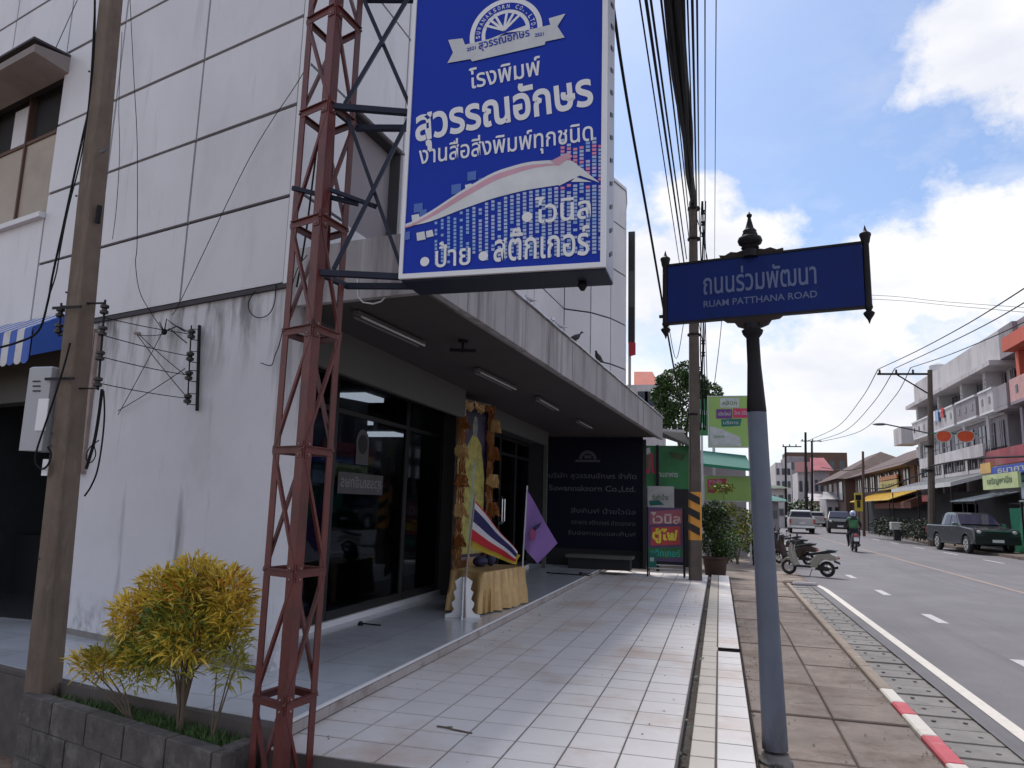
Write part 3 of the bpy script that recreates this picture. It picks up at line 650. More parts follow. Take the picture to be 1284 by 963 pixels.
def bayfront(ys_, ztop):
    for i, (a, b) in enumerate(zip(ys_, ys_[1:])):
        fr = MB(); z0 = FZ + .06
        fr.bb(XG - .02, XG + .02, a, a + .05, z0, ztop); fr.bb(XG - .02, XG + .02, b - .05, b, z0, ztop); fr.bb(XG - .025, XG + .025, a + .05, b - .05, z0, z0 + .09); fr.bb(XG - .025, XG + .025, a + .05, b - .05, ztop - .07, ztop); fr.bb(XG - .02, XG + .02, a + .05, b - .05, 2.42, 2.47)
        f = fr.build('door_frame', M_frame, bld)
        MB().bb(XG - .004, XG + .004, a + .05, b - .05, z0 + .09, 2.42).build('pane', M_glass, f); MB().bb(XG - .004, XG + .004, a + .05, b - .05, 2.47, ztop - .07).build('pane', M_glass, f)
bayfront([5.4, 7.0, 8.9, 10.2], 2.86); bayfront([10.98, 12.1, 13.2, 14.3, 15.38], 2.78)
hn = MB()
for y_ in (13.12, 13.28): hn.tube([(XG + .04, y_, 1.15), (XG + .10, y_, 1.2), (XG + .10, y_, 1.6), (XG + .04, y_, 1.65)], .014, 8)
hn.build('door_handle', M_chrome, bld)
# decals on the shop glass: company name seen mirrored from outside, and the emblem
nm = MB().bb(XG + .006, XG + .009, 7.15, 8.25, 1.57, 1.80).build('glass_decal', pm('decal_film', (.055, .055, .06), .6), bld)
text('สุวรรณอักษร', pm('decal_ink', (.17, .17, .175), .6), nm, (XG + .010, 7.2, 1.60), (0, 1, 0), (0, 0, 1), 1.0, .17, .02, mirror=True)
em = MB().bb(XG + .006, XG + .009, 7.52, 7.82, 1.90, 2.12); em.lathe([(.16, -.0015), (.16, .0015)], (XG + .0065, 7.67, 2.14), 24, 'X'); em = em.build('glass_emblem', MATS['decal_film'], bld)
MB().lathe([(.11, -.002), (.11, .002)], (XG + .010, 7.67, 2.13), 20, 'X').build('emblem_centre', M_dark, em)
# interior
room = MB()
x0, x1, y0, y1 = -9.0, XG - .15, 5.9, 15.4
room.bb(x0, x0 + .1, y0, y1, FZ, 3.0); room.bb(x0, x1, y1, y1 + .1, FZ, 3.0); room.bb(x0, -4.2, 6.9, 7.0, FZ, 3.0) if False else None
room.bb(x0, x1, y0, y1, 3.0, 3.06)
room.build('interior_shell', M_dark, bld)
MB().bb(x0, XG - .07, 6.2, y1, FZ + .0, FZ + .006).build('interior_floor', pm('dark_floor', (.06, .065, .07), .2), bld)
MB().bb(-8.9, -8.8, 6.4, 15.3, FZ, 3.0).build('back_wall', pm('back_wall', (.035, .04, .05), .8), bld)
for (x, y, l) in ((-5.3, 9.6, 1.15), (-7.2, 15.0, .9), (-6.6, 12.6, .5)):
    f = MB().bb(x - l / 2, x + l / 2, y - .3, y + .3, 2.93, 2.99).build('ceiling_light', M_lamp, bld)
for (x, y, s_, c_) in ((-4.9, 8.0, .8, (.03, .03, .06)), (-5.2, 9.3, .9, (.06, .06, .08)), (-4.7, 12.4, 1.0, (.04, .03, .03))):
    cb = MB().bb(x - .3, x + .3, y - .5, y + .5, FZ, FZ + s_); cb.bb(x - .25, x + .1, y - .3, y + .2, FZ + s_, FZ + s_ + .25); cb.build('interior_counter', pm('ctr%d' % int(y), c_, .5), bld)
# fluorescent battens, hanging ceiling hook, soffit hoop of cable
def batten(p, q, lab, broken=False):
    p, q = Vector(p), Vector(q); t = thing('fluorescent_batten', lab, 'lamp', tuple(p), group='fluorescent fittings under the canopy')
    MB().beam(p, q, .05, .03).build('housing', M_batten, t)
    d = (q - p).normalized(); s_ = Vector((d.y, -d.x, 0)) * .035
    MB().tube([p + d * .04 + s_ - Vector((0, 0, .03)), q - d * .04 + s_ - Vector((0, 0, .03))], .011, 8).build('tube', M_tube, t, smooth=True)
    MB().tube([p + d * .04 - s_ - Vector((0, 0, .03)), q - d * .04 - s_ - Vector((0, 0, .03))], .013, 8).build('tube', M_batten, t, smooth=True)
batten((-2.84, 5.33, 3.02), (-2.74, 6.54, 3.02), 'unlit twin fluorescent batten nearest the sign board on the canopy soffit')
batten((-2.65, 7.93, 3.02), (-2.57, 9.28, 3.02), 'unlit fluorescent batten above the gold draped portrait')
batten((-2.47, 10.17, 3.02), (-2.45, 11.4, 3.02), 'unlit fluorescent batten just beyond the portrait on the canopy soffit')
batten((-2.40, 12.9, 3.02), (-2.36, 14.1, 3.02), 'farthest fluorescent batten in front of the navy board')
hk = MB(); hk.tube([(-2.35, 6.59, 3.05), (-2.35, 6.59, 2.93)], .012, 6); hk.beam((-2.47, 6.55, 2.95), (-2.23, 6.63, 2.95), .03, .03); hk.lathe([(.05, -.01), (.05, .01)], (-2.35, 6.59, 3.04), 12)
tag(hk.build('ceiling_bracket', M_iron), 'small dark T shaped bracket fixed to the canopy soffit', 'bracket')
tag(MB().tube([gy(448, 340, 4.9), gy(449, 372, 4.9), gy(455, 379, 4.9), gy(468, 381, 4.9), gy(478, 378, 4.9), gy(486, 369, 4.9), gy(493, 345, 4.9)], .006, 6).build('dangling_cable', M_tube, smooth=True), 'grey cable looping below the near canopy edge', 'cable')
# neighbour bay at far left: grey lintel, dark open shop
nb = thing('neighbour_shop', 'open dark shop bay at far left under the striped awning', 'building', (-6.1, 5.85, 0))
MB(WM).bb(3.03, 8.0, -.25, -.05, 2.45, 3.19).build('lintel', M_transom, nb)
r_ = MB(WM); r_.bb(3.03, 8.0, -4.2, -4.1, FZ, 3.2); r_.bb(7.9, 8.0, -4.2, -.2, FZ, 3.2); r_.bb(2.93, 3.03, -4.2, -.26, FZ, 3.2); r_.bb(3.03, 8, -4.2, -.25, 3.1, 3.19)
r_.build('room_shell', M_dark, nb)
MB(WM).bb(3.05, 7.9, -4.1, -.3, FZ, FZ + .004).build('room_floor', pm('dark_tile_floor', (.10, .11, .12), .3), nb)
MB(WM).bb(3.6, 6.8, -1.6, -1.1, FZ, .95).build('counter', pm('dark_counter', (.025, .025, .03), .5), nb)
MB(WM).bb(3.5, 3.8, -2.0, -1.95, 2.30, 2.34).build('lit_strip', M_lamp, nb)
mb.build('wall_conduit', M_rust, bld)
# the dark navy company board closing the far end of the canopy
by = 16.5; bx0, bx1 = -3.85, -1.60
nbd = thing('company_board', 'tall navy company name board closing the far end under the canopy', 'sign board', (-2.7, by, FZ))
MB().bb(bx0, bx1, by, by + .06, .60, 3.06).build('board_face', M_navy, nbd)
MB().bb(bx0, bx1 - .003, by + .02, by + .07, FZ, .597).build('dark_blanking_panel', M_dark, nbd); MB().bb(bx1, bx1 + .07, by - .02, by + .08, FZ, 3.0).build('side_post', M_frame, nbd); MB().bb(bx0 - .9, bx0 - .003, by, by + .08, FZ, 3.0).build('side_infill', M_dark, nbd)  # added dark sheet hides the sunlit floor below the board
def btext(s, u0, v0, u1, h, mat=M_navyink, bold=.01):
    a, b = gy(u0, v0, by - .004), gy(u1, v0, by - .004); text(s, mat, nbd, (a.x, by - .003, a.z), (1, 0, 0), (0, 0, 1), b.x - a.x, h, bold)
btext('บริษัท สุวรรณอักษร จำกัด', 688, 601, 798, .16, bold=.015); btext('Suwannaksorn Co.,Ltd.', 688, 616, 797, .15, bold=.02)
btext('สิ่งพิมพ์ ป้ายไวนิล', 716, 643, 797, .12, bold=.005); btext('ตรายาง สติกเกอร์ ถ่ายเอกสาร', 716, 657, 797, .11, bold=.005); btext('รับออกแบบและพิมพ์', 712, 670, 797, .10, bold=.005)
c = gy(737, 576, by - .004); em = MB(); em.prism([(c.x + .2 * math.cos(PI * i / 12), by - .004, c.z + .2 * math.sin(PI * i / 12)) for i in range(13)] + [(c.x + .13 * math.cos(PI * i / 12), by - .004, c.z + .13 * math.sin(PI * i / 12)) for i in range(12, -1, -1)], (0, .002, 0))
em.bb(c.x - .28, c.x + .28, by - .004, by - .002, c.z - .06, c.z - .01); em.bb(c.x - .08, c.x + .08, by - .004, by - .002, c.z + .02, c.z + .09); em.build('emblem', M_navyink, nbd)
bn = thing('step_bench', 'low dark bench with pale top in front of the navy board', 'bench', (-2.5, 15.9, FZ))
MB().bb(-3.15, -1.75, 15.75, 16.25, .44, .50).build('bench_top', M_transom, bn); MB().bb(-3.1, -1.80, 15.80, 16.22, FZ, .438).build('bench_base', M_dark, bn)
# ================================================================ LATTICE TOWER AND SIGN BOX
TL = dict(F=Vector((-2.19, 3.62)), L=Vector((-2.44, 3.71)), R=Vector((-2.155, 3.88)), B=Vector((-2.405, 3.97)))
tower = thing('lattice_tower', 'red oxide painted lattice steel tower carrying the blue sign box', 'tower', (-2.3, 3.8, -.34))
cen = sum((v for v in TL.values()), Vector((0, 0))) / 4
def angle_iron(k, fl_w):
    p = TL[k]; nbr = {'F': ('L', 'R'), 'L': ('F', 'B'), 'R': ('F', 'B'), 'B': ('L', 'R')}[k]; t = .006; mb = MB()
    for q in nbr:
        d = (TL[q] - p).normalized(); nn = Vector((-d.y, d.x)); nn = nn if nn.dot(cen - p) > 0 else -nn
        pts = [p, p + d * fl_w, p + d * fl_w + nn * t, p + nn * t]; mb.prism([(a.x, a.y, -.36) for a in pts], (0, 0, 6.9))
    return mb.build('leg', M_redsteel, tower)
for k in 'LRB': angle_iron(k, .05)
angle_iron('F', .07)
rz = [-.22, .43, 1.10, 1.77, 2.455, 3.11, 3.82, 4.45, 5.1, 5.8, 6.4]
v3 = lambda k, z: Vector((TL[k].x, TL[k].y, z))
for z in rz:
    for a, b in (('F', 'L'), ('F', 'R'), ('L', 'B'), ('R', 'B')):
        d = (v3(b, z) - v3(a, z)).normalized() * .012; MB().beam(v3(a, z) + d, v3(b, z) - d, .006, .042).build('rung', M_redsteel, tower)
        MB().beam(v3(a, z + .018) + d, v3(b, z + .018) - d, .034, .005).build('rung_flange', M_redsteel, tower)
for i, (z0, z1) in enumerate(zip(rz, rz[1:])):
    for j, (a, b) in enumerate((('F', 'L'), ('F', 'R'), ('L', 'B'), ('R', 'B'))):
        if (i + j) % 2: a, b = b, a
        if j > 1 and (i + j) % 2: continue
        o_ = (cen - (TL[a] + TL[b]) / 2).normalized() * .008
        MB().beam(v3(a, z0) + Vector((*o_, 0)), v3(b, z1) + Vector((*o_, 0)), .019, .019).build('brace', M_redsteel, tower)
for z in rz[1:-1]:
    for k, n2 in (('F', 'L'), ('F', 'R')):
        d = (TL[n2] - TL[k]).normalized(); p = Vector((TL[k].x, TL[k].y, z)) + Vector((d.x, d.y, 0)) * .035; nn = Vector((d.y, -d.x, 0)); nn = nn if nn.dot(Vector((*(TL[k] - cen), 0))) > 0 else -nn
        g_ = MB().beam(p + nn * .004 - Vector((0, 0, .045)), p + nn * .004 + Vector((0, 0, .05)), .055, .004, nn).build('gusset_plate', M_redsteel, tower)
        bm_ = MB()
        for dz_ in (-.028, .03): bm_.ell(p + nn * .009 + Vector((0, 0, dz_)), (.006, .006, .006), 6, 4)
        bm_.build('bolts', M_rust, g_)['kind'] = 'stuff'
MB().bb(-2.5, -2.1, 3.58, 4.0, -.42, -.34).build('footing', M_conc2, tower)
MB().tube([(-2.30, 3.78, -.34), (-2.31, 3.79, .3), (-2.29, 3.77, 1.2), (-2.31, 3.78, 2.2), (-2.27, 3.84, 3.0), (-2.28, 3.80, 4.2)], .022, 8).build('cable_conduit', M_redsteel, tower, smooth=True)
SY = 3.80; SD = .30
P4 = lambda u, v, y=SY: gy(u, v, y)
bl, br = P4(498, 352), P4(759.5, 333.5); X0, X1 = bl.x + .012, br.x; Z0 = (bl.z + br.z) / 2; Z1 = 5.05
sign = thing('sign_box', 'big blue illuminated box sign with white Thai lettering hung from the tower', 'sign', (X0, SY, Z0))
FW = .028
MB().bb(X0, X1, SY + .012, SY + SD, Z0, Z1).build('cabinet', M_signgrey, sign)
MB().bb(X0 + .01, X1 - .003, SY + .012, SY + SD - .01, Z0 - .012, Z0 - .001).build('bottom_skin', M_bluesteel, sign)
fr = MB(); fr.bb(X0, X1, SY - .012, SY + .011, Z0, Z0 + FW); fr.bb(X0, X1, SY - .012, SY + .011, Z1 - FW, Z1); fr.bb(X0, X0 + FW * .8, SY - .012, SY + .011, Z0 + FW, Z1 - FW); fr.bb(X1 - FW, X1, SY - .012, SY + .011, Z0 + FW, Z1 - FW)
fr.build('face_frame', M_signwhite, sign)
bx = MB()
for i in range(16): bx.prism([(X1 + .002, SY + .13, Z0 + .1 + i * .14), (X1 + .002, SY + .22, Z0 + .14 + i * .14), (X1 + .002, SY + .22, Z0 + .165 + i * .14), (X1 + .002, SY + .13, Z0 + .125 + i * .14)], (.003, 0, 0))
bx.build('vent_slot', M_bluesteel, sign)
MB().lathe([(.02, 0), (.03, -.02), (.012, -.05)], (X1 - .16, SY + .2, Z0 - .012), 10).build('cable_gland', M_iron, sign)
face = MB().bb(X0 + FW * .8, X1 - FW, SY - .002, SY + .012, Z0 + FW, Z1 - FW).build('sign_face', M_signblue, sign)
yf = SY - .006
def stext(s, a, b, h, mat=M_signwhite, bold=.02, nm='lettering', lay=0):
    a, b = P4(*a, yf), P4(*b, yf); ux = (b - a); w_ = ux.length; ux = ux.normalized()
    text(s, mat, face, (a.x, yf - lay * .001, a.z), ux, (-ux.z, 0, ux.x), w_, h, bold, nm, 0)
stext('โรงพิมพ์', (589, 112), (678, 94), .135, bold=.012)
stext('สุวรรณอักษร', (522, 192), (746, 146), .30, bold=.028)
stext('งานสื่อสิ่งพิมพ์ทุกชนิด', (525, 214), (744, 184), .17, bold=.01)
def flat(pts, mat, nm, lay=0):
    mb = MB(); q = [P4(u, v, yf - lay * .0007) for u, v in pts]; mb.add(q, [tuple(range(len(q)))]); return mb.build(nm, mat, face)
# printed art: pixel columns, wave with pink stripe, squares
import bisect
top = [(507, 283), (540, 265), (580, 238), (620, 215), (660, 203), (700, 200), (730, 215), (752, 228)]
def lerp_tab(tab, x):
    for (a, b), (c, d) in zip(tab, tab[1:]):
        if x <= c: return b + (d - b) * max(0, (x - a)) / (c - a)
    return tab[-1][1]
low = [(507, 285), (540, 278), (580, 262), (620, 248), (660, 238), (700, 232), (730, 228), (752, 232)]
cols = {}
rp = random.Random(5)
for c in range(27):
    u = 545 + c * 7.9
    if u > 752: break
    w_ = 3.2 + 2.2 * (c / 27)
    v = lerp_tab(low, u) + 2; bottom = (330 - (u - 545) * .07) if rp.random() < .75 else 315
    if u > 700: v = 172 + rp.uniform(0, 14)
    while v < bottom:
        if rp.random() < .93 and not (u > 700 and lerp_tab(top, u) < v < lerp_tab(low, u)):
            k = 'p' if (u > 690 and v < 235) else 'l' if u > 585 else 'm'
            if k == 'p': k = rp.choice('plls')
            cols.setdefault(k if rp.random() < .8 else 'm', []).append([(u, v), (u + w_, v - .3), (u + w_, v + 3.0), (u, v + 3.3)])
        v += 4.6
for k, qs in cols.items():
    mb = MB()
    for q in qs:
        mb.add([P4(a, b, yf) for a, b in q], [(0, 1, 2, 3)])
    o = mb.build('pixel_pattern', {'p': M_pink, 'l': pm('print_pale', (.36, .45, .66), .4), 'm': M_ltblue, 's': M_lilac}[k], face); o['kind'] = 'stuff'
def strip(t_, b_, mat, nm, lay):
    us = [507 + i * (700 - 507) / 24 for i in range(25)]
    q = [(u, t_(u)) for u in us] + [(u, b_(u)) for u in us[::-1]]; flat(q, mat, nm, lay)
M_wave = pm('print_wave_white', (.62, .64, .66), .4)
us = [507 + i * 8.1 for i in range(25)]
wv = MB()
def smooth_tab(tab, x):
    return (lerp_tab(tab, x - 9) + lerp_tab(tab, x) + lerp_tab(tab, x + 9)) / 3
for i in range(len(us) - 1):
    a, b = us[i], us[i + 1]; wv.add([P4(a, smooth_tab(top, a), yf - .001), P4(b, smooth_tab(top, b), yf - .001), P4(b, smooth_tab(low, b), yf - .001), P4(a, smooth_tab(low, a), yf - .001)], [(0, 1, 2, 3)])
wv.add([P4(701, 199, yf - .001), P4(718, 202, yf - .001), P4(752, 229, yf - .001), P4(727, 220, yf - .001), P4(701, 233, yf - .001)], [(0, 1, 2, 3, 4)]); wv.add([P4(722, 222, yf - .001), P4(742, 228, yf - .001), P4(716, 228, yf - .001)], [(0, 1, 2)])
wv.build('wave_print', M_wave, face)
pk = MB()
for i in range(len(us) - 1):
    a, b = us[i], us[i + 1]
    f0 = lambda x: smooth_tab(top, x) + 3 + (x - 507) * .006; f1 = lambda x: smooth_tab(top, x) + 4 + 7 * math.sin(PI * min(1, (x - 500) / 215))
    pk.add([P4(a, f0(a), yf - .002), P4(b, f0(b), yf - .002), P4(b, f1(b), yf - .002), P4(a, f1(a), yf - .002)], [(0, 1, 2, 3)])
pk.add([P4(690, 202, yf - .002), P4(712, 191, yf - .002), P4(718, 196, yf - .002), P4(700, 208, yf - .002)], [(0, 1, 2, 3)])
pk.build('wave_stripe', pm('wave_pink', (.56, .30, .38), .4), face)
sq = MB(); sm_ = MB()
for (u, v, s_) in ((516, 270, 9), (522, 292, 10), (534, 290, 8), (583, 232, 8)):
    flat([(u, v), (u + s_, v - 2), (u + s_ + 2, v + s_ - 2), (u + 1, v + s_)], M_wave, 'square_print', 2.2)
pass
for (u, v, s_) in ((519, 256, 11), (526, 264, 9), (586, 216, 11), (504, 292, 10), (566, 232, 12), (600, 224, 10)): flat([(u, v), (u + s_, v - 2), (u + s_, v + s_ - 2), (u, v + s_)], M_midblue, 'faint_square_print', .4 + (u % 5) * .12)
pass
def dot(u, v, r, lay=2):
    c = P4(u, v, yf - lay * .001); MB().add([c] + [c + Vector((r * math.cos(2 * PI * i / 20), 0, r * math.sin(2 * PI * i / 20))) for i in range(20)], [(0, i + 1, (i + 1) % 20 + 1) for i in range(20)]).build('bullet_dot', M_signwhite, face)
M_halo = pm('print_backing_blue', (.03, .07, .34), .4)
dot(532.5, 328, .028); dot(606, 321, .028); dot(661, 272, .03)
stext('ป้าย', (546, 336), (590, 332), .15, bold=.012, lay=3); stext('สติ๊กเกอร์', (619, 329), (739, 320), .19, bold=.012, lay=3); stext('ไวนิล', (671, 281), (741, 274), .155, bold=.012, lay=3)
# emblem: rings, fan of book leaves, ribbon
ec = P4(634, 41, yf)
def ring(r0, r1, a0, a1, mat, lay, n=28, nm='emblem_ring'):
    mb = MB(); y = yf - lay * .001; c = ec
    for i in range(n):
        t0, t1 = a0 + (a1 - a0) * i / n, a0 + (a1 - a0) * (i + 1) / n
        p = lambda r, t: (c.x + r * math.cos(t), y, c.z + r * math.sin(t))
        mb.add([p(r0, t0), p(r1, t0), p(r1, t1), p(r0, t1)], [(0, 1, 2, 3)])
    mb.build(nm, mat, face)
ring(0, .222, -.05, PI + .42, M_signwhite, 1, 48); ring(.148, .192, -.02, PI + .38, M_signblue, 2, 40, 'emblem_band'); ring(0, .125, .22, PI + .26, M_signblue, 2, 24, 'emblem_fan')
for ia, a in enumerate((.62, .95, 1.32, 1.95, 2.28, 2.62)):
    p = Vector((ec.x - .01, yf - .003 - ia * .0004, ec.z + .015)); d = Vector((math.cos(a + .12), 0, math.sin(a + .12))); q = Vector((-d.z, 0, d.x)) * .0075
    MB().add([p - q, p + q, p + d * .13 + q, p + d * .13 - q], [(0, 1, 2, 3)]).build('fan_ray', M_signwhite, face)
for i, ch in enumerate('SUWANAKSORN CO.,LTD.'):
    a = PI + .02 - i * (PI + .04) / 19; c_ = Vector((ec.x + .157 * math.cos(a), yf - .003, ec.z + .157 * math.sin(a))); ux = Vector((math.sin(a), 0, -math.cos(a))); uy = Vector((math.cos(a), 0, math.sin(a)))
    if ch != ' ': text(ch, M_signwhite, face, c_ - ux * .011, ux, uy, .007 if ch in '.,I' else .017, .008 if ch in '.,' else .026, .01, 'arc_letter', 0)
M_rib = pm('ribbon_grey', (.52, .54, .56), .4)
flat([(561, 79), (568, 66), (562, 50), (580, 48), (583, 56), (690, 31), (688, 23), (709, 17), (699, 33), (708, 47), (684, 52), (683, 56), (592, 77), (590, 74)], M_rib, 'ribbon', 4)
stext('สุวรรณอักษร', (601, 66), (665, 49), .075, M_signblue, .015, 'ribbon_lettering', 5)
for u in (586, 671): stext('2521', (u, 65 if u < 600 else 47), (u + 11, 62 if u < 600 else 45), .022, M_signblue, .02, 'ribbon_lettering', 5)
# blue arms and crossed braces between tower and sign
def arm(nm, p, q, w_=.032): MB().beam(p, q, w_, w_).build(nm, M_bluesteel, sign)
ya, yb = SY + .05, SY + .24
za = [Z0 + .02, 3.82, 4.72]
for i, z in enumerate(za):
    arm('arm', (-2.19, 3.66, z), (X0 - .001, ya, z + .01), .034); arm('arm', (-2.155, 3.93, z), (X0 - .001, yb, z + .01), .034)
    arm('tie', (-2.2, 3.66, z), (-2.16, 3.95, z), .03); 
    if i < 2:
        z2 = za[i + 1]
        arm('cross_brace', (-2.13, 3.70, z + .03), (X0 - .005, ya - .02, z2 - .03), .022); arm('cross_brace', (-2.13, 3.74, z2 - .03), (X0 - .005, ya + .02, z + .03), .022)
MB().beam((-2.42, 3.66, 3.325), (-2.05, 3.80, 3.25), .024, .024).build('cross_rod', M_bluesteel, sign)
MB().beam((-2.20, 3.68, 3.31), (-1.95, 3.84, 3.24), .022, .022).build('cross_rod', M_bluesteel, sign)
# ================================================================ PLANTER, SHRUB
ptop = .17
pl_a, pl_b, pl_c = Vector((-4.51, 4.17)), Vector((-2.52, 3.58)), Vector((-2.50, 3.88))
planter = thing('block_planter', 'weathered grey concrete block planter at the foot of the steel tower', 'planter', (-3.5, 3.9, -.34))
def block_wall(a, b, th):
    d = (b - a); l = d.length; d = d.normalized(); m_ = frame((a.x, a.y, 0), (d.x, d.y, 0), (-d.y, d.x, 0))
    MB(m_).bb(.005, l - .005, .01, th - .01, -.42, ptop - .012).build('mortar_core', M_mortar, planter)
    for row in range(3):
        z1 = ptop - row * .195; s_ = -.2 if row % 2 else 0.0
        while s_ < l - .02:
            e = min(s_ + .392, l); MB(m_).bb(max(0, s_) + .003, e - .003, rr.uniform(-.004, .003), th, z1 - .187, z1, .006).build('block', M_block, planter); s_ += .40
    
block_wall(pl_a, pl_b, .10); block_wall(pl_b + Vector((-.0, .10)), pl_c, .10)
MB().prism([(-4.45, 4.24, -.3), (-2.60, 3.70, -.3), (-2.60, 3.92, -.3), (-4.3, 4.32, -.3)], (0, 0, .3 + ptop - .05)).build('planter_soil', M_soil, planter)
# brick front of the raised floor left of the planter
bw = thing('brick_footing_wall', 'reddish block footing wall under the raised floor at far left', 'wall', (-5.2, 4.5, -.34))
d = Vector((-3.85, 1.06)).normalized(); m_ = frame((-5.15 + .62 * 1, 4.53 - .17 , 0), (d.x, d.y, 0), (d.y, -d.x, 0))
for row in range(3):
    for i in range(9): MB(m_).bb(i * .4 - .2 * (row % 2) + .005, i * .4 + .395 - .2 * (row % 2), -.01 + rr.uniform(-.004, .004), .10, FZ - .03 - (row + 1) * .18, FZ - .03 - row * .18 - .008, .005).build('block', M_brick, bw)
MB(m_).bb(-.2, 3.6, -.03, -.012, -.4, FZ - .03).build('mortar_core', M_mortar, bw)
# grass in the planter
gr = MB(); rg = random.Random(4)
for _ in range(2600):
    t = rg.random() ** .8; p = Vector((-4.3 + t * 1.68, 0, 0)); yy = 4.20 + (3.71 - 4.20) * t + rg.uniform(.02, .22 + .04 * (1 - t)); p.y = yy; p.z = ptop - .05
    h = rg.uniform(.02, .07); a = rg.uniform(0, 6.3); d_ = Vector((math.cos(a), math.sin(a), 0)); q = Vector((-d_.y, d_.x, 0)) * .004
    gr.add([p - q, p + q, p + d_ * h * .7 + Vector((0, 0, h))], [(0, 1, 2)])
tag(gr.build('grass', M_grass), 'short grass growing in the block planter', 'grass', kind='stuff')
# shrub
shrub = thing('croton_shrub', 'bushy yellow and orange croton shrub growing in the block planter', 'shrub', (-3.2, 3.98, .1))
S4 = lambda u, v, y=3.98: gy(u, v, y)
st = MB(); base = S4(228, 888); 
stems = []
for (u, v, dy) in ((185, 790, .0), (200, 740, .1), (235, 720, -.1), (265, 725, .1), (290, 760, .0), (250, 780, -.15), (160, 800, .05), (215, 790, .15), (225, 745, .2), (280, 800, .12)):
    e = S4(u, v, 3.98 + dy); mid = base.lerp(e, .35) + Vector(((base.x - e.x) * .18, 0, .06)); b2 = base + Vector((rg.uniform(-.02, .02), rg.uniform(-.02, .02), 0)); b2.z = .1
    st.tube([b2, mid, e], .009, 6, .003); stems.append(e)
for (u, v) in ((112, 835), (135, 845), (95, 840), (150, 850)):
    e = S4(u, v, 4.02); b2 = S4(168, 885, 4.02); b2.z = .12; st.tube([b2, b2.lerp(e, .5) + Vector((0, 0, .03)), e], .007, 5, .003)
for (u, v) in ((290, 835), (272, 840), (300, 820)):
    e = S4(u, v, 3.9); b2 = S4(268, 888, 3.9); b2.z = .12; st.tube([b2, e], .006, 5, .003)
st.build('stems', M_trunk, shrub, smooth=True)
def blob(cs):
    tot = [q[3] for q in cs]
    def f(r_):
        u, v, ru, rv = r_.choices(cs, weights=[q[2] * q[3] for q in cs])[0][:4]
        while True:
            a, b, c = r_.uniform(-1, 1), r_.uniform(-1, 1), r_.uniform(-1, 1)
            if .15 < a * a + b * b + c * c < 1: break
        k = 3.98 / 930 * 1.05
        c0 = S4(u, v); d_ = Vector((a, c, -b)); return c0 + Vector((a * ru * k, c * ru * k * .75, -b * rv * k)), Vector((a, c, .5 - b))
    return f
cs_y = [(205, 745, 38, 34), (245, 728, 36, 28), (285, 745, 34, 32), (170, 775, 34, 30), (235, 765, 45, 35), (288, 775, 28, 28), (112, 832, 26, 12)]
cs_g = [(235, 790, 70, 45), (165, 810, 28, 32), (290, 810, 26, 28), (200, 825, 45, 28), (288, 842, 22, 24), (130, 835, 25, 16), (170, 852, 26, 22), (225, 850, 30, 14)]
m1 = MB(); leaves(m1, 6600, blob(cs_y + [(240, 800, 55, 32), (180, 820, 26, 24), (130, 838, 24, 14)]), .088, .013, .15, seed=21); tag(m1.build('yellow_foliage', M_leafy, shrub), kind='stuff')
m1 = MB(); leaves(m1, 3200, blob([(q[0], q[1] - 8, q[2] * .92, q[3]) for q in cs_g] + [(240, 745, 48, 30)]), .085, .013, .2, seed=22); tag(m1.build('green_foliage', M_leafg, shrub), kind='stuff')
m1 = MB(); leaves(m1, 600, blob([(195, 775, 34, 24), (285, 740, 30, 20), (240, 745, 45, 26), (245, 800, 40, 14)]), .10, .014, .2, seed=23); tag(m1.build('orange_foliage', M_leafo, shrub), kind='stuff')
m1 = MB(); leaves(m1, 900, blob([(235, 780, 60, 40), (180, 815, 30, 25)]), .09, .014, .2, seed=24); tag(m1.build('dark_foliage', M_leafm, shrub), kind='stuff')
# ================================================================ LEFT UTILITY POLE
YP = 4.28
pole = thing('utility_pole', 'square concrete utility pole with dark insulators standing at the planter corner', 'utility pole', (gy(55, 868, YP).x, YP, 0))
pb, pt = gy(56, 866, YP), gy(140, 0, YP + .02); pt = pb + (pt - pb) * 1.35; pb.z = -.34
wb, wt = .168, .108
def sect(c, w_, ch=.12, rot=-.10):
    h = w_ / 2; c_ = h * ch; pts = [(-h + c_, -h), (h - c_, -h), (h, -h + c_), (h, h - c_), (h - c_, h), (-h + c_, h), (-h, h - c_), (-h, -h + c_)]
    return [c + Vector((x * math.cos(rot) - y * math.sin(rot), x * math.sin(rot) + y * math.cos(rot), 0)) for x, y in pts]
mb = MB(); s0, s1 = sect(pb, wb), sect(pt, wt); mb.add(s0 + s1, [(i, (i + 1) % 8, (i + 1) % 8 + 8, i + 8) for i in range(8)] + [tuple(range(8)), tuple(range(8, 16))]); mb.build('shaft', M_concL, pole)
pc = lambda v: pb + (pt - pb) * ((gy(56 + (868 - v) * .097, v, YP).z - pb.z) / (pt.z - pb.z))
for v in (95, 185, 250, 370, 545, 560, 700):
    c = pc(v); MB().lathe([(.008, -.004), (.008, .004)], c + Vector((-.045, -.095, 0)), 8, 'Y').build('bolt_hole', M_joint, pole)
MB().bb(-.03, .03, -.003, .003, -.065, .065).M
c = pc(586); m_ = Matrix.Translation(c + Vector((-.048, -.098, 0))) @ Matrix.Rotation(.0, 4, 'Z'); MB(m_).bb(-.028, .02, -.02, -.012, -.065, .05).build('number_plate', M_signwhite, pole)
MB().beam(pc(278) + Vector((.10, -.02, .12)), pc(278) + Vector((.10, -.02, -.02)), .03, .02).build('clamp', M_iron, pole)
MB().tube([pc(195) + Vector((.09, -.05, 0)), pc(195) + Vector((.13, -.05, .01)), pc(195) + Vector((.14, -.05, .03))], .01, 6).build('hook', M_galv, pole)
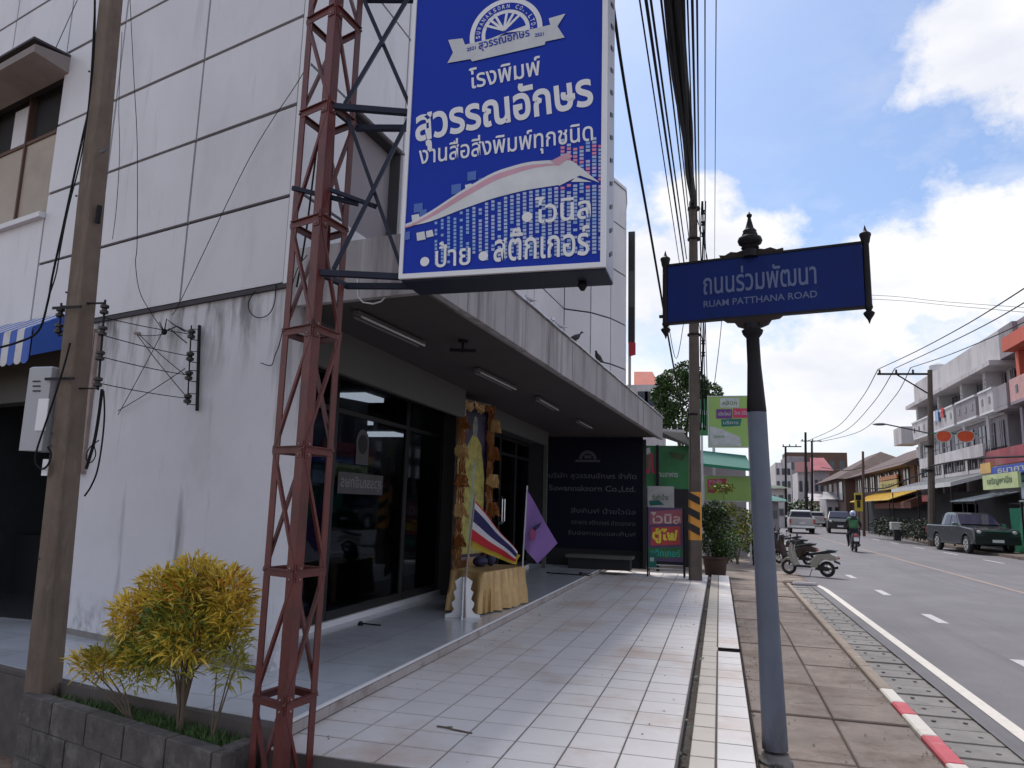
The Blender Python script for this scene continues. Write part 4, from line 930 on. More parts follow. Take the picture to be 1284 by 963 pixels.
def insul(mb, c, r=.03, h=.075): mb.lathe([(r * .5, -h / 2), (r, -h / 2 + .008), (r, -.012), (r * .6, -.006), (r * .6, .006), (r, .012), (r, h / 2 - .008), (r * .5, h / 2)], c, 12)
for side, us_, vs_ in (('R', 131, (388, 415, 446, 479)), ('L', 76, (392, 412))):
    for v in vs_:
        c = gy(us_ - (v - 388) * .09, v, YP - .02); b = MB(); insul(b, c); b.build('insulator', M_ceramic, pole, smooth=True)
    c0, c1 = gy(us_ + 1, vs_[0] - 12, YP - .02), gy(us_ - (vs_[-1] - 388) * .09, vs_[-1] + 10, YP - .02)
    MB().tube([c0, c1], .008, 6).build('insulator_rod', M_iron, pole)
    for v in (vs_[0] - 8, vs_[-1] + 8): 
        c = gy(us_ - (v - 388) * .09, v, YP - .02); MB().beam(c, pc(v), .02, .01).build('bracket', M_iron, pole)
for v in (390, 478): MB().beam(pc(v) + Vector((-.13, -.12, 0)), pc(v) + Vector((.13, -.12, 0)), .008, .02).build('strap', M_iron, pole)
# meter box
mx_ = thing('meter_box', 'pale grey electricity meter box hung on the left side of the near pole', 'meter box', tuple(gy(50, 568, YP)))
a, b = gy(30, 566, YP), gy(70, 462, YP); a.x += .045; b.x += .045; MB().bb(a.x + .01, b.x + .02, YP - .09, YP + .09, a.z, b.z, .012).build('case', pm('meter_case', (.36, .37, .40), .5, .06, 4), mx_)
a2, b2 = gy(38, 540, YP - .09), gy(56, 500, YP - .09); MB().bb(a2.x + .045, b2.x + .045, YP - .097, YP - .089, a2.z, b2.z).build('window', M_signwhite, mx_)
lv = MB()
for v in (478, 484, 490): p = gy(46, v, YP - .09); lv.bb(p.x - .03, p.x + .035, YP - .097, YP - .089, p.z - .006, p.z + .004)
lv.build('louvre', M_joint, mx_)
MB().beam((b.x, YP, (a.z + b.z) / 2), pc(515), .03, .03).build('mounting_arm', M_iron, mx_)
# insulator rack on the side wall, its wires
def ws(u, v, o_=0.0):
    r = ray(u, v); n_ = Vector((-.2747, -.9615, 0)); p0 = Vector((A0.x, A0.y, 0)) + n_ * o_; t = (p0 - CAM).dot(n_) / r.dot(n_); return CAM + r * t
rack = thing('insulator_rack', 'black four spool insulator rack bolted on the stained side wall', 'insulator rack', tuple(ws(245, 515)))
MB().tube([ws(250, 408, .02), ws(247, 515, .02)], .014, 6).build('rail', M_iron, rack)
for i, v in enumerate((419, 447, 471, 500)):
    c = ws(240 - i * 1.6, v, .11); b = MB(); insul(b, c, .032, .08); b.build('insulator', M_ceramic, rack, smooth=True)
    MB().beam(c + Vector((0, 0, .045)), ws(249 - i * .6, v - 6, .02), .012, .006).build('arm', M_iron, rack); MB().beam(c - Vector((0, 0, .045)), ws(249 - i * .6, v + 8, .02), .012, .006).build('arm', M_iron, rack)
MB().tube([ws(240, 408, .11), ws(235, 508, .11)], .006, 6).build('pin', M_iron, rack)
MB().lathe([(.03, -.01), (.03, .01)], ws(172, 418, .02), 10).build('wall_hook', M_rust, rack)
def sag(p, q, s_=.03, n=8): return [p.lerp(q, i / n) - Vector((0, 0, s_ * 4 * (i / n) * (1 - i / n))) for i in range(n + 1)]
def cable(lab, pts, r=.005, grp=None, cat='cable', mat=None, nm='cable'):
    return tag(MB().tube(catm(pts), r, 6).build(nm, mat or M_cable, None, smooth=True, loc=pts[0]), lab, cat, grp)
pr = lambda v: gy(131 - (v - 388) * .09, v, YP - .02)
for (v, v2, lab) in ((398, 419, 'topmost'), (420, 447, 'second'), (447, 471, 'third'), (480, 500, 'lowest')):
    cable('thin wire from near pole to the wall rack, %s of the four' % lab, sag(pr(v), ws(240, v2, .11), .01), .0035, 'wires to the wall rack', 'wire', nm='wire')
for i, (a, b, lab) in enumerate((((172, 420), (236, 500), 'slack wire sloping down from wall hook to lowest rack spool'), ((175, 420), (232, 470), 'slack wire sloping from wall hook to third rack spool'), ((148, 520), (206, 412), 'wire rising from the conduit end to the wire knot on the wall'),
                             ((148, 515), (232, 462), 'wire rising from the conduit end to the third rack spool'), ((172, 420), (206, 419), 'short level wire from wall hook to the wire knot'))):
    cable(lab, sag(ws(*a, .04), ws(*b, .06), .01), .0035, 'wires to the wall rack', 'wire', nm='wire')
kn = MB().ell(ws(206, 416, .06), (.03, .02, .03), 8, 6); kn.tube([ws(206, 416, .06), ws(209, 400, .05), ws(215, 405, .04), ws(232, 416, .08)], .005, 5); kn.tube([ws(206, 416, .06), ws(222, 409, .07), ws(240, 418, .11)], .005, 5); kn.tube([ws(200, 404, .06), ws(206, 416, .06), ws(213, 412, .06), ws(222, 420, .06), ws(234, 430, .1)], .005, 5)
tag(kn.build('wire_knot', M_cable), 'dark knot of joined wires beside the wall rack', 'wire knot')
cable('thin wire dropping over the upper panels behind the pole to the wire knot', [ws(163, 0, .05), ws(168, 100, .05), ws(172, 180, .05), ws(172, 300, .06), ws(170, 330, .05), ws(175, 365, .05), ws(188, 390, .05), ws(204, 414, .06)], .0035, None, 'wire', nm='wire')
cable('thin wire slanting over the panels from tower to the wall rack', [ws(384, 85, .10), ws(370, 108, .08), ws(312, 200, .05), ws(229, 372, .05), ws(215, 395, .05)], .0035, None, 'wire', nm='wire')
MB().ell(ws(168, 320, .06), (.02, .02, .05), 8, 6)
cable('thin wire rising from the window hood corner', [ws(70, 60, .5), ws(97, 0, .4)], .004, None, 'wire', nm='wire')
cable('thin wire hanging beside the pole over the panels', [ws(153, 40, .06), ws(149, 130, .06), ws(150, 190, .06), ws(146, 260, .06), ws(141, 300, .06)], .003, None, 'wire', nm='wire')
lp = lambda pts, y: [gy(u, v, y) for u, v in pts]
cable('thick black cable running down the left side of near pole to its insulators', lp([(119, -40), (118, 60), (112, 130), (104, 170), (92, 225), (78, 290), (66, 345), (60, 378), (48, 415), (20, 430), (-20, 440)], YP - .04), .0085)
cable('second thinner black cable beside the left side of near pole', lp([(119, 0), (113, 110), (103, 190), (86, 260), (76, 310), (70, 345), (60, 375)], YP - .07), .005)
cable('black cable curving past the meter box down to a loop', lp([(88, 430), (80, 460), (66, 505), (54, 540), (46, 565), (45, 580), (52, 588), (60, 583), (64, 570), (60, 560)], YP - .13), .007)
cable('bundle of black cables falling from the right insulators to the pole', lp([(128, 488), (124, 520), (119, 550), (113, 572), (108, 588)], YP - .05), .011)
cable('black cable looping out to the right of near pole', lp([(130, 490), (131, 520), (128, 555), (122, 590), (114, 610), (106, 622)], YP - .06), .006)
cable('thin wire looping off right of the pole below its insulators', lp([(124, 552), (112, 562), (108, 575), (114, 580), (120, 570), (117, 556)], YP - .06), .004, None, 'wire', nm='wire')
cable('thin drop wire loop at the upper right of the side wall', [ws(u, v, .04) for u, v in ((346, 357), (344, 380), (336, 395), (322, 398), (313, 390), (312, 378), (320, 365))], .004, None, 'wire', nm='wire')
cable('thin wire hanging from the tower to a plug on the side wall', [ws(u, v, .05) for u, v in ((385, 320), (370, 345), (352, 425), (345, 445), (340, 458), (327, 455))], .004, None, 'wire', nm='wire')
cable('dark cable beside the left leg of the steel tower', lp([(420, 0), (412, 80), (398, 180), (384, 290), (372, 360)], 3.95), .006)
# striped awning
aw = thing('striped_awning', 'blue and white striped scalloped awning over the far left shop', 'awning', tuple(ws(70, 455, .3)))
s0 = 3.02; wst = .135
for i in range(18):
    a, b = s0 + i * wst, s0 + (i + 1) * wst; m_ = M_awnblue if i % 2 == 0 else M_awnwhite
    MB(WM).prism([(a, .02, 3.33), (a, .44, 3.06), (a, .44, 3.048), (a, .02, 3.318)], (b - a - .002, 0, 0)).build('roof_stripe', m_, aw)
    vb = [(a, .44, 3.046), (b - .002, .44, 3.046), (b - .002, .44, 2.75)] + [((a + b) / 2 + (b - a) / 2 * math.cos(t * PI / 6), .44, 2.75 - .045 * math.sin(t * PI / 6)) for t in range(1, 6)] + [(a, .44, 2.75)]
    MB(WM).prism(vb, (0, .006, 0)).build('valance_stripe', m_, aw)
MB(WM).prism([(s0 - .002, .02, 3.32), (s0 - .002, .43, 3.05), (s0 - .002, .43, 2.78), (s0 - .002, .02, 2.95)], (-.006, 0, 0)).build('side_flap', M_awnblue, aw)
MB(WM).tube([(s0, .42, 3.04), (s0 + 2.4, .42, 3.04)], .012, 6).build('awning_rail', M_rust, aw)
# ================================================================ STREET NAME POST
PB = gz(973, 957, 0); PBv = Vector((PB.x, PB.y, 0)); yP = PB.y
post = thing('street_sign_post', 'grey blue street name post with black finials beside the tiled ledge', 'street sign', (PB.x, PB.y, 0))
zt = gy(952, 516, yP).z; zc = gy(957, 405, yP).z
tx_ = gy(958, 516, yP).x - PB.x
top_c = Vector((PB.x - .075, PB.y, zc))
ptx = lambda z: Vector((PB.x + (top_c.x - PB.x) * z / zc, PB.y, z))
def pl_(prof, name, mat, n=20):
    vs = MB()
    pts = []
    for r, z in prof: pts.append((r, z))
    mb = MB(); k = len(pts)
    for r, z in pts:
        c = ptx(z); mb.v += [c + Vector((r * math.cos(2 * PI * j / n), r * math.sin(2 * PI * j / n), 0)) for j in range(n)]
    mb.f = [(i * n + j, i * n + (j + 1) % n, (i + 1) * n + (j + 1) % n, (i + 1) * n + j) for i in range(k - 1) for j in range(n)] + [tuple(range(n))[::-1], tuple((k - 1) * n + j for j in range(n))]
    return mb.build(name, mat, post, smooth=True)
pl_([(.10, -.03), (.098, .015), (.084, .03), (.080, .05), (.078, .06)], 'base_collar', M_conc2)
pl_([(.076, .08), (.067, .8), (.061, zt - .01), (.058, zt)], 'pole', M_galv, 24)
pl_([(.060, zt - .005), (.062, zt), (.056, zt + .1), (.044, zc - .28), (.042, zc - .10), (.05, zc - .09), (.062, zc - .075), (.07, zc - .05), (.055, zc - .04), (.05, zc)], 'upper_column', M_iron, 24)
# plate: vertical board seen obliquely
yL_, yR_ = 5.20, 4.96
q0, q1 = gy(838, 366, yL_), gy(1083, 347, yR_); 
zb = (gy(838, 403, yL_).z + gy(1085, 386, yR_).z) / 2; zt_ = (gy(838, 333, yL_).z + gy(1082, 309, yR_).z) / 2
pu = Vector((q1.x - q0.x, q1.y - q0.y, 0)); pw = pu.length; pu.normalize(); PM = frame((q0.x, q0.y, 0), pu, (-pu.y, pu.x, 0))
# the plate droops slightly to the left as in the photo
tl_ = Matrix.Translation((q0.x, q0.y, 0)) 
plate = MB(PM).bb(0, pw, -.018, .018, zb, zt_).build('name_plate', M_plate, post)
fr = MB(PM); fr.bb(0, pw, -.024, .024, zb - .014, zb - .001); fr.bb(0, pw, -.024, .024, zt_ + .001, zt_ + .016); fr.build('plate_frame', M_iron, post)
h_ = zt_ - zb
def ptxt(s, a, b, z, h, bold): o_ = PM @ Vector((pw * a, -.021, z)); text(s, M_plateink, plate, o_, PM.to_3x3() @ Vector((1, 0, 0)), (0, 0, 1), pw * (b - a), h, bold, 'lettering', 0)
ptxt('ถนนร่วมพัฒนา', .20, .78, zb + h_ * .42, h_ * .44, .012); ptxt('RUAM PATTHANA ROAD', .20, .78, zb + h_ * .20, h_ * .115, .01)
fin = [(.012, -.10), (.004, -.085), (.020, -.06), (.034, -.035), (.036, -.025), (.018, -.015), (.026, 0)]
for x in (-.02, pw + .02):
    c = PM @ Vector((x, 0, 0)); mb = MB()
    mb.lathe([(.002, zb - .115), (.010, zb - .09), (.032, zb - .055), (.034, zb - .045), (.016, zb - .03), (.026, zb - .01), (.022, zb + .01), (.020, zt_), (.026, zt_ + .015), (.030, zt_ + .04), (.036, zt_ + .06), (.034, zt_ + .07), (.014, zt_ + .085), (.008, zt_ + .10), (.002, zt_ + .125)], (c.x, c.y, 0), 14)
    mb.build('end_finial', M_iron, post, smooth=True)
tc_ = Vector((top_c.x, top_c.y, 0)); z0 = zt_ + .015
MB().lathe([(.05, z0 - .02), (.045, z0 + .03), (.06, z0 + .045), (.052, z0 + .06), (.075, z0 + .075), (.082, z0 + .095), (.075, z0 + .115), (.05, z0 + .13), (.052, z0 + .14), (.044, z0 + .155), (.046, z0 + .165), (.028, z0 + .185), (.022, z0 + .21), (.014, z0 + .24), (.010, z0 + .26), (.018, z0 + .272), (.018, z0 + .282), (.006, z0 + .292), (.002, z0 + .305)], tc_, 20).build('crown_finial', M_iron, post, smooth=True)
mb = MB(PM); cx_ = (tc_ - Vector((q0.x, q0.y, 0))).dot(pu)
for s in (-1, 1):
    mb.prism([(cx_, -.02, z0), (cx_ + s * .20, -.02, z0), (cx_ + s * .21, -.02, z0 + .022), (cx_ + s * .17, -.02, z0 + .016), (cx_ + s * .13, -.02, z0 + .036), (cx_ + s * .09, -.02, z0 + .028), (cx_, -.02, z0 + .05)], (0, .04, 0))
    mb.prism([(cx_, -.03, zb - .015), (cx_ + s * .19, -.03, zb - .015), (cx_ + s * .17, -.03, zb - .03), (cx_ + s * .12, -.03, zb - .035), (cx_ + s * .10, -.03, zb - .065), (cx_ + s * .06, -.03, zb - .08), (cx_, -.03, zb - .09)], (0, .06, 0))
mb.build('scroll_bracket', M_bronze, post)
MB().beam(PM @ Vector((-.065, 0, zb + .05)), PM @ Vector((-.02, 0, zb + .05)), .02, .02).build('side_bolt', M_iron, post)
# ================================================================ ALTAR: portrait frame, skirted table, flags
pg = Vector((-3.33, 10.15)); 
F0, F1 = Vector((-3.47, 9.66, 0)), Vector((-3.25, 10.42, 0)); fd = (F1 - F0).normalized()
AM = frame((F0.x, F0.y, 0), fd, (-fd.y, fd.x, 0)); aw_ = (F1 - F0).length
por = thing('draped_portrait', 'tall framed portrait draped with gold and orange swags standing at the shop front', 'portrait', (F0.x, F0.y, FZ))
za, zb_ = FZ + .55, 2.95
fr = MB(AM); fr.bb(0, .06, -.03, .03, FZ, zb_); fr.bb(aw_ - .06, aw_, -.03, .03, FZ, zb_); fr.bb(.06, aw_ - .06, -.03, .03, zb_ - .06, zb_); fr.bb(.06, aw_ - .06, -.03, .03, za - .06, za); fr.build('frame', M_rust, por)
pic = MB(AM).bb(.06, aw_ - .06, -.01, .02, za, zb_ - .06).build('picture', pm('picture_ground', (.02, .012, .045), .45, .5, 6), por)
def apoly(pts, mat, nm, o_=.012): MB(AM).add([(x * aw_, -o_, za + z * (zb_ - za)) for x, z in pts], [tuple(range(len(pts)))]).build(nm, mat, pic)
apoly([(.12, .02), (.88, .02), (.86, .5), (.72, .72), (.56, .78), (.44, .78), (.28, .70), (.14, .45)], pm('robe_print', (.30, .27, .06), .5, .4, 10), 'yellow_figure')
apoly([(.45, .77), (.57, .77), (.59, .84), (.55, .90), (.47, .90), (.43, .84)], pm('pale_print', (.16, .19, .16), .5, .4, 10), 'figure_head', .014)
apoly([(.40, .10), (.50, .10), (.55, .60), (.48, .62)], pm('sash_print', (.22, .28, .20), .4, .2, 8), 'sash', .014)
rs = random.Random(9)
def ruffle(x, z, w0, w1, h, amp=.03, folds=5, y0=-.05, mat=None, nm='swag', ca=0.0):
    """a hanging sheet of cloth gathered at the top and fanned out below, with real folds"""
    mb = MB(AM); nu, nv = 26, 8; ph = rs.uniform(0, 6)
    for i in range(nv + 1):
        t = i / nv; w_ = w0 + (w1 - w0) * t ** .8
        for j in range(nu + 1):
            s_ = j / nu - .5; f = math.sin(s_ * folds * 2 * PI + ph) + .4 * math.sin(s_ * folds * 4.3 * PI + ph * 2 + t)
            mb.v.append(mb.M @ Vector((x + s_ * w_ + .006 * math.sin(ph + t * 5), y0 - amp * (.35 + t) * f * .7 - .02 * (1 - (2 * s_) ** 2) + rs.uniform(-.012, .012), z - h * t * (1 + .28 * f + rs.uniform(-.08, .08)) - ca * 4 * (.25 - s_ * s_) + .012 * f * t)))
    mb.f = [(i * (nu + 1) + j, i * (nu + 1) + j + 1, (i + 1) * (nu + 1) + j + 1, (i + 1) * (nu + 1) + j) for i in range(nv) for j in range(nu)]
    mb.build(nm, mat or (M_gold if rs.random() < .35 else M_golddk), por, smooth=True)
z_ = zb_ - .04; i = 0
while z_ > FZ + .5:
    ruffle(.03, z_, .15, .17, .34, .035, 4, -.045, M_golddk if i % 2 else M_gold, 'side_drape'); ruffle(aw_ - .03, z_, .12, .15, .34, .03, 4, -.045, M_golddk, 'side_drape')
    if i % 2 == 1: ruffle(-.01 + rs.uniform(-.02, .02), z_ - .02, .20, .25 + rs.uniform(-.03, .03), .15, .055, 7, -.09, M_golddk if i % 4 == 1 else M_gold, 'bow'); ruffle(aw_ + .01 + rs.uniform(-.02, .02), z_ + .02, .18, .25 + rs.uniform(-.03, .03), .17, .055, 7, -.09, M_gold if i % 4 == 1 else M_golddk, 'bow')
    z_ -= .20; i += 1
for k in range(3): ruffle(.12 + k * (aw_ - .24) / 2, zb_ + .0, .28, .22, .12, .02, 4, -.08, None, 'top_swag', .05)
for k in range(3): ruffle(.12 + k * (aw_ - .24) / 2, za + .02, .26, .28, .22, .03, 5, -.08, None, 'bottom_swag', .05)
MB(AM).bb(.0, aw_, .0, .03, FZ, za - .1).build('backing_cloth', pm('ochre_cloth', (.17, .085, .03), .7, .2, 6), por)
# table with pleated gold skirt
tb_ = thing('skirted_table', 'low table under a pleated gold satin skirt in front of the portrait', 'table', (-2.75, 9.2, FZ))
tcn = [Vector((-3.15, 8.72, 0)), Vector((-2.70, 8.60, 0)), Vector((-2.50, 9.80, 0)), Vector((-3.05, 9.9, 0))]
tzp = .70; per = []
for a, b in zip(tcn, tcn[1:] + tcn[:1]):
    n_ = int((b - a).length / .022)
    for i in range(n_): per.append(a.lerp(b, i / n_))
cc = sum(tcn, Vector()) / 4; vs = []; K = len(per)
for lev, (z, amp, out_) in enumerate(((tzp, .0, .0), (tzp - .02, .006, .01), (tzp - .2, .016, .02), (FZ + .2, .022, .035), (FZ + .015, .028, .05))):
    for i, p in enumerate(per):
        d = (p - cc).normalized(); am = 1.5 * amp * math.sin(i * .8 + 1.1 * math.sin(i * .23) + lev * .12) + amp * .5 * math.sin(i * .37); vs.append(p + d * (out_ + am) + Vector((0, 0, z)))
mb = MB().add(vs, [(l * K + i, l * K + (i + 1) % K, (l + 1) * K + (i + 1) % K, (l + 1) * K + i) for l in range(4) for i in range(K)]); mb.build('skirt', M_gold, tb_, smooth=True)
MB().prism([p + Vector((0, 0, tzp - .015)) for p in tcn], (0, 0, .018)).build('table_cloth_top', M_gold, tb_)
for p in tcn:
    q = p.lerp(cc, .12); MB().bb(q.x - .02, q.x + .02, q.y - .02, q.y + .02, FZ, tzp - .02).build('leg', M_trunk, tb_)
ob_ = MB(); ob_.ell((-2.98, 9.35, tzp + .07), (.10, .14, .07), 10, 6); ob_.ell((-2.9, 9.55, tzp + .10), (.07, .08, .10), 10, 6)
tag(ob_.build('offering_bundle', pm('dark_cloth', (.02, .02, .06), .7), None, smooth=True, loc=(-2.98, 9.35, tzp)), 'dark folded bundle lying on the gold skirted table', 'bundle')
# flag stand with Thai flag, yellow edged flag behind; purple flag
def cloth(base_top, base_bot, tip_mid, sizes, colors, name_, parent, tilt=.12):
    """bunched flag: hoist edge between two points on the staff, fly edge given by two points; stripes along the hoist"""
    (h0, h1), (f0, f1) = (base_top, base_bot), tip_mid
    for (t0, t1, mt_) in colors:
        mb = MB(); n = 14; vs = []
        for i in range(n + 1):
            s_ = i / n
            for t in (t0, (t0 + t1) / 2, t1):
                p = h0.lerp(h1, t).lerp(f0.lerp(f1, t), s_); fold = math.sin(s_ * 9 + t * 3) * .022 * s_ + math.sin(s_ * 4) * .02
                vs.append(p + Vector((fold * .5, fold, -.10 * math.sin(PI * s_) * .25)))
        mb.add(vs, [(i * 3 + j, i * 3 + j + 1, (i + 1) * 3 + j + 1, (i + 1) * 3 + j) for i in range(n) for j in range(2)])
        vs2 = len(mb.v); mb.build(name_, mt_, parent, smooth=True)
yF = 8.30
fs1 = thing('flag_stand', 'white fretwork flag stand holding the drooping red white and blue flag', 'flag stand', tuple(gy(580, 775, yF)))
g = lambda u, v, y=yF: gy(u, v, y)
MB().tube([g(583, 775), g(583, 732), g(596, 620)], .012, 8).build('staff', M_rust, fs1)
cb = g(580, 774); prof = [(.0, 0), (.20, 0), (.20, .03), (.13, .05), (.10, .09), (.12, .12), (.13, .16), (.09, .20), (.10, .24), (.115, .28), (.08, .31), (.09, .36), (.10, .40), (.06, .43), (.03, .45), (0, .45)]
pts = [(x, z) for x, z in prof] + [(-x, z) for x, z in prof[::-1]][1:-1]
for rz_, off in ((0, .0), (PI / 2, 0)):
    m_ = Matrix.Translation((cb.x, cb.y, FZ)) @ Matrix.Rotation(rz_ + .3, 4, 'Z'); mb = MB(m_)
    q = [(x, -.008 + rz_ * .001, z) for x, z in pts]; ok_ = []
    for p in q:
        if not ok_ or (Vector(p) - Vector(ok_[-1])).length > 1e-5: ok_.append(p)
    mb.prism(ok_, (0, .016, 0)); mb.build('fretwork_panel', M_signwhite, fs1)
MB().tube([Vector((cb.x, cb.y, FZ)), Vector((cb.x, cb.y, FZ + .46))], .02, 8).build('socket', M_galv, fs1)
h0, h1 = g(594, 625), g(589, 678); f0, f1 = g(650, 692, 8.25), g(650, 705, 8.25)
fl1 = cloth(h0, h1, (f0, f1), None, [(0, .05, M_fred), (.05, .2, M_fwhite), (.2, .52, M_fblue), (.52, .70, M_fwhite), (.70, .96, M_fred)], 'flag_stripe', fs1)
h0, h1 = g(589.5, 672, 8.36), g(588.5, 684, 8.36); f0, f1 = g(651, 690, 8.30), g(649, 704, 8.30); cloth(h0, h1, (g(653, 696, 8.31), g(650, 708, 8.31)), None, [(0, 1, M_fyel)], 'yellow_flag_edge', fs1)
fs2 = thing('purple_flag', 'purple flag with small red emblem on a thin pole behind the gold table', 'flag', tuple(g(655, 712, 9.6)))
g2 = lambda u, v, y=9.62: gy(u, v, y)
MB().tube([g2(655, 712), g2(661, 609)], .010, 8).build('staff', M_tube, fs2)
mb = MB(); n = 10; vs = []
for i in range(n + 1):
    s_ = i / n
    for t in (0, .33, .66, 1):
        p = g2(661, 614).lerp(g2(656, 685), t).lerp(g2(699, 681).lerp(g2(674, 707), t), s_); f_ = .02 * math.sin(s_ * 7 + t * 2); vs.append(p + Vector((0, f_ - .01, 0)))
mb.add(vs, [(i * 4 + j, i * 4 + j + 1, (i + 1) * 4 + j + 1, (i + 1) * 4 + j) for i in range(n) for j in range(3)])
mb.build('cloth', M_purple, fs2, smooth=True)
m2 = MB(); 
for (pts, mt_, nm) in (([(664, 668), (667, 661), (672, 664), (671, 676), (665, 678)], pm('flag_pink', (.35, .08, .22), .7), 'emblem_wash'), ([(667, 662), (671, 659), (677, 656), (680, 654), (676, 661), (671, 665)], M_fblue, 'emblem_bird')):
    MB().add([g2(u, v, 9.585) for u, v in pts], [tuple(range(len(pts)))]).build(nm, mt_, fs2)
# floor spikes (holders of the door stop rods)
for (u, v, lab) in ((452, 784, 'small black door stop rod lying on the polished floor by the glass front'), (728, 720, 'small black floor bracket far along the step by the navy board')):
    p = gz(u, v, FZ); mb = MB(); mb.tube([p + Vector((0, 0, .02)), p + Vector((.22, .02, .012))], .008, 6); mb.lathe([(.03, 0), (.03, .02), (.015, .04)], p, 10); tag(mb.build('door_stop', M_iron, None, loc=p), lab, 'door stop')
p = gz(700, 720, FZ); tag(MB().tube([p + Vector((-.25, .1, .01)), p + Vector((0, 0, .015)), p + Vector((.3, .0, .01)), p + Vector((.62, -.06, .012))], .012, 6).build('hose', M_iron, None, smooth=True, loc=p), 'short black hose lying on the polished floor behind the purple flag', 'hose')
# ================================================================ CONCRETE POLE WITH HAZARD STRIPES
YQ = 15.69; q0 = gy(872, 727, YQ); q0.z = TZ - .1; q1 = gy(869, 262, YQ)
pole2 = thing('street_pole', 'tall concrete utility pole with orange and black hazard stripes at the terrace edge', 'utility pole', tuple(q0))
q1 = q0 + (q1 - q0) * 1.02
def csec(c, w_): return sect(c, w_, .2, .12)
def frust(a, b, wa, wb_, ta=0, tb_=1):
    p, q = a.lerp(b, ta), a.lerp(b, tb_); s0, s1 = csec(p, wa + (wb_ - wa) * ta), csec(q, wa + (wb_ - wa) * tb_); return MB().add(s0 + s1, [(i, (i + 1) % 8, (i + 1) % 8 + 8, i + 8) for i in range(8)] + [tuple(range(8)), tuple(range(8, 16))])
frust(q0, q1, .25, .16).build('shaft', M_conc, pole2)
tz = lambda v: (gy(870, v, YQ).z - q0.z) / (q1.z - q0.z)
band = frust(q0, q1, .257, .167, tz(677), tz(617)).build('hazard_band', pm('hazard_orange', (.62, .27, .03), .5, .1, 8), pole2)
for k in range(3):
    c = gy(870, 634 + k * 19.0 - 8, YQ); hw = .143
    for (dx0, dx1, yy) in ((-.5, .5, -1),):
        mb = MB(); y_ = q0.y - .131 + .01
        a, b = c.x - .115, c.x + .122; sl = .155; h = .15
        mb.prism([(a, y_ - .012, c.z + sl), (a, y_ - .012, c.z + sl - h), (b, y_ - .012, c.z - sl * .2 - h * .55), (b, y_ - .012, c.z - sl * .2 + h * .45)], (0, .006, 0)); mb.build('hazard_stripe', M_black, pole2)
for v in (262, 300, 420, 520): 
    c = gy(870, v, YQ); MB().lathe([(.135, -.02), (.135, .02)], c, 12).build('pole_band', M_iron, pole2)
for i, v in enumerate((268, 282, 296, 430, 445)):
    c = gy(872, v, YQ); MB().lathe([(.02, -.05), (.045, -.04), (.025, 0), (.045, .04), (.02, .05)], (c.x + .16, c.y - .05, c.z), 10).build('insulator', M_ceramic, pole2, smooth=True)
b = MB()
for k, (dx, r) in enumerate(((.15, .018), (.19, .012), (.12, .014), (.22, .009))):
    pts = [gy(872, v, YQ) + Vector((dx + .02 * math.sin(v * .05 + k), -.08, 0)) for v in (255, 300, 350, 400, 440, 480, 510, 540)]; b.tube(pts, r, 6)
b.build('riser_cables', M_cable, pole2, smooth=True)
# overhead lines
def over(u0, u1, v1, r, lab, yA=5.0, yB=YQ, far=None):
    p1 = gy(u1, v1, yB); p0 = gy(u0, 0, yA); d = p0 - p1; pts = []
    for i in range(14):
        t = -i / 9 if False else i / 9; p = p1 + d * t; s_ = .0 if t <= 1 else 0; p.z -= .25 * math.sin(PI * min(t / 1.45, 1)) * 0; pts.append(p)
    if far: pts = [far] + pts
    tag(MB().tube(pts, r, 6).build('overhead_cable', M_cable, None, smooth=True, loc=pts[0]), lab, 'overhead cable', 'overhead lines along the pavement')
over(779, 843, 448, .019, 'thick overhead cable that emerges from behind the blue sign box', far=gy(860, 500, 24), yA=4.5) if False else None
p = [gy(772, 30, 8.0), gy(779, 80, 8.6), gy(793, 165, 9.8), gy(817, 300, 12.4), gy(841, 440, 17.5), gy(856, 520, 26)]
tag(MB().tube([p[0] + (p[0] - p[1]) * 3] + catm(p), .02, 6).build('overhead_cable', M_cable, None, smooth=True, loc=p[0]), 'thick overhead cable that emerges from behind the blue sign box', 'overhead cable', 'overhead lines along the pavement')
for (u0, u1, v1, r, lab) in ((802, 852, 330, .007, 'leftmost thin overhead line crossing the sky left of the bundle'), (810, 858, 332, .013, 'second overhead line from the left, thicker, passing behind the street plate'), (816, 861, 325, .010, 'third overhead line from the left'),
        (829, 864, 300, .009, 'fourth overhead line close to the left side of the bundle'), (835, 866, 290, .008, 'thin overhead line touching the left side of the thick bundle'), (862, 871, 262, .007, 'overhead line just right of the thick bundle'),
        (868, 874, 282, .011, 'thick single overhead line right of the bundle'), (874, 877, 290, .008, 'second thin line right of the thick bundle'), (884, 884, 310, .005, 'faint thin line second from the right'), (898, 896, 330, .004, 'rightmost faint thin overhead line')):
    over(u0, u1, v1, r, lab)
b = MB(); rb = random.Random(2); p1 = gy(869, 255, YQ); p0 = gy(846, 0, 5.0)
for k in range(9):
    a = rb.uniform(0, 6.28); r_ = rb.uniform(0, .06); d = Vector((math.cos(a) * r_, 0, math.sin(a) * r_)); ph = rb.uniform(0, 6)
    b.tube([p1 + (p0 - p1) * (i / 12) + d * (1 + .25 * math.sin(ph + i)) * (.7 + .35 * i / 12) for i in range(20)], rb.uniform(.02, .032), 6)
tag(b.build('cable_bundle', M_cable, None, smooth=True, loc=p1), 'thick twisted bundle of black telecom cables running overhead to the striped pole', 'cable bundle')
p = [gy(882, 300, YQ), gy(888, 330, 17), gy(893, 345, 19), gy(905, 420, 24), gy(896, 470, 30)]
tag(MB().tube([gy(872, 268, YQ)] + p[:2], .01, 6).build('overhead_cable', M_cable, None, smooth=True, loc=p[0]), 'short drooping cable right of the striped pole top', 'overhead cable')
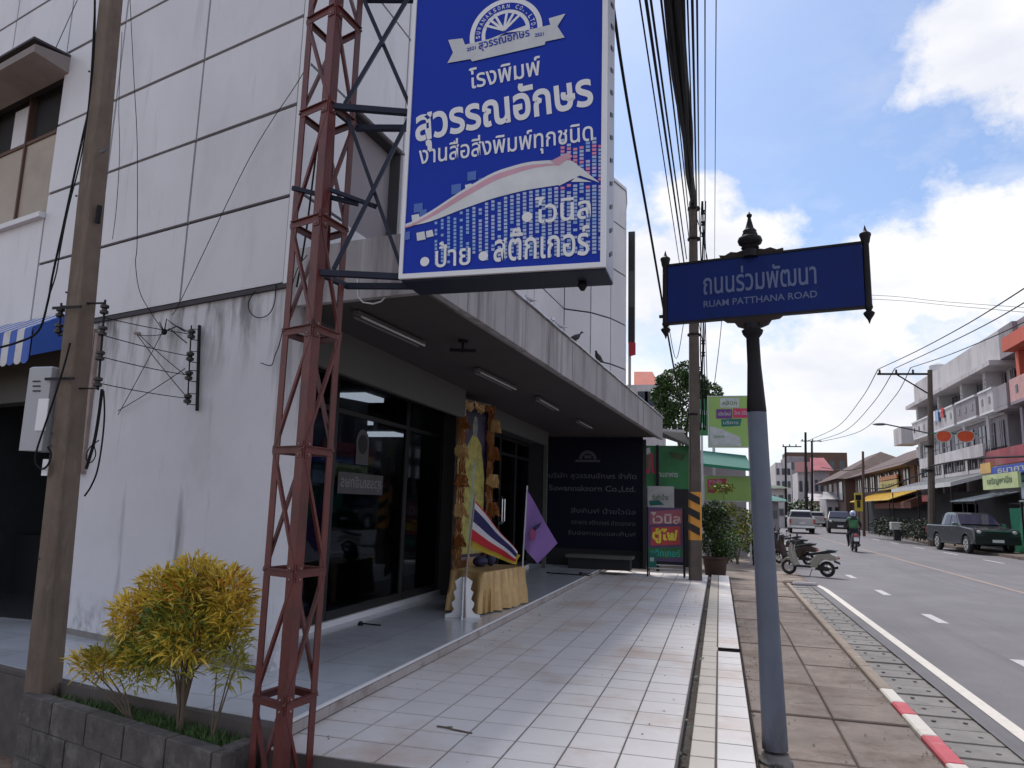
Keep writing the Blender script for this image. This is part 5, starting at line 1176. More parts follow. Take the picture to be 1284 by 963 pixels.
for (pts, lab) in ((((876, 405), (882, 440), (876, 480)), 'slack service wire right beside the pole below the street plate'), (((905, 330), (905, 400), (896, 480)), 'thin vertical wire right of the striped pole below the plate'), (((838, 405), (848, 450), (858, 400)), 'slack wire loop left of the striped pole')):
    tag(MB().tube(catm([gy(u, v, YQ + 1) for u, v in pts]), .008, 5).build('service_wire', M_cable, None, smooth=True, loc=gy(*pts[0], YQ + 1)), lab, 'wire')
# ================================================================ BIRDS ON THE CANOPY
bird = thing('pigeon', 'dark pigeon', 'pigeon', world=False, group='pigeons on the canopy edge')
def loft(rings, n=12):
    vs = []
    for (c, rx, rz_) in rings:
        vs += [(c[0], c[1] + rx * math.cos(2 * PI * j / n), c[2] + rz_ * math.sin(2 * PI * j / n)) for j in range(n)]
    k = len(rings); return MB().add(vs, [(i * n + j, i * n + (j + 1) % n, (i + 1) * n + (j + 1) % n, (i + 1) * n + j) for i in range(k - 1) for j in range(n)] + [tuple(range(n)), tuple(range((k - 1) * n, k * n))])
mbody = loft([((-.20, 0, .07), .022, .004), ((-.13, 0, .085), .03, .012), ((-.08, 0, .105), .045, .04), ((-.02, 0, .125), .055, .055), ((.04, 0, .145), .05, .052), ((.07, 0, .175), .032, .034), ((.08, 0, .205), .026, .026), ((.095, 0, .225), .024, .024), ((.115, 0, .225), .014, .014), ((.13, 0, .222), .005, .005), ((.145, 0, .216), .002, .002)])
M_bird = pm('bird_dark', (.025, .025, .03), .6, .2, 30); M_bird2 = pm('bird_pale', (.45, .45, .47), .6, .3, 30)
bbody = mbody.build('body', M_bird, bird, smooth=True)
lg_ = MB()
for s in (-1, 1): lg_.tube([(0, .02 * s, .08), (.005, .022 * s, .004)], .004, 5); lg_.tube([(-.01, .022 * s, .004), (.03, .022 * s, .003)], .003, 4)
lg_.build('legs', M_redsteel, bird)
def edge_at(y): t = (y - ce[0].y) / (ce[1].y - ce[0].y); p = ce[0].lerp(ce[1], t); return Vector((p.x - .03, p.y, 3.505))
def y_for(u):
    best = None
    for i in range(0, 1200):
        y = 5 + i * .01; p = edge_at(y); c = RW.transposed() @ (p - CAM); uu = CX + F_PX * c.x / -c.z
        if best is None or abs(uu - u) < best[0]: best = (abs(uu - u), y)
    return best[1]
spots = [(722, .4, 'dark pigeon perched on the canopy edge below the right end of the box sign'), (750, -1.9, 'dark pigeon farthest along the canopy edge before the curved bay'), (664, 2.6, 'pale pigeon nearest the box sign on the canopy edge'), (693, 1.9, 'pale pigeon, second from the box sign on the canopy edge'), (702, 2.9, 'pale pigeon close before the dark one on the canopy edge')]
for i, (u, rz_, lab) in enumerate(spots):
    loc = edge_at(y_for(u)); scb = .72 if i < 2 else .5
    if i == 0: bird.scale = (scb,) * 3; bird.location = loc; bird.rotation_euler = (0, 0, rz_); bird['label'] = lab; 
    else:
        c = dup(bird, loc, rz_, lab); c.scale = (scb,) * 3
        if i >= 2:
            for ch in [q for q in COL.objects if q.parent == c and q.name.startswith('body')]: ch.data = ch.data.copy(); ch.data.materials[0] = M_bird2
# ================================================================ BANNERS, A-FRAME, FAR LEFT SHOPS
def board(name, lab, u0, v0, u1, v1, y, mat, th=.03, cat='banner', frame_mat=None, grp=None, tilt=0.0):
    a, b = gy(u0, v1, y), gy(u1, v0, y); t = thing(name, lab, cat, (a.x, y, a.z), group=grp)
    MB().bb(a.x, b.x, y, y + th, a.z, b.z).build('face', mat, t)
    if frame_mat:
        fr = MB(); e = .03; fr.bb(a.x - e, b.x + e, y - .01, y + th + .01, a.z - e, a.z - .002); fr.bb(a.x - e, b.x + e, y - .01, y + th + .01, b.z + .002, b.z + e); fr.bb(a.x - e, a.x - .002, y - .01, y + th + .01, a.z - .002, b.z + .002); fr.bb(b.x + .002, b.x + e, y - .01, y + th + .01, a.z - .002, b.z + .002); fr.build('frame', frame_mat, t)
    return t, y - .004
def bt(t, y, s, u0, v0, u1, hpx, mat, bold=.01, nm='lettering'):
    a, b = gy(u0, v0, y), gy(u1, v0, y); h = a.z - gy(u0, v0 + hpx, y).z; text(s, mat, t, (a.x, y, a.z), (1, 0, 0), (0, 0, 1), b.x - a.x, h, bold, nm, 0)
def bpoly(t, y, pts, mat, nm): MB().add([gy(u, v, y) for u, v in pts], [tuple(range(len(pts)))]).build(nm, mat, t)
M_pinkd = pm('print_magenta', (.45, .02, .10), .5); M_pale = pm('print_pale_grey', (.40, .42, .43), .6, .15, 6)
t, y = board('green_banner', 'green banner with crimson lettering hanging under the shed roof behind the striped pole', 804, 559, 868, 612, 17.4, M_green)
bt(t, y, 'แบบ', 801, 594, 824, 26, M_pinkd, .03); bt(t, y, 'ร้านอาหาร', 823, 598, 850, 8, M_pale, .01)
bpoly(t, y, [(806, 563), (815, 561), (816, 569), (807, 571)], M_pale, 'printed_patch'); bpoly(t, y, [(838, 566), (860, 570), (856, 578), (842, 574)], M_leafd, 'printed_leaf')
t, y = board('notice_board', 'pale grey printed notice hanging between green banner and red sign stand', 812, 610, 845, 636, 16.8, M_pale)
bt(t, y, 'รับทำป้าย', 818, 627, 838, 8, M_leafm, .01); bpoly(t, y, [(814, 628), (826, 627), (833, 633), (815, 634)], M_teal, 'printed_patch')
ya = 15.95; af = thing('sign_stand', 'free standing sign with red, yellow and green Thai lettering beside the striped pole', 'sign stand', tuple(gy(835, 724, ya)))
a, b = gy(812, 703, ya), gy(857, 637, ya); MB().bb(a.x, b.x, ya, ya + .02, a.z, b.z).build('face', pm('stand_violet', (.09, .05, .14), .5), af)
for x in (a.x, b.x): MB().beam((x, ya + .01, TZ), (x, ya + .01, b.z), .03, .03).build('leg', M_iron, af); MB().beam((x, ya + .4, TZ), (x, ya + .03, b.z), .025, .025).build('rear_leg', M_iron, af)
for z in (TZ + .10, TZ + .17, TZ + .24): MB().beam((a.x, ya + .01, z), (b.x, ya + .01, z), .02, .02).build('crossbar', M_tube, af)
bpoly(af, ya - .002, [(814, 658), (855, 656), (855, 639), (815, 641)], pm('stand_pink', (.32, .09, .13), .5), 'pink_panel'); bpoly(af, ya - .003, [(816, 684), (853, 683), (853, 660), (817, 661)], pm('stand_red', (.45, .05, .05), .5), 'red_panel'); bpoly(af, ya - .002, [(812, 700), (856, 699), (856, 686), (812, 687)], M_green, 'green_panel')
bt(af, ya - .006, 'ไวนิล', 816, 656, 853, 14, pm('stand_lettering', (.55, .45, .45), .5), .02); bt(af, ya - .006, 'ตู้ไฟ', 818, 681, 850, 19, M_yellow, .035); bt(af, ya - .006, 'สติกเกอร์', 815, 697, 853, 9, pm('stand_teal', (.02, .35, .3), .5), .02)
t, y = board('small_green_placard', 'small green placard at the foot of the sign stand', 813, 694, 823, 711, 15.85, M_teal); bpoly(t, y, [(815, 699), (820, 699), (820, 704), (815, 704)], M_pale, 'printed_patch')
# shed roof beyond the canopy
sh = thing('shed_roof', 'grey sheet roof between the canopy end and the striped pole', 'roof', (-1.3, 17.2, 2.8))
MB().prism([gy(828, 541, 17.3), gy(856, 541, 17.3), gy(872, 556, 17.0), gy(872, 562, 17.0), gy(830, 548, 17.3)], (-.1, 2.5, .2)).build('sheet', M_transom, sh)
MB().beam(gy(828, 539, 17.2), gy(858, 541, 17.2), .05, .06).build('gutter', M_tube, sh); MB().beam((-1.35, 17.35, 0), (-1.35, 17.35, 2.95), .06, .06).build('prop', M_iron, sh); MB().beam((-3.8, 19.8, 0), (-3.8, 19.8, 3.0), .06, .06).build('prop', M_iron, sh)
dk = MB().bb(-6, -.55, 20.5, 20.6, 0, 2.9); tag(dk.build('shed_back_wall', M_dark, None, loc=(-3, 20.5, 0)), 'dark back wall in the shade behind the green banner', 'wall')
# teal awning
ta = thing('teal_awning', 'teal shop awning beyond the striped pole above the crimson shop sign', 'awning', tuple(gy(910, 590, 24)))
MB().prism([gy(872, 564, 24.5), gy(935, 571, 24.5), gy(944, 588, 22.5), gy(872, 580, 22.5)], (0, 0, -.04)).build('sheet', M_teal, ta); MB().prism([gy(872, 580, 22.48), gy(944, 588, 22.48), gy(944, 591, 22.48), gy(872, 584, 22.48)], (0, .02, 0)).build('valance', M_tarp, ta)
for u in (876, 942): p = gy(u, 586, 22.6); MB().beam((p.x, p.y, 0), (p.x, p.y, p.z), .05, .05).build('post', M_iron, ta)
t, y = board('lime_billboard', 'lime green advertising billboard on stilts right of the striped pole', 889, 497, 946, 560, 25.0, M_lime, .08, 'billboard', M_tube)
bpoly(t, y, [(890, 559), (930, 559), (928, 548), (905, 538), (890, 534)], M_pale, 'white_swoosh'); bpoly(t, y, [(903, 499), (927, 499), (927, 511), (903, 511)], M_pale, 'pale_panel'); bpoly(t, y - .002, [(898, 513), (918, 513), (918, 525), (898, 525)], pm('bb_purple', (.12, .03, .16), .5), 'purple_panel')
bpoly(t, y - .002, [(919, 512), (941, 512), (941, 524), (919, 524)], M_pinkd, 'crimson_panel'); bpoly(t, y - .003, [(904, 526), (930, 525), (928, 534), (905, 535)], M_teal, 'teal_panel')
bt(t, y - .005, 'เปิดใหม่', 901, 521, 916, 5, M_pale); bt(t, y - .005, 'โทร 2521', 921, 520, 939, 5, M_pale); bt(t, y - .005, 'บริการ', 907, 532, 926, 4, M_pale)
bt(t, y - .003, 'คลินิก', 906, 508, 924, 5, M_leafm); bt(t, y - .003, 'นัดหมาย', 896, 549, 908, 4, M_leafm)
for u in (895, 940): p = gy(u, 560, 25.04); MB().beam((p.x, p.y, 0), (p.x, p.y, p.z), .09, .09).build('stilt', M_tube, t)
t, y = board('green_pole_sign', 'narrow dark green vertical sign between the pole and the lime billboard', 874, 500, 887, 546, 22.0, M_green, .06, 'sign'); bt(t, y, 'ร้าน', 876, 520, 886, 8, M_pale, .02); bpoly(t, y, [(876, 536), (886, 536), (881, 530)], M_pale, 'printed_mark')
p = gy(880, 546, 22.03); MB().beam((p.x, p.y, 0), (p.x, p.y, p.z), .06, .06).build('stilt', M_tube, t)
t, y = board('shop_sign', 'lime shop sign with a crimson panel under the teal awning', 884, 598, 944, 627, 23.0, M_lime, .06, 'sign', M_pale); bpoly(t, y, [(887, 601), (911, 600), (911, 617), (887, 618)], M_pinkd, 'crimson_panel'); bt(t, y - .003, 'ร้านอาหาร', 889, 612, 909, 6, M_pale); bt(t, y - .003, 'ตามสั่ง', 889, 605, 905, 4, M_pale)
p = gy(890, 627, 23.05); MB().beam((p.x, p.y, 0), (p.x, p.y, p.z), .05, .05).build('stilt', M_tube, t); p = gy(940, 627, 23.05); MB().beam((p.x, p.y, 0), (p.x, p.y, p.z), .05, .05).build('stilt', M_tube, t)
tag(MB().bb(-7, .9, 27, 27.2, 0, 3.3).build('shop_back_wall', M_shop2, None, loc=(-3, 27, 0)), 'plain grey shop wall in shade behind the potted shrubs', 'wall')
# small orange roofed house behind the canopy end
hs = thing('orange_roof_house', 'small house with orange roof showing above the canopy end', 'house', tuple(gy(810, 520, 30)))
a, b = gy(797, 530, 30), gy(826, 482, 30); MB().bb(a.x - 1, b.x, 30, 34, 0, b.z).build('wall', M_shop, hs)
MB().prism([gy(795, 484, 30), gy(828, 484, 30), gy(818, 466, 31), gy(795, 466, 31)], (0, 3, 0)).build('roof', M_redroof, hs)
for u in (806, 815): p = gy(u, 500, 29.98); MB().bb(p.x - .2, p.x + .2, 29.96, 29.99, p.z - .3, p.z + .3).build('window', M_win, hs)
t, y = board('dark_side_sign', 'tall dark sign panel fixed beyond the curved bay with a red flag below it', 787.5, 290, 796, 430, 16.9, M_frame, .1, 'sign')
bpoly(t, y, [(789, 340), (795, 340), (795, 385), (789, 385)], M_transom, 'grey_panel'); bpoly(t, y - .02, [(788, 428), (797, 430), (797, 445), (789, 447)], pm('flag_scrap_red', (.5, .04, .05), .7), 'red_cloth')
a = gy(787.5, 640, 16.95); MB().bb(a.x, a.x + .06, 16.92, 16.98, 0, gy(787, 430, 16.95).z).build('mast', M_tube, t)
# ---------------------------------------------------------------- trees
def tree(name, lab, cat, base, tips, crown, nleaf, ln, mats, seed, tr=.12):
    t = thing(name, lab, cat, tuple(base)); mb = MB(); r_ = random.Random(seed)
    hub = base.lerp(tips[0], .45); mb.tube([base, base.lerp(hub, .5) + Vector((.05, 0, 0)), hub], tr, 8, tr * .7)
    for q in tips: m_ = hub.lerp(q, .5) + Vector((r_.uniform(-.1, .1), r_.uniform(-.1, .1), .1)); mb.tube([hub, m_, q], tr * .5, 6, tr * .1)
    mb.build('trunk', M_trunk, t, smooth=True)
    for k, m_ in enumerate(mats):
        c = MB()
        def ins(r2):
            c0, rx, rz_ = r2.choices(crown, weights=[q[1] for q in crown])[0]
            while True:
                a, b, d = r2.uniform(-1, 1), r2.uniform(-1, 1), r2.uniform(-1, 1)
                if .2 < a * a + b * b + d * d < 1: break
            return c0 + Vector((a * rx, b * rx, d * rz_)), Vector((a, b, d * .6))
        leaves(c, nleaf // len(mats), ins, ln, ln * .5, .25, seed=seed * 7 + k); c.build('crown', m_, t)['kind'] = 'stuff'
    return t
y = 26; G = lambda u, v, y_=26: gy(u, v, y_)
tree('broadleaf_tree', 'leafy green tree rising behind the striped pole and the canopy end', 'tree', Vector((G(858, 600).x, y, 0)), [G(858, 480), G(838, 485), G(885, 500), G(850, 520), G(870, 465)],
     [(G(845, 478), .5, .42), (G(862, 465), .42, .32), (G(838, 500), .45, .5), (G(868, 495), .5, .5), (G(893, 492), .3, .3), (G(850, 528), .55, .45), (G(880, 525), .4, .4), (G(832, 478), .25, .2), (G(895, 515), .3, .4), (G(828, 495), .3, .35), (G(835, 520), .45, .4), (G(872, 480), .4, .3)], 7000, .15, [M_leafd, M_leafm], 31, .13)
def bush(name, lab, base, blobs, n, ln, mats, seed, pot=None, cat='plant'):
    t = thing(name, lab, cat, tuple(base)); mb = MB(); r_ = random.Random(seed)
    for c, rx, rz_ in blobs: mb.tube([base + Vector((r_.uniform(-.05, .05), 0, .02)), base.lerp(c, .6), c], .02, 5, .006)
    mb.build('stems', M_trunk, t)
    for k, m_ in enumerate(mats):
        c = MB()
        def ins(r2):
            c0, rx, rz_ = r2.choices(blobs, weights=[q[1] for q in blobs])[0]
            while True:
                a, b, d = r2.uniform(-1, 1), r2.uniform(-1, 1), r2.uniform(-1, 1)
                if .1 < a * a + b * b + d * d < 1: break
            return c0 + Vector((a * rx, b * rx, d * rz_)), Vector((a, b, d * .6 + .2))
        leaves(c, n // len(mats), ins, ln, ln * .4, .25, seed=seed * 5 + k); c.build('foliage', m_, t)['kind'] = 'stuff'
    if pot: pot(t)
    return t
yb_ = 18.4; B0 = gy(897, 716, yb_); B0.z = .0
def potf(t): MB().lathe([(.20, 0), (.23, .03), (.27, .38), (.30, .40), (.30, .45), (.26, .45)], (B0.x, B0.y, -.01), 18).build('pot', pm('dark_pot', (.055, .032, .025), .8, .2, 5), t, smooth=True)
bush('potted_shrub', 'tall dark green shrub in a brown pot right behind the striped pole', B0 + Vector((0, 0, .4)), [(gy(893, 680, yb_), .26, .3), (gy(900, 660, yb_), .3, .3), (gy(888, 650, yb_), .26, .28), (gy(896, 640, yb_), .25, .2), (gy(905, 690, yb_), .2, .2)], 3400, .10, [M_leafdd, M_leafd, M_leafm], 41, potf)
B1 = gy(925, 690, 22.5); B1.z = 0
bush('garden_plant', 'yellowish green leafy plant under the lime shop sign', B1, [(gy(915, 660, 22.5), .4, .35), (gy(930, 672, 22.5), .35, .3), (gy(912, 640, 22.5), .35, .2), (gy(936, 650, 22.5), .2, .25), (gy(905, 612, 22.3), .3, .1)], 1500, .13, [M_leafm, M_leafg], 42)
B1 = gy(945, 690, 25); B1.z = 0
bush('roadside_bush', 'low dark bush just left of the street name post', B1, [(gy(948, 670, 25), .3, .35), (gy(940, 685, 25), .25, .2)], 700, .12, [M_leafd, M_leafm], 43)
B1 = gy(902, 700, 20.8); B1.z = 0
bush('hedge_plant', 'dark hedge plant between the brown pot and the shop sign', B1, [(gy(908, 690, 20.8), .3, .3), (gy(915, 680, 20.8), .25, .3)], 900, .10, [M_leafd, M_leafm], 44)
# ================================================================ VEHICLES
def wheel(parent, c, R, wd, axis='Y', hub_mat=None, nm='wheel', spokes=5):
    w_ = MB().torus(c, R * .78, R * .22, axis, 28, 8, wd / (R * .44)).build(nm, M_black, parent, smooth=True)
    rim = MB().lathe([(R * .60, -wd * .38), (R * .60, wd * .38)], c, 24, 'Y' if axis == 'Y' else 'X')
    rim.build('rim', hub_mat or M_silver, w_, smooth=True); return w_
def scooter(name, lab, paint, loc, rz, grp):
    t = thing(name, lab, 'scooter', loc, rz, grp, world=False)
    def ext(poly, hw, mat, nm, bevel=.012, y0=0):
        o = MB().prism([(x, -hw + y0, z) for x, z in poly], (0, 2 * hw, 0)).build(nm, mat, t, bevel=bevel); return o
    def wh(x, R):
        w_ = MB().torus((x, 0, R), R - .045, .045, 'Y', 30, 10, .95).build('wheel', M_black, t, smooth=True)
        MB().torus((x, 0, R), R - .10, .016, 'Y', 28, 6).build('rim', M_silver, w_, smooth=True)
        sp = MB(); sp.lathe([(.05, -.05), (.05, .05)], (x, 0, R), 14, 'Y')
        for i in range(5): a = i * 2 * PI / 5 + .3; sp.beam((x, 0, R), (x + (R - .1) * math.cos(a), 0, R + (R - .1) * math.sin(a)), .022, .03, (0, 1, 0))
        sp.build('spokes', M_silver, w_)
    wh(.60, .235); wh(-.55, .235)
    ext([(.44, .30), (.50, .50), (.66, .52), (.80, .42), (.85, .30), (.80, .33), (.66, .45), (.52, .42)], .055, paint, 'front_fender', .01)
    ext([(.50, .42), (.56, .62), (.545, .80), (.48, .98), (.44, .97), (.46, .75), (.36, .42), (.30, .30), (.38, .27)], .17, paint, 'leg_shield', .02)
    ext([(.34, .25), (-.10, .25), (-.12, .32), (.36, .31)], .15, M_black, 'floorboard')
    ext([(-.08, .28), (-.14, .52), (-.30, .66), (-.62, .70), (-.86, .64), (-.90, .56), (-.78, .50), (-.68, .50), (-.56, .52), (-.42, .50), (-.34, .40), (-.30, .26)], .15, paint, 'rear_cowl', .03)
    ext([(-.06, .60), (-.10, .70), (-.34, .74), (-.60, .80), (-.80, .80), (-.82, .74), (-.60, .70), (-.30, .66)], .12, M_black, 'seat', .03)
    ext([(-.78, .50), (-.95, .44), (-.93, .40), (-.76, .46)], .06, M_black, 'rear_fender', .005)
    ext([(-.20, .20), (-.60, .18), (-.66, .28), (-.30, .36)], .06, M_frame, 'engine_case', .02, .05)
    MB().tube([(-.25, -.11, .20), (-.5, -.13, .22), (-.82, -.13, .30)], .035, 10, .045).build('exhaust', M_frame, t, smooth=True)
    MB().tube([(.60, 0, .25), (.50, 0, .60), (.44, 0, .98)], .025, 8).build('fork', M_iron, t)
    MB().tube([(.36, -.33, 1.02), (.42, -.18, 1.0), (.45, 0, .98), (.42, .18, 1.0), (.36, .33, 1.02)], .016, 8).build('handlebar', M_black, t, smooth=True)
    MB().ell((.46, 0, 1.0), (.10, .12, .09), 14, 8).build('head_cowl', paint if paint is M_silver else M_frame, t, smooth=True); MB().ell((.53, 0, 1.0), (.04, .07, .06), 12, 8).build('headlight', M_tube, t, smooth=True)
    for s in (-1, 1):
        m_ = MB().ell((.42, s * .30, 1.20), (.012, .07, .045), 10, 6); m_.tube([(.40, s * .24, 1.02), (.42, s * .28, 1.16)], .007, 5); m_.build('mirror', M_iron, t, smooth=True)
    MB().ell((-.90, 0, .58), (.03, .07, .035), 10, 6).build('tail_light', MATS['stand_red'], t, smooth=True)
    MB().tube([(-.15, .14, .22), (-.12, .30, .0)], .012, 6).build('kickstand', M_iron, t); MB().bb(-.97, -.955, -.09, .09, .36, .46).build('number_plate', M_signwhite, t)
    MB().tube([(-.55, -.10, .82), (-.86, -.08, .80), (-.86, .08, .80), (-.55, .10, .82)], .012, 6).build('grab_rail', M_chrome, t, smooth=True)
    return t
fw, rw_ = gz(988, 719, 0), gz(1038, 723, 0)
mid = (fw + rw_) / 2; ang = math.atan2(fw.y - rw_.y, fw.x - rw_.x)
s1 = scooter('motor_scooter', 'cream scooter parked across the pavement nearest the street name post', M_cream2, (mid.x + .02, mid.y - .1, -.01), ang, 'scooters parked in a row on the pavement')
s1.scale = (.80, .80, .80)
for i, (u, v, lab) in enumerate(((996, 708, 'second scooter in the row, just behind the cream scooter, its seat showing above'), (988, 700, 'third scooter in the row, mostly hidden by the street name post'), (983, 693, 'fourth scooter in the row, behind the street name post'), (950, 690, 'scooter parked just left of the street name post by the bushes'))):
    p = gz(u, v, -.01); c = dup(s1, (p.x, p.y, -.01), ang + .15 * (i - 1), lab)
    for ch in [q for q in COL.objects if q.parent == c]:
        if ch.data.materials and ch.data.materials[0] == M_cream2: ch.data = ch.data.copy(); ch.data.materials[0] = M_frame if i % 2 else MATS['dark_pot']
# rider on a motorbike, seen from behind
rid = thing('ridden_motorbike', 'dark motorbike ridden away up the road by a person in a green vest', 'motorbike', (5.3, 33.0, -.02), 0, world=False); RP = Vector((gz(1071, 692, -.02).x, gz(1071, 692, -.02).y, -.02)); RP = Vector((RP.x * 34 / RP.y, 34.0, -.02)); rid.location = RP; rid.scale = (.95,) * 3; rid.rotation_euler = (0, 0, PI / 2 - .04)
# local +X = forward (away from camera)
for x in (.62, -.60):
    w_ = MB().torus((x, 0, .29), .245, .045, 'Y', 28, 8).build('wheel', M_black, rid, smooth=True); MB().lathe([(.06, -.05), (.06, .05)], (x, 0, .29), 14, 'Y').build('rim', M_silver, w_)
MB().prism([(.35, -.13, .35), (.45, -.13, .85), (.30, -.13, .90), (.05, -.13, .50), (-.25, -.13, .66), (-.85, -.13, .80), (-.90, -.13, .72), (-.5, -.13, .45), (-.2, -.13, .30)], (0, .26, 0)).build('body', M_frame, rid, bevel=.02)
MB().prism([(-.02, -.12, .70), (-.80, -.12, .84), (-.82, -.12, .76), (-.05, -.12, .64)], (0, .24, 0)).build('seat', M_black, rid, bevel=.02)
MB().ell((-.90, 0, .74), (.03, .09, .04), 10, 6).build('tail_light', MATS['stand_red'], rid, smooth=True); MB().bb(-.98, -.965, -.10, .10, .48, .64).build('number_plate', M_signwhite, rid); MB().bb(-.95, -.93, -.11, .11, .66, .72).build('rear_reflector', MATS['stand_pink'], rid)
MB().tube([(.38, -.34, 1.03), (.44, 0, 1.0), (.38, .34, 1.03)], .015, 6).build('handlebar', M_iron, rid); MB().tube([(.62, 0, .29), (.42, 0, .98)], .03, 6).build('fork', M_iron, rid); MB().tube([(-.1, -.15, .25), (-.7, -.15, .32)], .045, 8).build('exhaust', M_frame, rid)
for s in (-1, 1): MB().ell((.42, s * .30, 1.22), (.012, .06, .04), 8, 6).build('mirror', M_iron, rid)
def skinned(name, verts, edges, radii, mat, parent, root=0, sub=1):
    me = bpy.data.meshes.new(name); me.from_pydata(verts, edges, []); o = bpy.data.objects.new(name, me); COL.objects.link(o)
    bm = bmesh.new(); bm.from_mesh(me); ly = bm.verts.layers.skin.verify(); bm.verts.ensure_lookup_table()
    for i, v in enumerate(bm.verts): v[ly].radius = (radii[i] if isinstance(radii[i], tuple) else (radii[i], radii[i])); v[ly].use_root = (i == root)
    bm.to_mesh(me); bm.free(); o.modifiers.new('s', 'SKIN'); m2 = o.modifiers.new('u', 'SUBSURF'); m2.levels = sub; m2.render_levels = sub
    dg = bpy.context.evaluated_depsgraph_get(); dg.update(); me2 = bpy.data.meshes.new_from_object(o.evaluated_get(dg)); bpy.data.objects.remove(o)
    me2.materials.clear(); me2.materials.append(mat)
    for p in me2.polygons: p.use_smooth = True
    o2 = bpy.data.objects.new(name, me2); COL.objects.link(o2); o2.parent = parent; return o2
per_ = thing('person', 'rider in green vest and pale helmet sitting on the dark motorbike, seen from behind', 'person', RP, PI / 2 - .04, world=False); per_.scale = (.95,) * 3
V = [(-.30, 0, .88), (-.27, 0, 1.05), (-.22, 0, 1.25), (-.20, 0, 1.40), (-.17, 0, 1.50), (-.15, 0, 1.60), (-.14, 0, 1.68)]
Ed = [(i, i + 1) for i in range(6)]; Rr = [(.17, .14), (.15, .12), (.19, .12), (.17, .10), .06, .095, .09]
for s in (-1, 1):
    b_ = len(V); V += [(-.19, .20 * s, 1.40), (-.02, .30 * s, 1.18), (.20, .33 * s, 1.05), (.33, .32 * s, 1.04), (.38, .30 * s, 1.03)]; Ed += [(3, b_), (b_, b_ + 1), (b_ + 1, b_ + 2), (b_ + 2, b_ + 3), (b_ + 3, b_ + 4)]; Rr += [.065, .052, .04, .032, .03]
    b_ = len(V); V += [(-.22, .12 * s, .84), (.12, .22 * s, .74), (.02, .20 * s, .36), (.0, .20 * s, .26), (.14, .22 * s, .24)]; Ed += [(0, b_), (b_, b_ + 1), (b_ + 1, b_ + 2), (b_ + 2, b_ + 3), (b_ + 3, b_ + 4)]; Rr += [.10, .075, .05, .04, .035]
body_ = skinned('body', V, Ed, Rr, M_denim, per_, 0, 1)
skinned('vest', [(-.29, 0, .95), (-.26, 0, 1.10), (-.215, 0, 1.26), (-.195, 0, 1.40), (-.18, .17, 1.42), (-.18, -.17, 1.42), (-.10, .25, 1.29), (-.10, -.25, 1.29)], [(0, 1), (1, 2), (2, 3), (3, 4), (3, 5), (4, 6), (5, 7)], [(.20, .17), (.19, .145), (.215, .14), (.18, .12), .09, .09, .075, .075], M_greenv, per_, 0, 1)
MB().ell((-.145, 0, 1.63), (.15, .13, .14), 18, 12).build('helmet', pm('helmet_pale', (.42, .46, .66), .3, coat=.5), per_, smooth=True); MB().ell((-.255, 0, 1.62), (.05, .05, .05), 12, 8).build('helmet_badge', M_awnblue, per_, smooth=True)
for s in (-1, 1):
    hnd = []
    hv = [(.36, .29 * s, 1.035), (.385, .31 * s, 1.04)]; he = [(0, 1)]; hr = [.032, .034]
    for f_ in range(4): hv += [(.41, (.275 + f_ * .02) * s, 1.05), (.425, (.275 + f_ * .02) * s, 1.03), (.41, (.275 + f_ * .02) * s, 1.01)]; b_ = 2 + f_ * 3; he += [(1, b_), (b_, b_ + 1), (b_ + 1, b_ + 2)]; hr += [.011, .009, .008]
    hv += [(.38, .26 * s, 1.02), (.40, .25 * s, 1.005)]; he += [(1, 14), (14, 15)]; hr += [.011, .009]
    skinned('hand', hv, he, hr, M_skin, per_, 0, 1)
MB().bb(-.40, -.37, -.1, .1, 1.0, 1.02) 
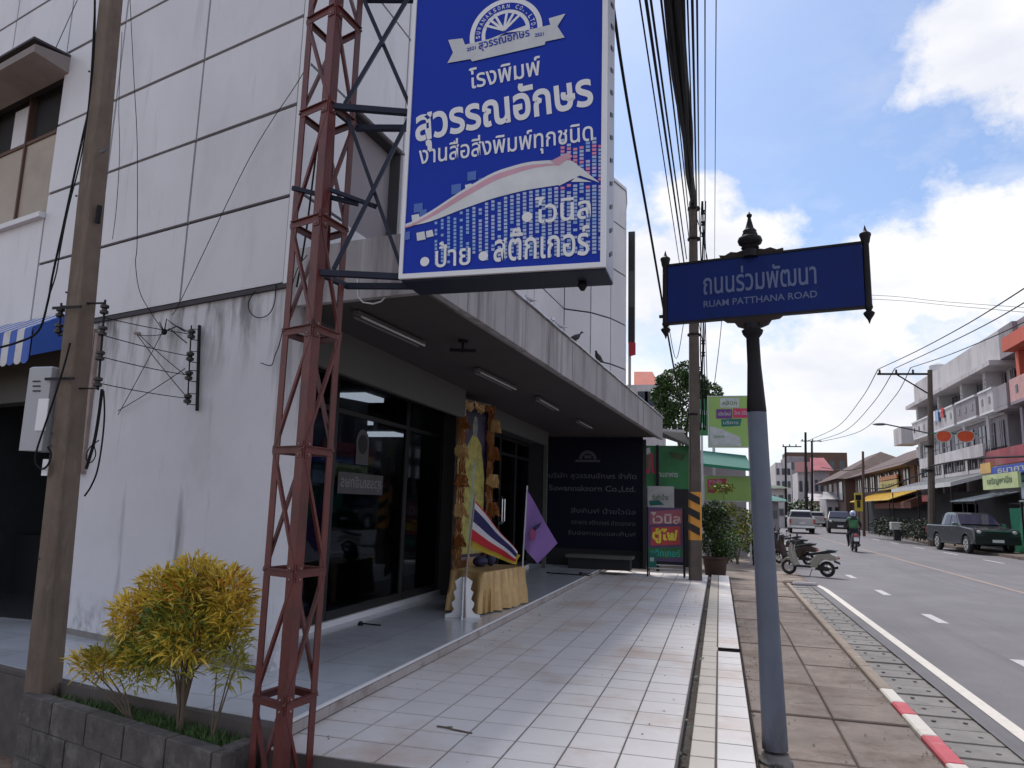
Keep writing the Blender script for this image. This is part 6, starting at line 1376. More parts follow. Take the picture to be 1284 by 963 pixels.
# pickup trucks and cars
def pickup(name, lab, paint, loc, rz, grp=None, scale=1):
    t = thing(name, lab, 'pickup truck', loc, rz, grp, world=False); L2 = 2.62
    def side(poly, hw, mat, nm, bevel=.03): return MB().prism([(x, -hw, z) for x, z in poly], (0, 2 * hw, 0)).build(nm, mat, t, bevel=bevel)
    def arch(cx_, r, z0, n=8): return [(cx_ + r * math.cos(PI - PI * i / n), z0 + r * math.sin(PI - PI * i / n)) for i in range(n + 1)]
    fwx, rwx = 1.72, -1.45
    low = [(-L2, .62), (-L2 + .02, .50)] + [(-2.2, .42)] + arch(rwx, .46, .40) + [(rwx + .6, .34), (fwx - .6, .34)] + arch(fwx, .46, .40) + [(2.35, .42), (2.56, .48), (2.62, .62), (2.60, .95), (2.50, 1.06), (1.05, 1.18), (-.95, 1.16), (-2.60, 1.16), (-L2, 1.10)]
    side(low, .90, paint, 'body', .045)
    # cab as tapered greenhouse
    gh = [(1.15, 1.17), (.45, 1.66), (.15, 1.74), (-.55, 1.74), (-.82, 1.66), (-.98, 1.15)]
    vs = []
    for sgn in (-1, 1):
        for x, z in gh: ins_ = .84 - (z - 1.15) * .28; vs.append((x, sgn * ins_, z))
    n_ = len(gh); MB().add(vs, [tuple(range(n_)), tuple(range(n_, 2 * n_))[::-1]] + [(i, (i + 1) % n_, (i + 1) % n_ + n_, i + n_) for i in range(n_)]).build('cab', paint, t, bevel=.03)
    wsh = MB(); w0, w1 = .78, .66
    wsh.add([(1.10, -w0, 1.215), (1.10, w0, 1.215), (.50, w1, 1.64), (.50, -w1, 1.64)], [(0, 1, 2, 3)]); wsh.v = [v + Vector((.022, 0, .03)) for v in wsh.v]; wsh.build('windscreen', M_carglass, t)
    for s in (-1, 1):
        for (x0, x1, x2, x3, nm) in ((.98, .47, .10, .10, 'side_window'), (.03, .03, -.50, -.60, 'side_window')):
            zb_, zt__ = 1.20, 1.63; yb2, yt2 = s * (.84 - .05 * .28 + .012), s * (.84 - .48 * .28 + .012)
            pts = [(x0, yb2, zb_), (x1, yt2, zt__), (x2, yt2, zt__), (x3, yb2, zb_)]
            m_ = MB(); m_.add(pts, [(0, 1, 2, 3)]); m_.build(nm, M_carglass, t)
        MB().bb(.88, 1.02, s * .97 - .09, s * .97 + .09, 1.16, 1.30, .03).build('mirror', M_chrome, t)
        MB().ell((2.50, s * .68, .92), (.12, .17, .10), 12, 8).build('headlight', M_tube, t, smooth=True); MB().bb(-2.64, -2.60, s * .83 - .06, s * .83 + .06, .75, 1.05).build('tail_light', MATS['stand_red'], t)
        MB().bb(.35, .50, s * .905 - .01, s * .905 + .01, .98, 1.01).build('door_handle', M_chrome, t); MB().bb(-.60, -.45, s * .905 - .01, s * .905 + .01, .98, 1.01).build('door_handle', M_chrome, t)
        MB().bb(-.9, 1.1, s * .93 - .06, s * .93 + .06, .36, .41).build('side_step', M_frame, t)
        for x in (fwx, rwx):
            w_ = MB().torus((x, s * .78, .385), .30, .085, 'Y', 28, 8, 1.3).build('wheel', M_black, t, smooth=True); rm = MB().lathe([(.235, -.03), (.235, .03)], (x, s * .86, .385), 24, 'Y'); rm.build('rim', M_silver, w_)
            sp = MB()
            for i in range(6): a = i * PI / 3; sp.beam((x + .06 * math.cos(a), s * .895, .385 + .06 * math.sin(a)), (x + .22 * math.cos(a), s * .895, .385 + .22 * math.sin(a)), .04, .01, (0, 1, 0))
            sp.build('spokes', M_frame, w_)
    MB().bb(2.55, 2.66, -.88, .88, .44, .66, .02).build('front_bumper', M_frame, t); MB().bb(2.57, 2.65, -.86, .86, .66, .80, .02).build('upper_bumper', M_frame, t); MB().bb(2.58, 2.64, -.50, .50, .80, .99, .01).build('grille', M_frame, t); MB().bb(2.60, 2.66, -.48, .48, .965, 1.0).build('grille_trim', M_chrome, t); MB().bb(2.665, 2.68, -.22, .22, .52, .64).build('number_plate', M_signwhite, t)
    MB().bb(-2.68, -2.60, -.85, .85, .44, .60, .02).build('rear_bumper', M_chrome, t); MB().bb(-2.645, -2.625, -.72, .72, .66, 1.12).build('tailgate', paint, t); MB().bb(-2.66, -2.648, -.2, .2, .72, .84).build('number_plate', M_signwhite, t)
    MB().bb(-2.5, -1.05, -.78, .78, 1.05, 1.165).build('bed_liner', M_black, t)
    MB().tube([(-.98, -.76, 1.15), (-1.15, -.66, 1.58), (-1.15, .66, 1.58), (-.98, .76, 1.15)], .03, 8).build('roll_bar', M_frame, t); 
    rw2 = MB(); rw2.add([(-.86, -.60, 1.60), (-.86, .60, 1.60), (-.985, .72, 1.25), (-.985, -.72, 1.25)], [(0, 1, 2, 3)]); rw2.v = [v + Vector((-.03, 0, 0)) for v in rw2.v]; rw2.build('rear_window', M_carglass, t)
    t.scale = (scale,) * 3; return t
pickup('parked_pickup', 'dark grey pickup truck parked facing us on the opposite side of the road', M_carpaint, (gy(1218, 690, 38.2).x, 38.2, -.02), -PI / 2 + .10)
pf_ = gz(1003, 661, -.02)
pickup('distant_pickup', 'pale silver pickup truck seen from behind at the end of the street', M_silver, (gy(1004, 661, 62).x, 62, -.02), PI / 2 - .05)
pickup('far_parked_pickup', 'dark pickup truck half hidden behind the motorbike rider', M_frame, (gy(1052, 660, 66).x, 66, -.02), -PI / 2 - .1)
pickup('far_silver_pickup', 'small silver pickup truck far up the street between the two dark poles', M_silver, (gy(1024, 655, 95).x, 95, -.02), PI / 2 - .1)
# ================================================================ OPPOSITE SIDE OF THE STREET
X1_ = 13.5
def gw(u, v, x=X1_): return gx(u, v, x)
sh1 = thing('white_shophouse', 'three storey white shophouse row with pierced balconies across the road', 'building', (X1_, 50, .1))
def yof(u, x=X1_): r = ray(u, 560); return x * r.y / r.x
yL, yR = yof(1152), yof(1263)
zr = 10.0
MB().bb(X1_ + .8, X1_ + 9, yR, yL, 4.1, zr + .05).build('wall', M_shop, sh1); MB().bb(X1_ + .1, X1_ + .79, yR, yL, 4.11, 6.54).build('second_floor_wall', M_shop2, sh1)
MB().bb(X1_ + .0, X1_ + 9, yR, yL + .4, 9.25, zr + .75).build('parapet', M_shop, sh1)
MB().bb(X1_ - .5, X1_ + 9, yR, yL + .9, 9.0, 9.24).build('eave_slab', M_shop, sh1)
for (ay, az) in ((yL - 2.2, 4.9), (yL - 7.6, 7.9), (yL - 11.5, 4.6)):
    ac = MB().bb(X1_ + .9, X1_ + 1.5, ay - .4, ay + .4, az, az + .55, .02).build('air_conditioner', M_tube, sh1); MB().lathe([(.2, -.01), (.2, .01)], (X1_ + .89, ay - .1, az + .28), 14, 'X').build('fan_grille', M_win, ac)
for k in range(6): MB().bb(X1_ - .56, X1_ - .53, yL - 6.2 - k * .55, yL - 5.8 - k * .55, 7.45 - (k % 3) * .1, 7.95).build('laundry', (M_lilac, M_fwhite, M_ltblue, M_beige, M_fred, M_fwhite)[k], sh1) if k in (1, 2, 4) else None
ycols = [yL, yL - 5.3, yL - 10.0, yR + 2.6, yR]
for i, y_ in enumerate(ycols[:-1]):
    MB().bb(X1_ - .05, X1_ + 1.6, y_ - .45, y_ - .05, .1, 9.0).build('column', M_shop, sh1)
    for z in (5.2, 8.4):
        v_ = MB()
        for k in range(3): v_.bb(X1_ - .07, X1_ - .05, y_ - .34, y_ - .16, z + .22 * k - .3, z + .22 * k - .16)
        v_.build('column_vent', M_win, sh1)
for (z0, z1) in ((3.75, 4.1), (6.55, 6.8)):
    MB().bb(X1_, X1_ + 1.6, yR, yL, z0, z1).build('floor_slab', M_shop, sh1)
for i, (a, b) in enumerate(zip(ycols, ycols[1:])):
    for z0 in ((7.3 - .5),):
        bl_ = MB().bb(X1_ - .45, X1_ - .30, b, a - .5, z0, z0 + 1.0).build('balcony', M_shop if i != 2 else M_shop2, sh1); MB().bb(X1_ - .45, X1_, b, a - .5, z0 - .12, z0 - .004).build('balcony_floor', M_white, bl_); MB().bb(X1_ - .5, X1_ - .26, b, a - .5, z0 + 1.003, z0 + 1.1).build('balcony_coping', M_white, bl_)
        n_ = max(2, int((a - b) / 1.15))
        for k in range(n_): y_ = b + (a - .5 - b) * (k + .5) / n_; MB().bb(X1_ - .47, X1_ - .452, y_ - .13, y_ + .13, z0 + .35, z0 + .68).build('balcony_opening', M_win, bl_)
    ww = MB()
    for k in range(2):
        y0_ = b + .5 + k * (a - b) / 2; 
        for (z0, z1) in ((4.2, 6.3), (7.0, 8.9)):
            xo = X1_ + (-.55 - .95 if z0 < 5 else -.85); f_ = MB().bb(xo + 1.55, xo + 1.60, y0_, y0_ + (a - b) / 2 - .9, z0, z1).build('window', M_win, sh1)
            fr = MB(); ym = y0_ + ((a - b) / 2 - .9) / 2; fr.bb(xo + 1.53, xo + 1.548, ym - .04, ym + .04, z0, z1); fr.bb(xo + 1.53, xo + 1.548, y0_ - .08, y0_, z0, z1); fr.bb(xo + 1.53, xo + 1.548, y0_ + (a - b) / 2 - .9, y0_ + (a - b) / 2 - .82, z0, z1); fr.bb(xo + 1.53, xo + 1.548, y0_, y0_ + (a - b) / 2 - .9, z1 - .6, z1 - .53); fr.build('window_frame', M_shop2, f_)
    for z0 in (4.1,):
        r_ = MB()
        for k in range(10): y_ = b + (a - .5 - b) * k / 9; r_.beam((X1_ - .02, y_, z0), (X1_ - .02, y_, z0 + .9), .03, .03)
        r_.beam((X1_ - .02, b, z0 + .9), (X1_ - .02, a - .5, z0 + .9), .05, .04); r_.build('railing', M_iron, sh1)
    MB().bb(X1_ + 2.5, X1_ + 2.6, b, a, .1, 3.7).build('shop_interior', M_dark, sh1)
MB().bb(X1_ - 1.1, X1_ + .1, yL - .2, yL + 2.2, 6.5, 7.7).build('corner_balcony', M_shop, sh1)
MB().bb(X1_ + .3, X1_ + 9, yL, yL + 2.0, 3.4, 6.4).build('end_bay', M_shop, sh1); MB().bb(X1_ + .28, X1_ + .298, yL + .3, yL + .9, 3.9, 6.2).build('end_window', M_win, sh1); MB().bb(X1_ + .28, X1_ + .298, yL + 1.1, yL + 1.7, 3.9, 6.2).build('end_window', M_win, sh1)
tk = MB().lathe([(.5, 0), (.55, .1), (.55, .9), (.1, 1.1)], (X1_ + 1, yL - 2, 10.75), 12).build('water_tank', M_tube, sh1, smooth=True)
yR0 = yR; yR = yof(1266, 13.0)
MB().bb(X1_ + 1.6, X1_ + 9, yR, yR0, .1, 9.9).build('wall', M_shop2, sh1); MB().bb(X1_, X1_ + 9, yR, yR0, 9.25, 10.75).build('parapet', M_shop2, sh1); MB().bb(X1_ - .45, X1_ - .3, yR, yR0, 6.8, 7.8).build('balcony', M_shop2, sh1); MB().bb(X1_ - .45, X1_ + 1.6, yR, yR0, 6.6, 6.79).build('balcony_floor', M_shop2, sh1); MB().bb(X1_ + 2.5, X1_ + 2.6, yR, yR0, .1, 3.7).build('shop_interior', M_dark, sh1); MB().bb(X1_, X1_ + 1.6, yR, yR0, 3.75, 4.1).build('floor_slab', M_shop2, sh1)
sh2 = thing('orange_shophouse', 'orange fronted shophouse with balconies at the right edge of the photo', 'building', (X1_, 36, .1))
yR2 = 27.0
MB().bb(X1_ + 1.6, X1_ + 9, yR2, yR - .01, 6.6, 9.9).build('wall', M_orng, sh2); MB().bb(X1_ + 1.6, X1_ + 9, yR2, yR - .01, .1, 6.59).build('lower_wall', M_shop2, sh2); MB().bb(X1_ + .02, X1_ + 1.59, yR - .3, yR - .02, 4.1, 6.6).build('lower_fin', M_shop2, sh2)
MB().bb(X1_ + .2, X1_ + 9, yR2, yR - .01, 9.9, 10.75).build('parapet', M_shop2, sh2)
MB().bb(X1_ - .5, X1_ + 1.6, yR2, yR - .01, 9.25, 9.9).build('eave', M_orng, sh2)
MB().bb(X1_ + .02, X1_ + 1.59, yR - .4, yR - .02, 6.8, 9.24).build('side_fin', M_orng, sh2)
for z0 in (6.8,):
    for y_ in [yR - .4 - 4.2 * k for k in range(3)]:
        b_ = MB().bb(X1_ - .45, X1_ - .30, y_ - 4.15, y_ - .01, z0, z0 + 1.05).build('balcony', pm('balcony_pink', (.52, .30, .29), .8), sh2); MB().bb(X1_ - .45, X1_ + 1.6, y_ - 4.15, y_ - .01, z0 - .13, z0 - .004).build('balcony_floor', M_shop2, b_)
        for k in range(3): MB().bb(X1_ - .47, X1_ - .452, y_ - 1.0 - 1.2 * k, y_ - .75 - 1.2 * k, z0 + .35, z0 + .7).build('balcony_opening', M_win, b_)
        f_ = MB().bb(X1_ + .5, X1_ + .55, y_ - 3.9, y_ - .4, 4.2, 6.4).build('window', pm('bluish_window', (.13, .18, .25), .2, .2, .6), sh2); fr = MB()
        for k in range(5): fr.bb(X1_ + .47, X1_ + .498, y_ - .4 - k * .86, y_ - .34 - k * .86, 4.2, 6.4)
        fr.bb(X1_ + .47, X1_ + .498, y_ - 3.9, y_ - .4, 5.6, 5.68); fr.build('window_frame', M_tube, f_)
        MB().bb(X1_ + 1.5, X1_ + 1.58, y_ - 3.6, y_ - 1.2, 7.0, 8.9).build('window', M_win, sh2)
MB().bb(X1_, X1_ + 2.5, yR2, yR - .02, 3.7, 4.1).build('floor_slab', M_shop2, sh2); MB().bb(X1_ + 2.5, X1_ + 2.6, yR2, yR, .1, 3.7).build('shop_interior', M_dark, sh2)
# street front canopies, signs
def slab(name, lab, cat, x0, x1, y0, y1, z0, z1, th, mat, props=True, group=None):
    t = thing(name, lab, cat, (x0, y0, z0)); MB().prism([(x0, y0, z0), (x1, y0, z1), (x1, y0, z1 + th), (x0, y0, z0 + th)], (0, y1 - y0, 0)).build('sheet', mat, t)
    n_ = max(2, int((y1 - y0) / .8)); r_ = MB()
    for k in range(n_): y_ = y0 + (y1 - y0) * (k + .5) / n_; r_.beam((x0, y_, z0 + th + .01), (x1, y_, z1 + th + .01), .06, .03)
    r_.build('sheet_ribs', mat, t)
    if props:
        for y_ in (y0 + .1, (y0 + y1) / 2, y1 - .1): MB().beam((x0 + .05, y_, .08), (x0 + .05, y_, z0), .06, .06).build('prop', M_iron, t)
    return t
a, b = gx(1110, 614, 11.4), gx(1248, 606, 11.6)
slab('pale_sheet_canopy', 'long pale sheet metal canopy over the shops behind the parked pickup', 'canopy', 11.4, 13.6, 42.8, 56.5, 3.05, 3.7, .22, M_tube)
slab('yellow_awning', 'yellow shop awning beyond the pale sheet canopy', 'awning', 11.3, 13.4, 57, 73, 2.55, 3.3, .06, pm('awning_yellow', (.72, .48, .08), .6))
slab('orange_awning_underside', 'brownish low awning under the yellow one', 'awning', 12.0, 13.3, 54, 66, 2.0, 2.5, .4, pm('awning_brown', (.14, .05, .03), .8), False)
slab('blue_grey_awning', 'drooping blue grey awning above the roof of the parked pickup', 'awning', 11.2, 13.3, 38.5, 42.3, 2.25, 2.75, .05, pm('awning_bluegrey', (.16, .19, .22), .7))
slab('grey_green_awning', 'grey green awning at the right edge of the photo above the green tarp', 'awning', 11.2, 13.3, 27, 33.3, 2.15, 2.6, .05, pm('awning_greygreen', (.15, .20, .17), .7))
tp = thing('green_tarp', 'green tarpaulin screen hanging behind the parked pickup', 'tarpaulin', (12.2, 32, .1)); mb = MB(); n_ = 16; vs = []
for i in range(n_ + 1):
    y_ = 28 + 9.5 * i / n_
    for z in (.12, .8, 1.5, 2.05 + .1 * math.sin(i * .7)): vs.append((12.2 + .10 * math.sin(i * 1.7 + z) + .05 * z, y_, z))
mb.add(vs, [(i * 4 + j, i * 4 + j + 1, (i + 1) * 4 + j + 1, (i + 1) * 4 + j) for i in range(n_) for j in range(3)]); mb.build('sheet', M_tarp, tp, smooth=True); MB().beam((12.3, 27.9, 2.15), (12.3, 37.6, 2.15), .05, .05).build('rail', M_iron, tp)
def xsign(name, lab, u0, v0, u1, v1, x, mat, txt=None, tm=None, th=.12, hpx=8):
    """board facing the road, lying in the plane x = const; u0 is its far end"""
    y0_, y1_ = yof(u0, x), yof(u1, x); um, vm = (u0 + u1) / 2, (v0 + v1) / 2; z1_, z0_ = gx(um, v0, x).z, gx(um, v1, x).z
    t = thing(name, lab, 'sign', (x, y1_, z0_)); MB().bb(x, x + th, y1_, y0_, z0_, z1_).build('face', mat, t)
    if txt: text(txt, tm, t, (x - .01, y0_ - (y0_ - y1_) * .15, z0_ + (z1_ - z0_) * .25), (0, -1, 0), (0, 0, 1), (y0_ - y1_) * .7, (z1_ - z0_) * .5, .02, 'lettering', 0)
    return t
xsign('lime_shop_sign', 'pale lime sign board with dark Thai lettering over the parked pickup', 1229, 594, 1273, 613, 11.9, pm('sign_pale_lime', (.45, .52, .25), .6, .15, 2), 'เจริญพานิช', pm('dark_green_ink', (.05, .10, .04), .6))
xsign('blue_shop_sign', 'narrow royal blue sign above the lime sign board', 1241, 582, 1300, 594, 12.2, pm('sign_royal', (.01, .05, .36), .5), 'ธนาคาร', M_pale)
xsign('teal_strip_sign', 'teal strip sign right of the lime board below the blue one', 1262, 595.5, 1300, 603, 12.35, pm('sign_tealpale', (.14, .38, .34), .5))
xsign('orange_corner_sign', 'small orange and yellow sign left of the blue sign', 1227, 581, 1240, 594, 12.25, pm('sign_orange', (.60, .36, .10), .5))
xsign('red_fascia_sign', 'weathered red shop fascia under the orange shophouse', 1233, 560, 1300, 581, 13.0, pm('sign_faded_red', (.28, .05, .07), .7, .3, .8, dirt=((.25, .17, .13), .6, .7, (1, 1, 1), .5)))
xsign('white_fascia', 'white fascia strip over the shop shutters of the white shophouse', 1152, 566, 1232, 580, 12.9, M_shop)
xsign('pale_notice_sign', 'pale blue notice sign at the right edge beneath the teal strip', 1276, 604, 1300, 625, 12.3, pm('sign_paleblue', (.34, .42, .55), .5))
xsign('yellow_wall_sign', 'small yellow sign above the yellow awning', 1100, 603, 1122, 614, 13.2, pm('sign_yellow2', (.50, .42, .12), .5), 'ร้านยา', pm('dark_green_ink', (.05, .1, .04)))
xsign('orange_wall_sign', 'thin orange strip sign above the small yellow sign', 1100, 597, 1122, 602, 13.25, pm('sign_orange3', (.52, .20, .06), .5))
xsign('yellow_inner_banner', 'yellow banner under the blue grey awning behind the pickup', 1188, 632, 1207, 642, 13.0, M_yellow)
xsign('red_white_placard', 'small red placard hanging under the pale sheet canopy', 1152, 621, 1160, 629, 12.0, MATS['stand_red'])
xsign('pale_inner_poster', 'pale blue poster beside the yellow banner behind the pickup', 1208, 632, 1221, 646, 13.0, pm('poster_blue', (.30, .38, .48), .6))
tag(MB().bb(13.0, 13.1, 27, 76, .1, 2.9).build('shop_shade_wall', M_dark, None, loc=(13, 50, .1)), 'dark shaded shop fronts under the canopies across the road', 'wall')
# brown timber houses
bh = thing('brown_timber_house', 'long brown timber house with wide brown roof left of the white shophouse', 'house', (13.5, 60, .1))
MB().bb(13.6, 24, 59.6, 84, .1, 5.6).build('wall', M_brown, bh)
MB().prism([(12.6, 59.2, 5.1), (18.6, 59.2, 7.9), (25, 59.2, 5.1)], (0, 25, 0)).build('roof', M_brownroof, bh)
for k in range(7): y_ = 61 + k * 3.2; w_ = MB().bb(13.5, 13.59, y_, y_ + 1.5, 3.6, 5.0).build('window', M_win, bh); MB().bb(13.46, 13.495, y_ + .68, y_ + .82, 3.6, 5.0).build('window_frame', M_brown, w_)
bh2 = thing('gabled_brown_house', 'brown hip roofed house with pale window bays beyond the long timber house', 'house', (12.5, 86, .1))
MB().bb(13.0, 23, 86.5, 104, .1, 5.4).build('wall', M_brown, bh2)
MB().add([(12.0, 85.5, 5.2), (12.0, 105, 5.2), (24, 105, 5.2), (24, 85.5, 5.2), (17.5, 91, 8.5), (17.5, 99, 8.5)], [(0, 1, 5, 4), (1, 2, 5), (2, 3, 4, 5), (3, 0, 4)]).build('roof', M_brownroof, bh2)
for k in range(4): y_ = 88 + k * 4; MB().bb(12.9, 12.99, y_, y_ + 2.0, 2.9, 5.0).build('window', M_shop2 if k % 2 else M_win, bh2)
# far end of the street
def block(name, lab, u0, u1, vtop, y, dep, mat, roof=None, floors=2, nx=3, cat='building'):
    a, b = gy(u0, vtop, y), gy(u1, vtop, y); t = thing(name, lab, cat, (a.x, y, 0)); MB().bb(a.x, b.x, y, y + dep, -.1, a.z).build('wall', mat, t)
    for fl_n in range(floors):
        for k in range(nx):
            zc_ = 1.0 + (a.z - 1.2) * (fl_n + .15) / floors; x = a.x + (b.x - a.x) * (k + .2) / nx; w_ = MB().bb(x, x + (b.x - a.x) / nx * .55, y - .08, y - .01, zc_, zc_ + (a.z - 1.2) / floors * .5).build('window', M_win, t)
    if roof: MB().prism([(a.x - .4, y - .8, a.z), (b.x + .4, y - .8, a.z), (b.x - .1, y + dep / 2, a.z + roof[1]), (a.x + .1, y + dep / 2, a.z + roof[1])], (0, .3, .12)).build('roof', roof[0], t)
    return t
block('distant_white_building', 'white multi storey building far up the left side of the street', 972, 992, 580, 125, 12, M_shop, None, 4, 3)
block('distant_grey_building', 'grey topped building at the far bend of the street', 985, 1008, 572, 150, 12, M_shop2, None, 4, 4)
block('red_roof_house', 'far house with red roof beside the two dark poles', 1000, 1022, 592, 112, 8, M_shop, (pm('maroon_roof', (.11, .016, .022), .8), 1.6), 2, 3, 'house')
block('maroon_sign_house', 'far house with maroon gable right of the dark poles', 1020, 1040, 590, 108, 8, M_shop2, (MATS['sign_faded_red'], 1.9), 2, 3, 'house')
block('distant_brown_block', 'wide brownish block closing the view behind the far houses', 985, 1062, 567, 190, 10, M_brown, None, 3, 6)
block('cream_far_shop', 'low cream shop at the bend right of the distant pickup', 1012, 1040, 628, 104, 6, pm('cream_wall', (.50, .43, .36), .8), (M_shop, .9), 1, 3)
block('white_far_shop', 'low white shop with pale awning left of the yellow awning', 1036, 1062, 626, 92, 6, M_shop, (M_tube, .8), 1, 3)
block('left_far_row', 'pale shop row at the far left side of the street behind the scooters', 955, 984, 612, 80, 18, M_shop, (M_leafd, .5), 2, 3)
block('far_left_shop_low', 'low dark fronted shop row behind the street name post', 948, 976, 628, 48, 12, M_shop2, (M_teal, .4), 1, 3)
# distant tree line
for i, (u, v, y_, lab) in enumerate(((985, 605, 170, 'dark far tree left of the twin dark poles'), (1046, 640, 118, 'small tree beside the low white shop far up the street'), (1000, 640, 96, 'roadside tree above the distant pickup'))):
    c = gy(u, v, y_); tree('distant_tree', lab, 'tree', Vector((c.x, y_, 0)), [c, c + Vector((1, 0, .3))], [(c, 1.5, 1.2), (c + Vector((1, 0, .4)), 1.2, 1), (c + Vector((-1, .5, -.2)), 1.2, .9)], 500, .5, [M_leafd, M_leafm], 60 + i, .18)
# poles across the road
def upole(name, lab, u, vt, y, r0, r1, arms=(), mat=M_conc, lean=0):
    b_ = gy(u, 640, y); b_.z = 0; tp_ = gy(u + lean, vt, y); t = thing(name, lab, 'utility pole', tuple(b_)); MB().tube([b_, tp_], r0, 8, r1).build('shaft', mat, t)
    for (ua, ub, v, n_) in arms:
        p, q = gy(ua, v, y), gy(ub, v - (ub - ua) * .0, y); MB().beam(p, q, .10, .10).build('crossarm', M_iron, t)
        for k in range(n_):
            c = p.lerp(q, (k + .15) / n_) + Vector((0, 0, .12)); MB().lathe([(.03, -.08), (.07, -.04), (.04, .0), (.07, .05), (.03, .13)], c, 8).build('insulator', M_ceramic, t)
    return t
YR = 43.5
pR = upole('crossarm_pole', 'tall pole with a single long crossarm and street lamp in front of the white shophouse', 1166, 464, YR, .20, .12, ((1100, 1163, 469, 3),), M_conc)
MB().beam(gy(1125, 470, YR), gy(1163, 493, YR), .06, .06).build('arm_brace', M_iron, pR)
MB().tube([gy(1163, 543, YR), gy(1130, 536, YR - 1), gy(1106, 531, YR - 2)], .035, 6).build('lamp_arm', M_galv, pR); MB().ell(gy(1103, 532, YR - 2), (.35, .14, .07), 10, 6).build('lamp_head', M_galv, pR, smooth=True)
for v in (560, 590): MB().lathe([(.24, -.05), (.24, .05)], gy(1165, v, YR), 10).build('pole_band', M_iron, pR)
upole('dark_thin_pole', 'thin dark pole in front of the brown timber house', 1082, 566, 58, .10, .08, (), M_brown)
upole('far_double_pole', 'far dark pole with short wide crossarm at the bend of the street', 1010, 542, 88, .16, .12, ((1004, 1030, 553, 2),), M_iron)
upole('far_second_pole', 'far dark pole standing just right of the double crossarm pole', 1018, 553, 96, .15, .12, (), M_iron)
upole('far_left_pole', 'far pole with crossarm left of the two dark poles', 985, 560, 80, .12, .10, ((981, 1005, 560, 3),), M_iron)
upole('far_short_pole', 'short dark pole behind the distant pickup', 1011, 585, 70, .12, .10, (), M_iron)
# glasses shaped sign
gs = thing('glasses_sign', 'red lensed sunglasses shaped sign of an optician hung from the crossarm pole', 'sign'); gs.location = gy(1195, 548, 42.5); ys_ = 42.5
for (u0, u1) in ((1173, 1194), (1199, 1223)):
    n_ = 18; cu, cv, ru, rv = (u0 + u1) / 2, 547, (u1 - u0) / 2, 8.5
    def lens(k): return [(cu + ru * k * math.copysign(abs(math.cos(a)) ** .8, math.cos(a)), cv - 1 - (rv * k * math.sin(a) * (.75 if math.sin(a) > 0 else 1.05))) for a in [2 * PI * i / n_ for i in range(n_)]]
    MB().prism([gy(u, v, ys_ - .03) for u, v in lens(.86)], (0, .05, 0)).build('lens', pm('lens_red', (.70, .10, .03), .4), gs)
    o_, i_ = lens(1.0), lens(.87); mb = MB()
    for k in range(n_): k2 = (k + 1) % n_; mb.add([gy(*o_[k], ys_ - .05), gy(*o_[k2], ys_ - .05), gy(*i_[k2], ys_ - .05), gy(*i_[k], ys_ - .05), gy(*o_[k], ys_ + .05), gy(*o_[k2], ys_ + .05), gy(*i_[k2], ys_ + .05), gy(*i_[k], ys_ + .05)], [(0, 1, 2, 3), (4, 5, 6, 7), (0, 1, 5, 4), (3, 2, 6, 7)])
    mb.build('rim', M_tube, gs)
MB().beam(gy(1167, 543, 42.6), gy(1225, 544, 42.6), .06, .06).build('support_bar', M_tarp, gs)
# yellow warning board, bin, far plants
ws_ = thing('yellow_warning_sign', 'yellow roadside warning sign with a black figure left of the thin dark pole', 'road sign', tuple(gy(1076, 650, 57))); a, b = gy(1072, 641, 57), gy(1081, 618, 57)
MB().bb(a.x, b.x, 57, 57.05, a.z, b.z).build('plate', pm('warning_yellow', (.55, .42, .05), .5), ws_); MB().beam(((a.x + b.x) / 2, 57.06, .05), ((a.x + b.x) / 2, 57.06, b.z), .07, .07).build('post', M_iron, ws_); MB().bb(a.x + .15, b.x - .15, 56.98, 56.995, a.z + .25, a.z + .75).build('black_figure', M_black, ws_); MB().bb(a.x + .08, b.x - .08, 56.98, 56.995, b.z - .5, b.z - .15).build('upper_figure', M_iron, ws_)
hz_ = thing('roadside_cart', 'small white box on a dark stand at the opposite kerb', 'stand', tuple(gy(1126, 672, 47))); a, b = gy(1118, 664, 47), gy(1133, 655, 47)
MB().bb(a.x, b.x, 47, 47.5, a.z, b.z, .03).build('box', pm('cart_box', (.40, .40, .38), .5, .4, 8), hz_); MB().bb(a.x + .15, b.x - .15, 47.1, 47.4, .1, a.z).build('stand', M_black, hz_)
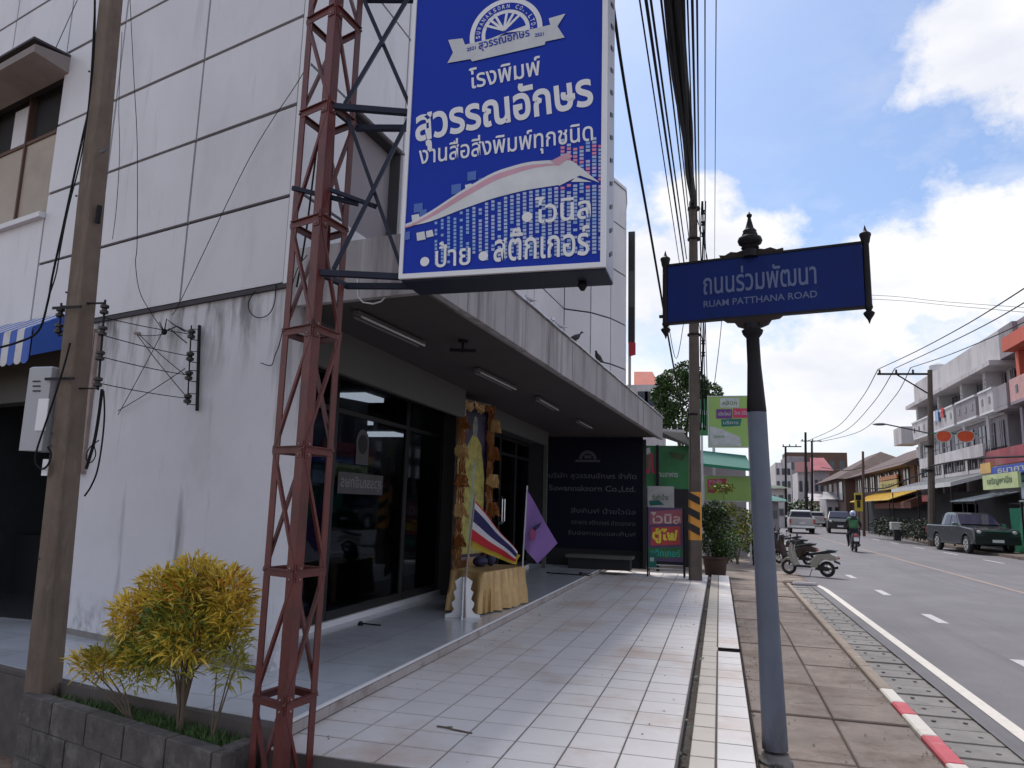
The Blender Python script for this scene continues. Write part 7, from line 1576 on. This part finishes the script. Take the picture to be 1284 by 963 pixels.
for i in range(9):
    u = 1090 + i * 6.5; y_ = 54 - i * 1.2; c = gy(u, 662, y_)
    bush('kerb_plant', 'dark potted plant number by the opposite kerb', Vector((c.x + .6, y_, .1)), [(Vector((c.x + .6, y_, .8)), .55, .5)], 260, .22, [M_leafdd, M_leafdd], 80 + i)['group'] = 'dark plants along the opposite kerb'
for o in COL.objects:
    if o.name.startswith('kerb_plant'): k = int(o.name.split('.')[1]) if '.' in o.name else 0; o['label'] = 'dark leafy plant across the road, %s in the kerb row from the thin pole' % ('first', 'second', 'third', 'fourth', 'fifth', 'sixth', 'seventh', 'eighth', 'ninth')[k]
# far curved wires
M_wire = M_cable
def wire(pts, y0, y1, lab, r=.02):
    n_ = len(pts); P = [gy(u, v, y0 + (y1 - y0) * i / (n_ - 1)) for i, (u, v) in enumerate(pts)]; tag(MB().tube(catm(P), r, 5).build('far_wire', M_wire, None, smooth=True, loc=P[0]), lab, 'wire', 'wires of the crossarm pole')
wire([(1101, 463), (1150, 440), (1215, 405), (1290, 358)], YR, 22, 'wire rising from the left end of the crossarm to the upper right')
wire([(1122, 462), (1180, 435), (1240, 405), (1300, 370)], YR, 22, 'wire rising from the middle insulator to the upper right'); wire([(1142, 461), (1190, 445), (1250, 420), (1300, 396)], YR, 24, 'wire rising from the right insulator to the upper right')
wire([(1101, 463), (1080, 500), (1050, 535), (1012, 553)], YR, 88, 'leftmost wire falling from the crossarm to the far poles', .025); wire([(1122, 462), (1095, 505), (1060, 540), (1020, 554)], YR, 88, 'middle wire falling from the crossarm to the far poles', .025); wire([(1142, 461), (1120, 500), (1080, 540), (1028, 554)], YR, 88, 'right wire falling from the crossarm to the far poles', .025)
wire([(880, 366), (1090, 370), (1180, 378), (1290, 386)], 30, 26, 'thin level wire crossing the sky right of the street plate', .008); wire([(880, 372), (1090, 375), (1200, 384), (1290, 392)], 30, 26, 'lower thin level wire crossing the sky right of the street plate', .008)
wire([(1165, 585), (1190, 580), (1225, 575), (1290, 572)], YR, 30, 'sagging low cable along the shop fronts right of the crossarm pole', .04); wire([(1165, 590), (1140, 600), (1110, 612), (1084, 612)], YR, 58, 'sagging low cable from the crossarm pole to the thin dark pole', .04); wire([(1084, 585), (1060, 590), (1030, 586)], 58, 88, 'sagging cable from the thin dark pole into the distance', .04)
bpy.context.view_layer.update()
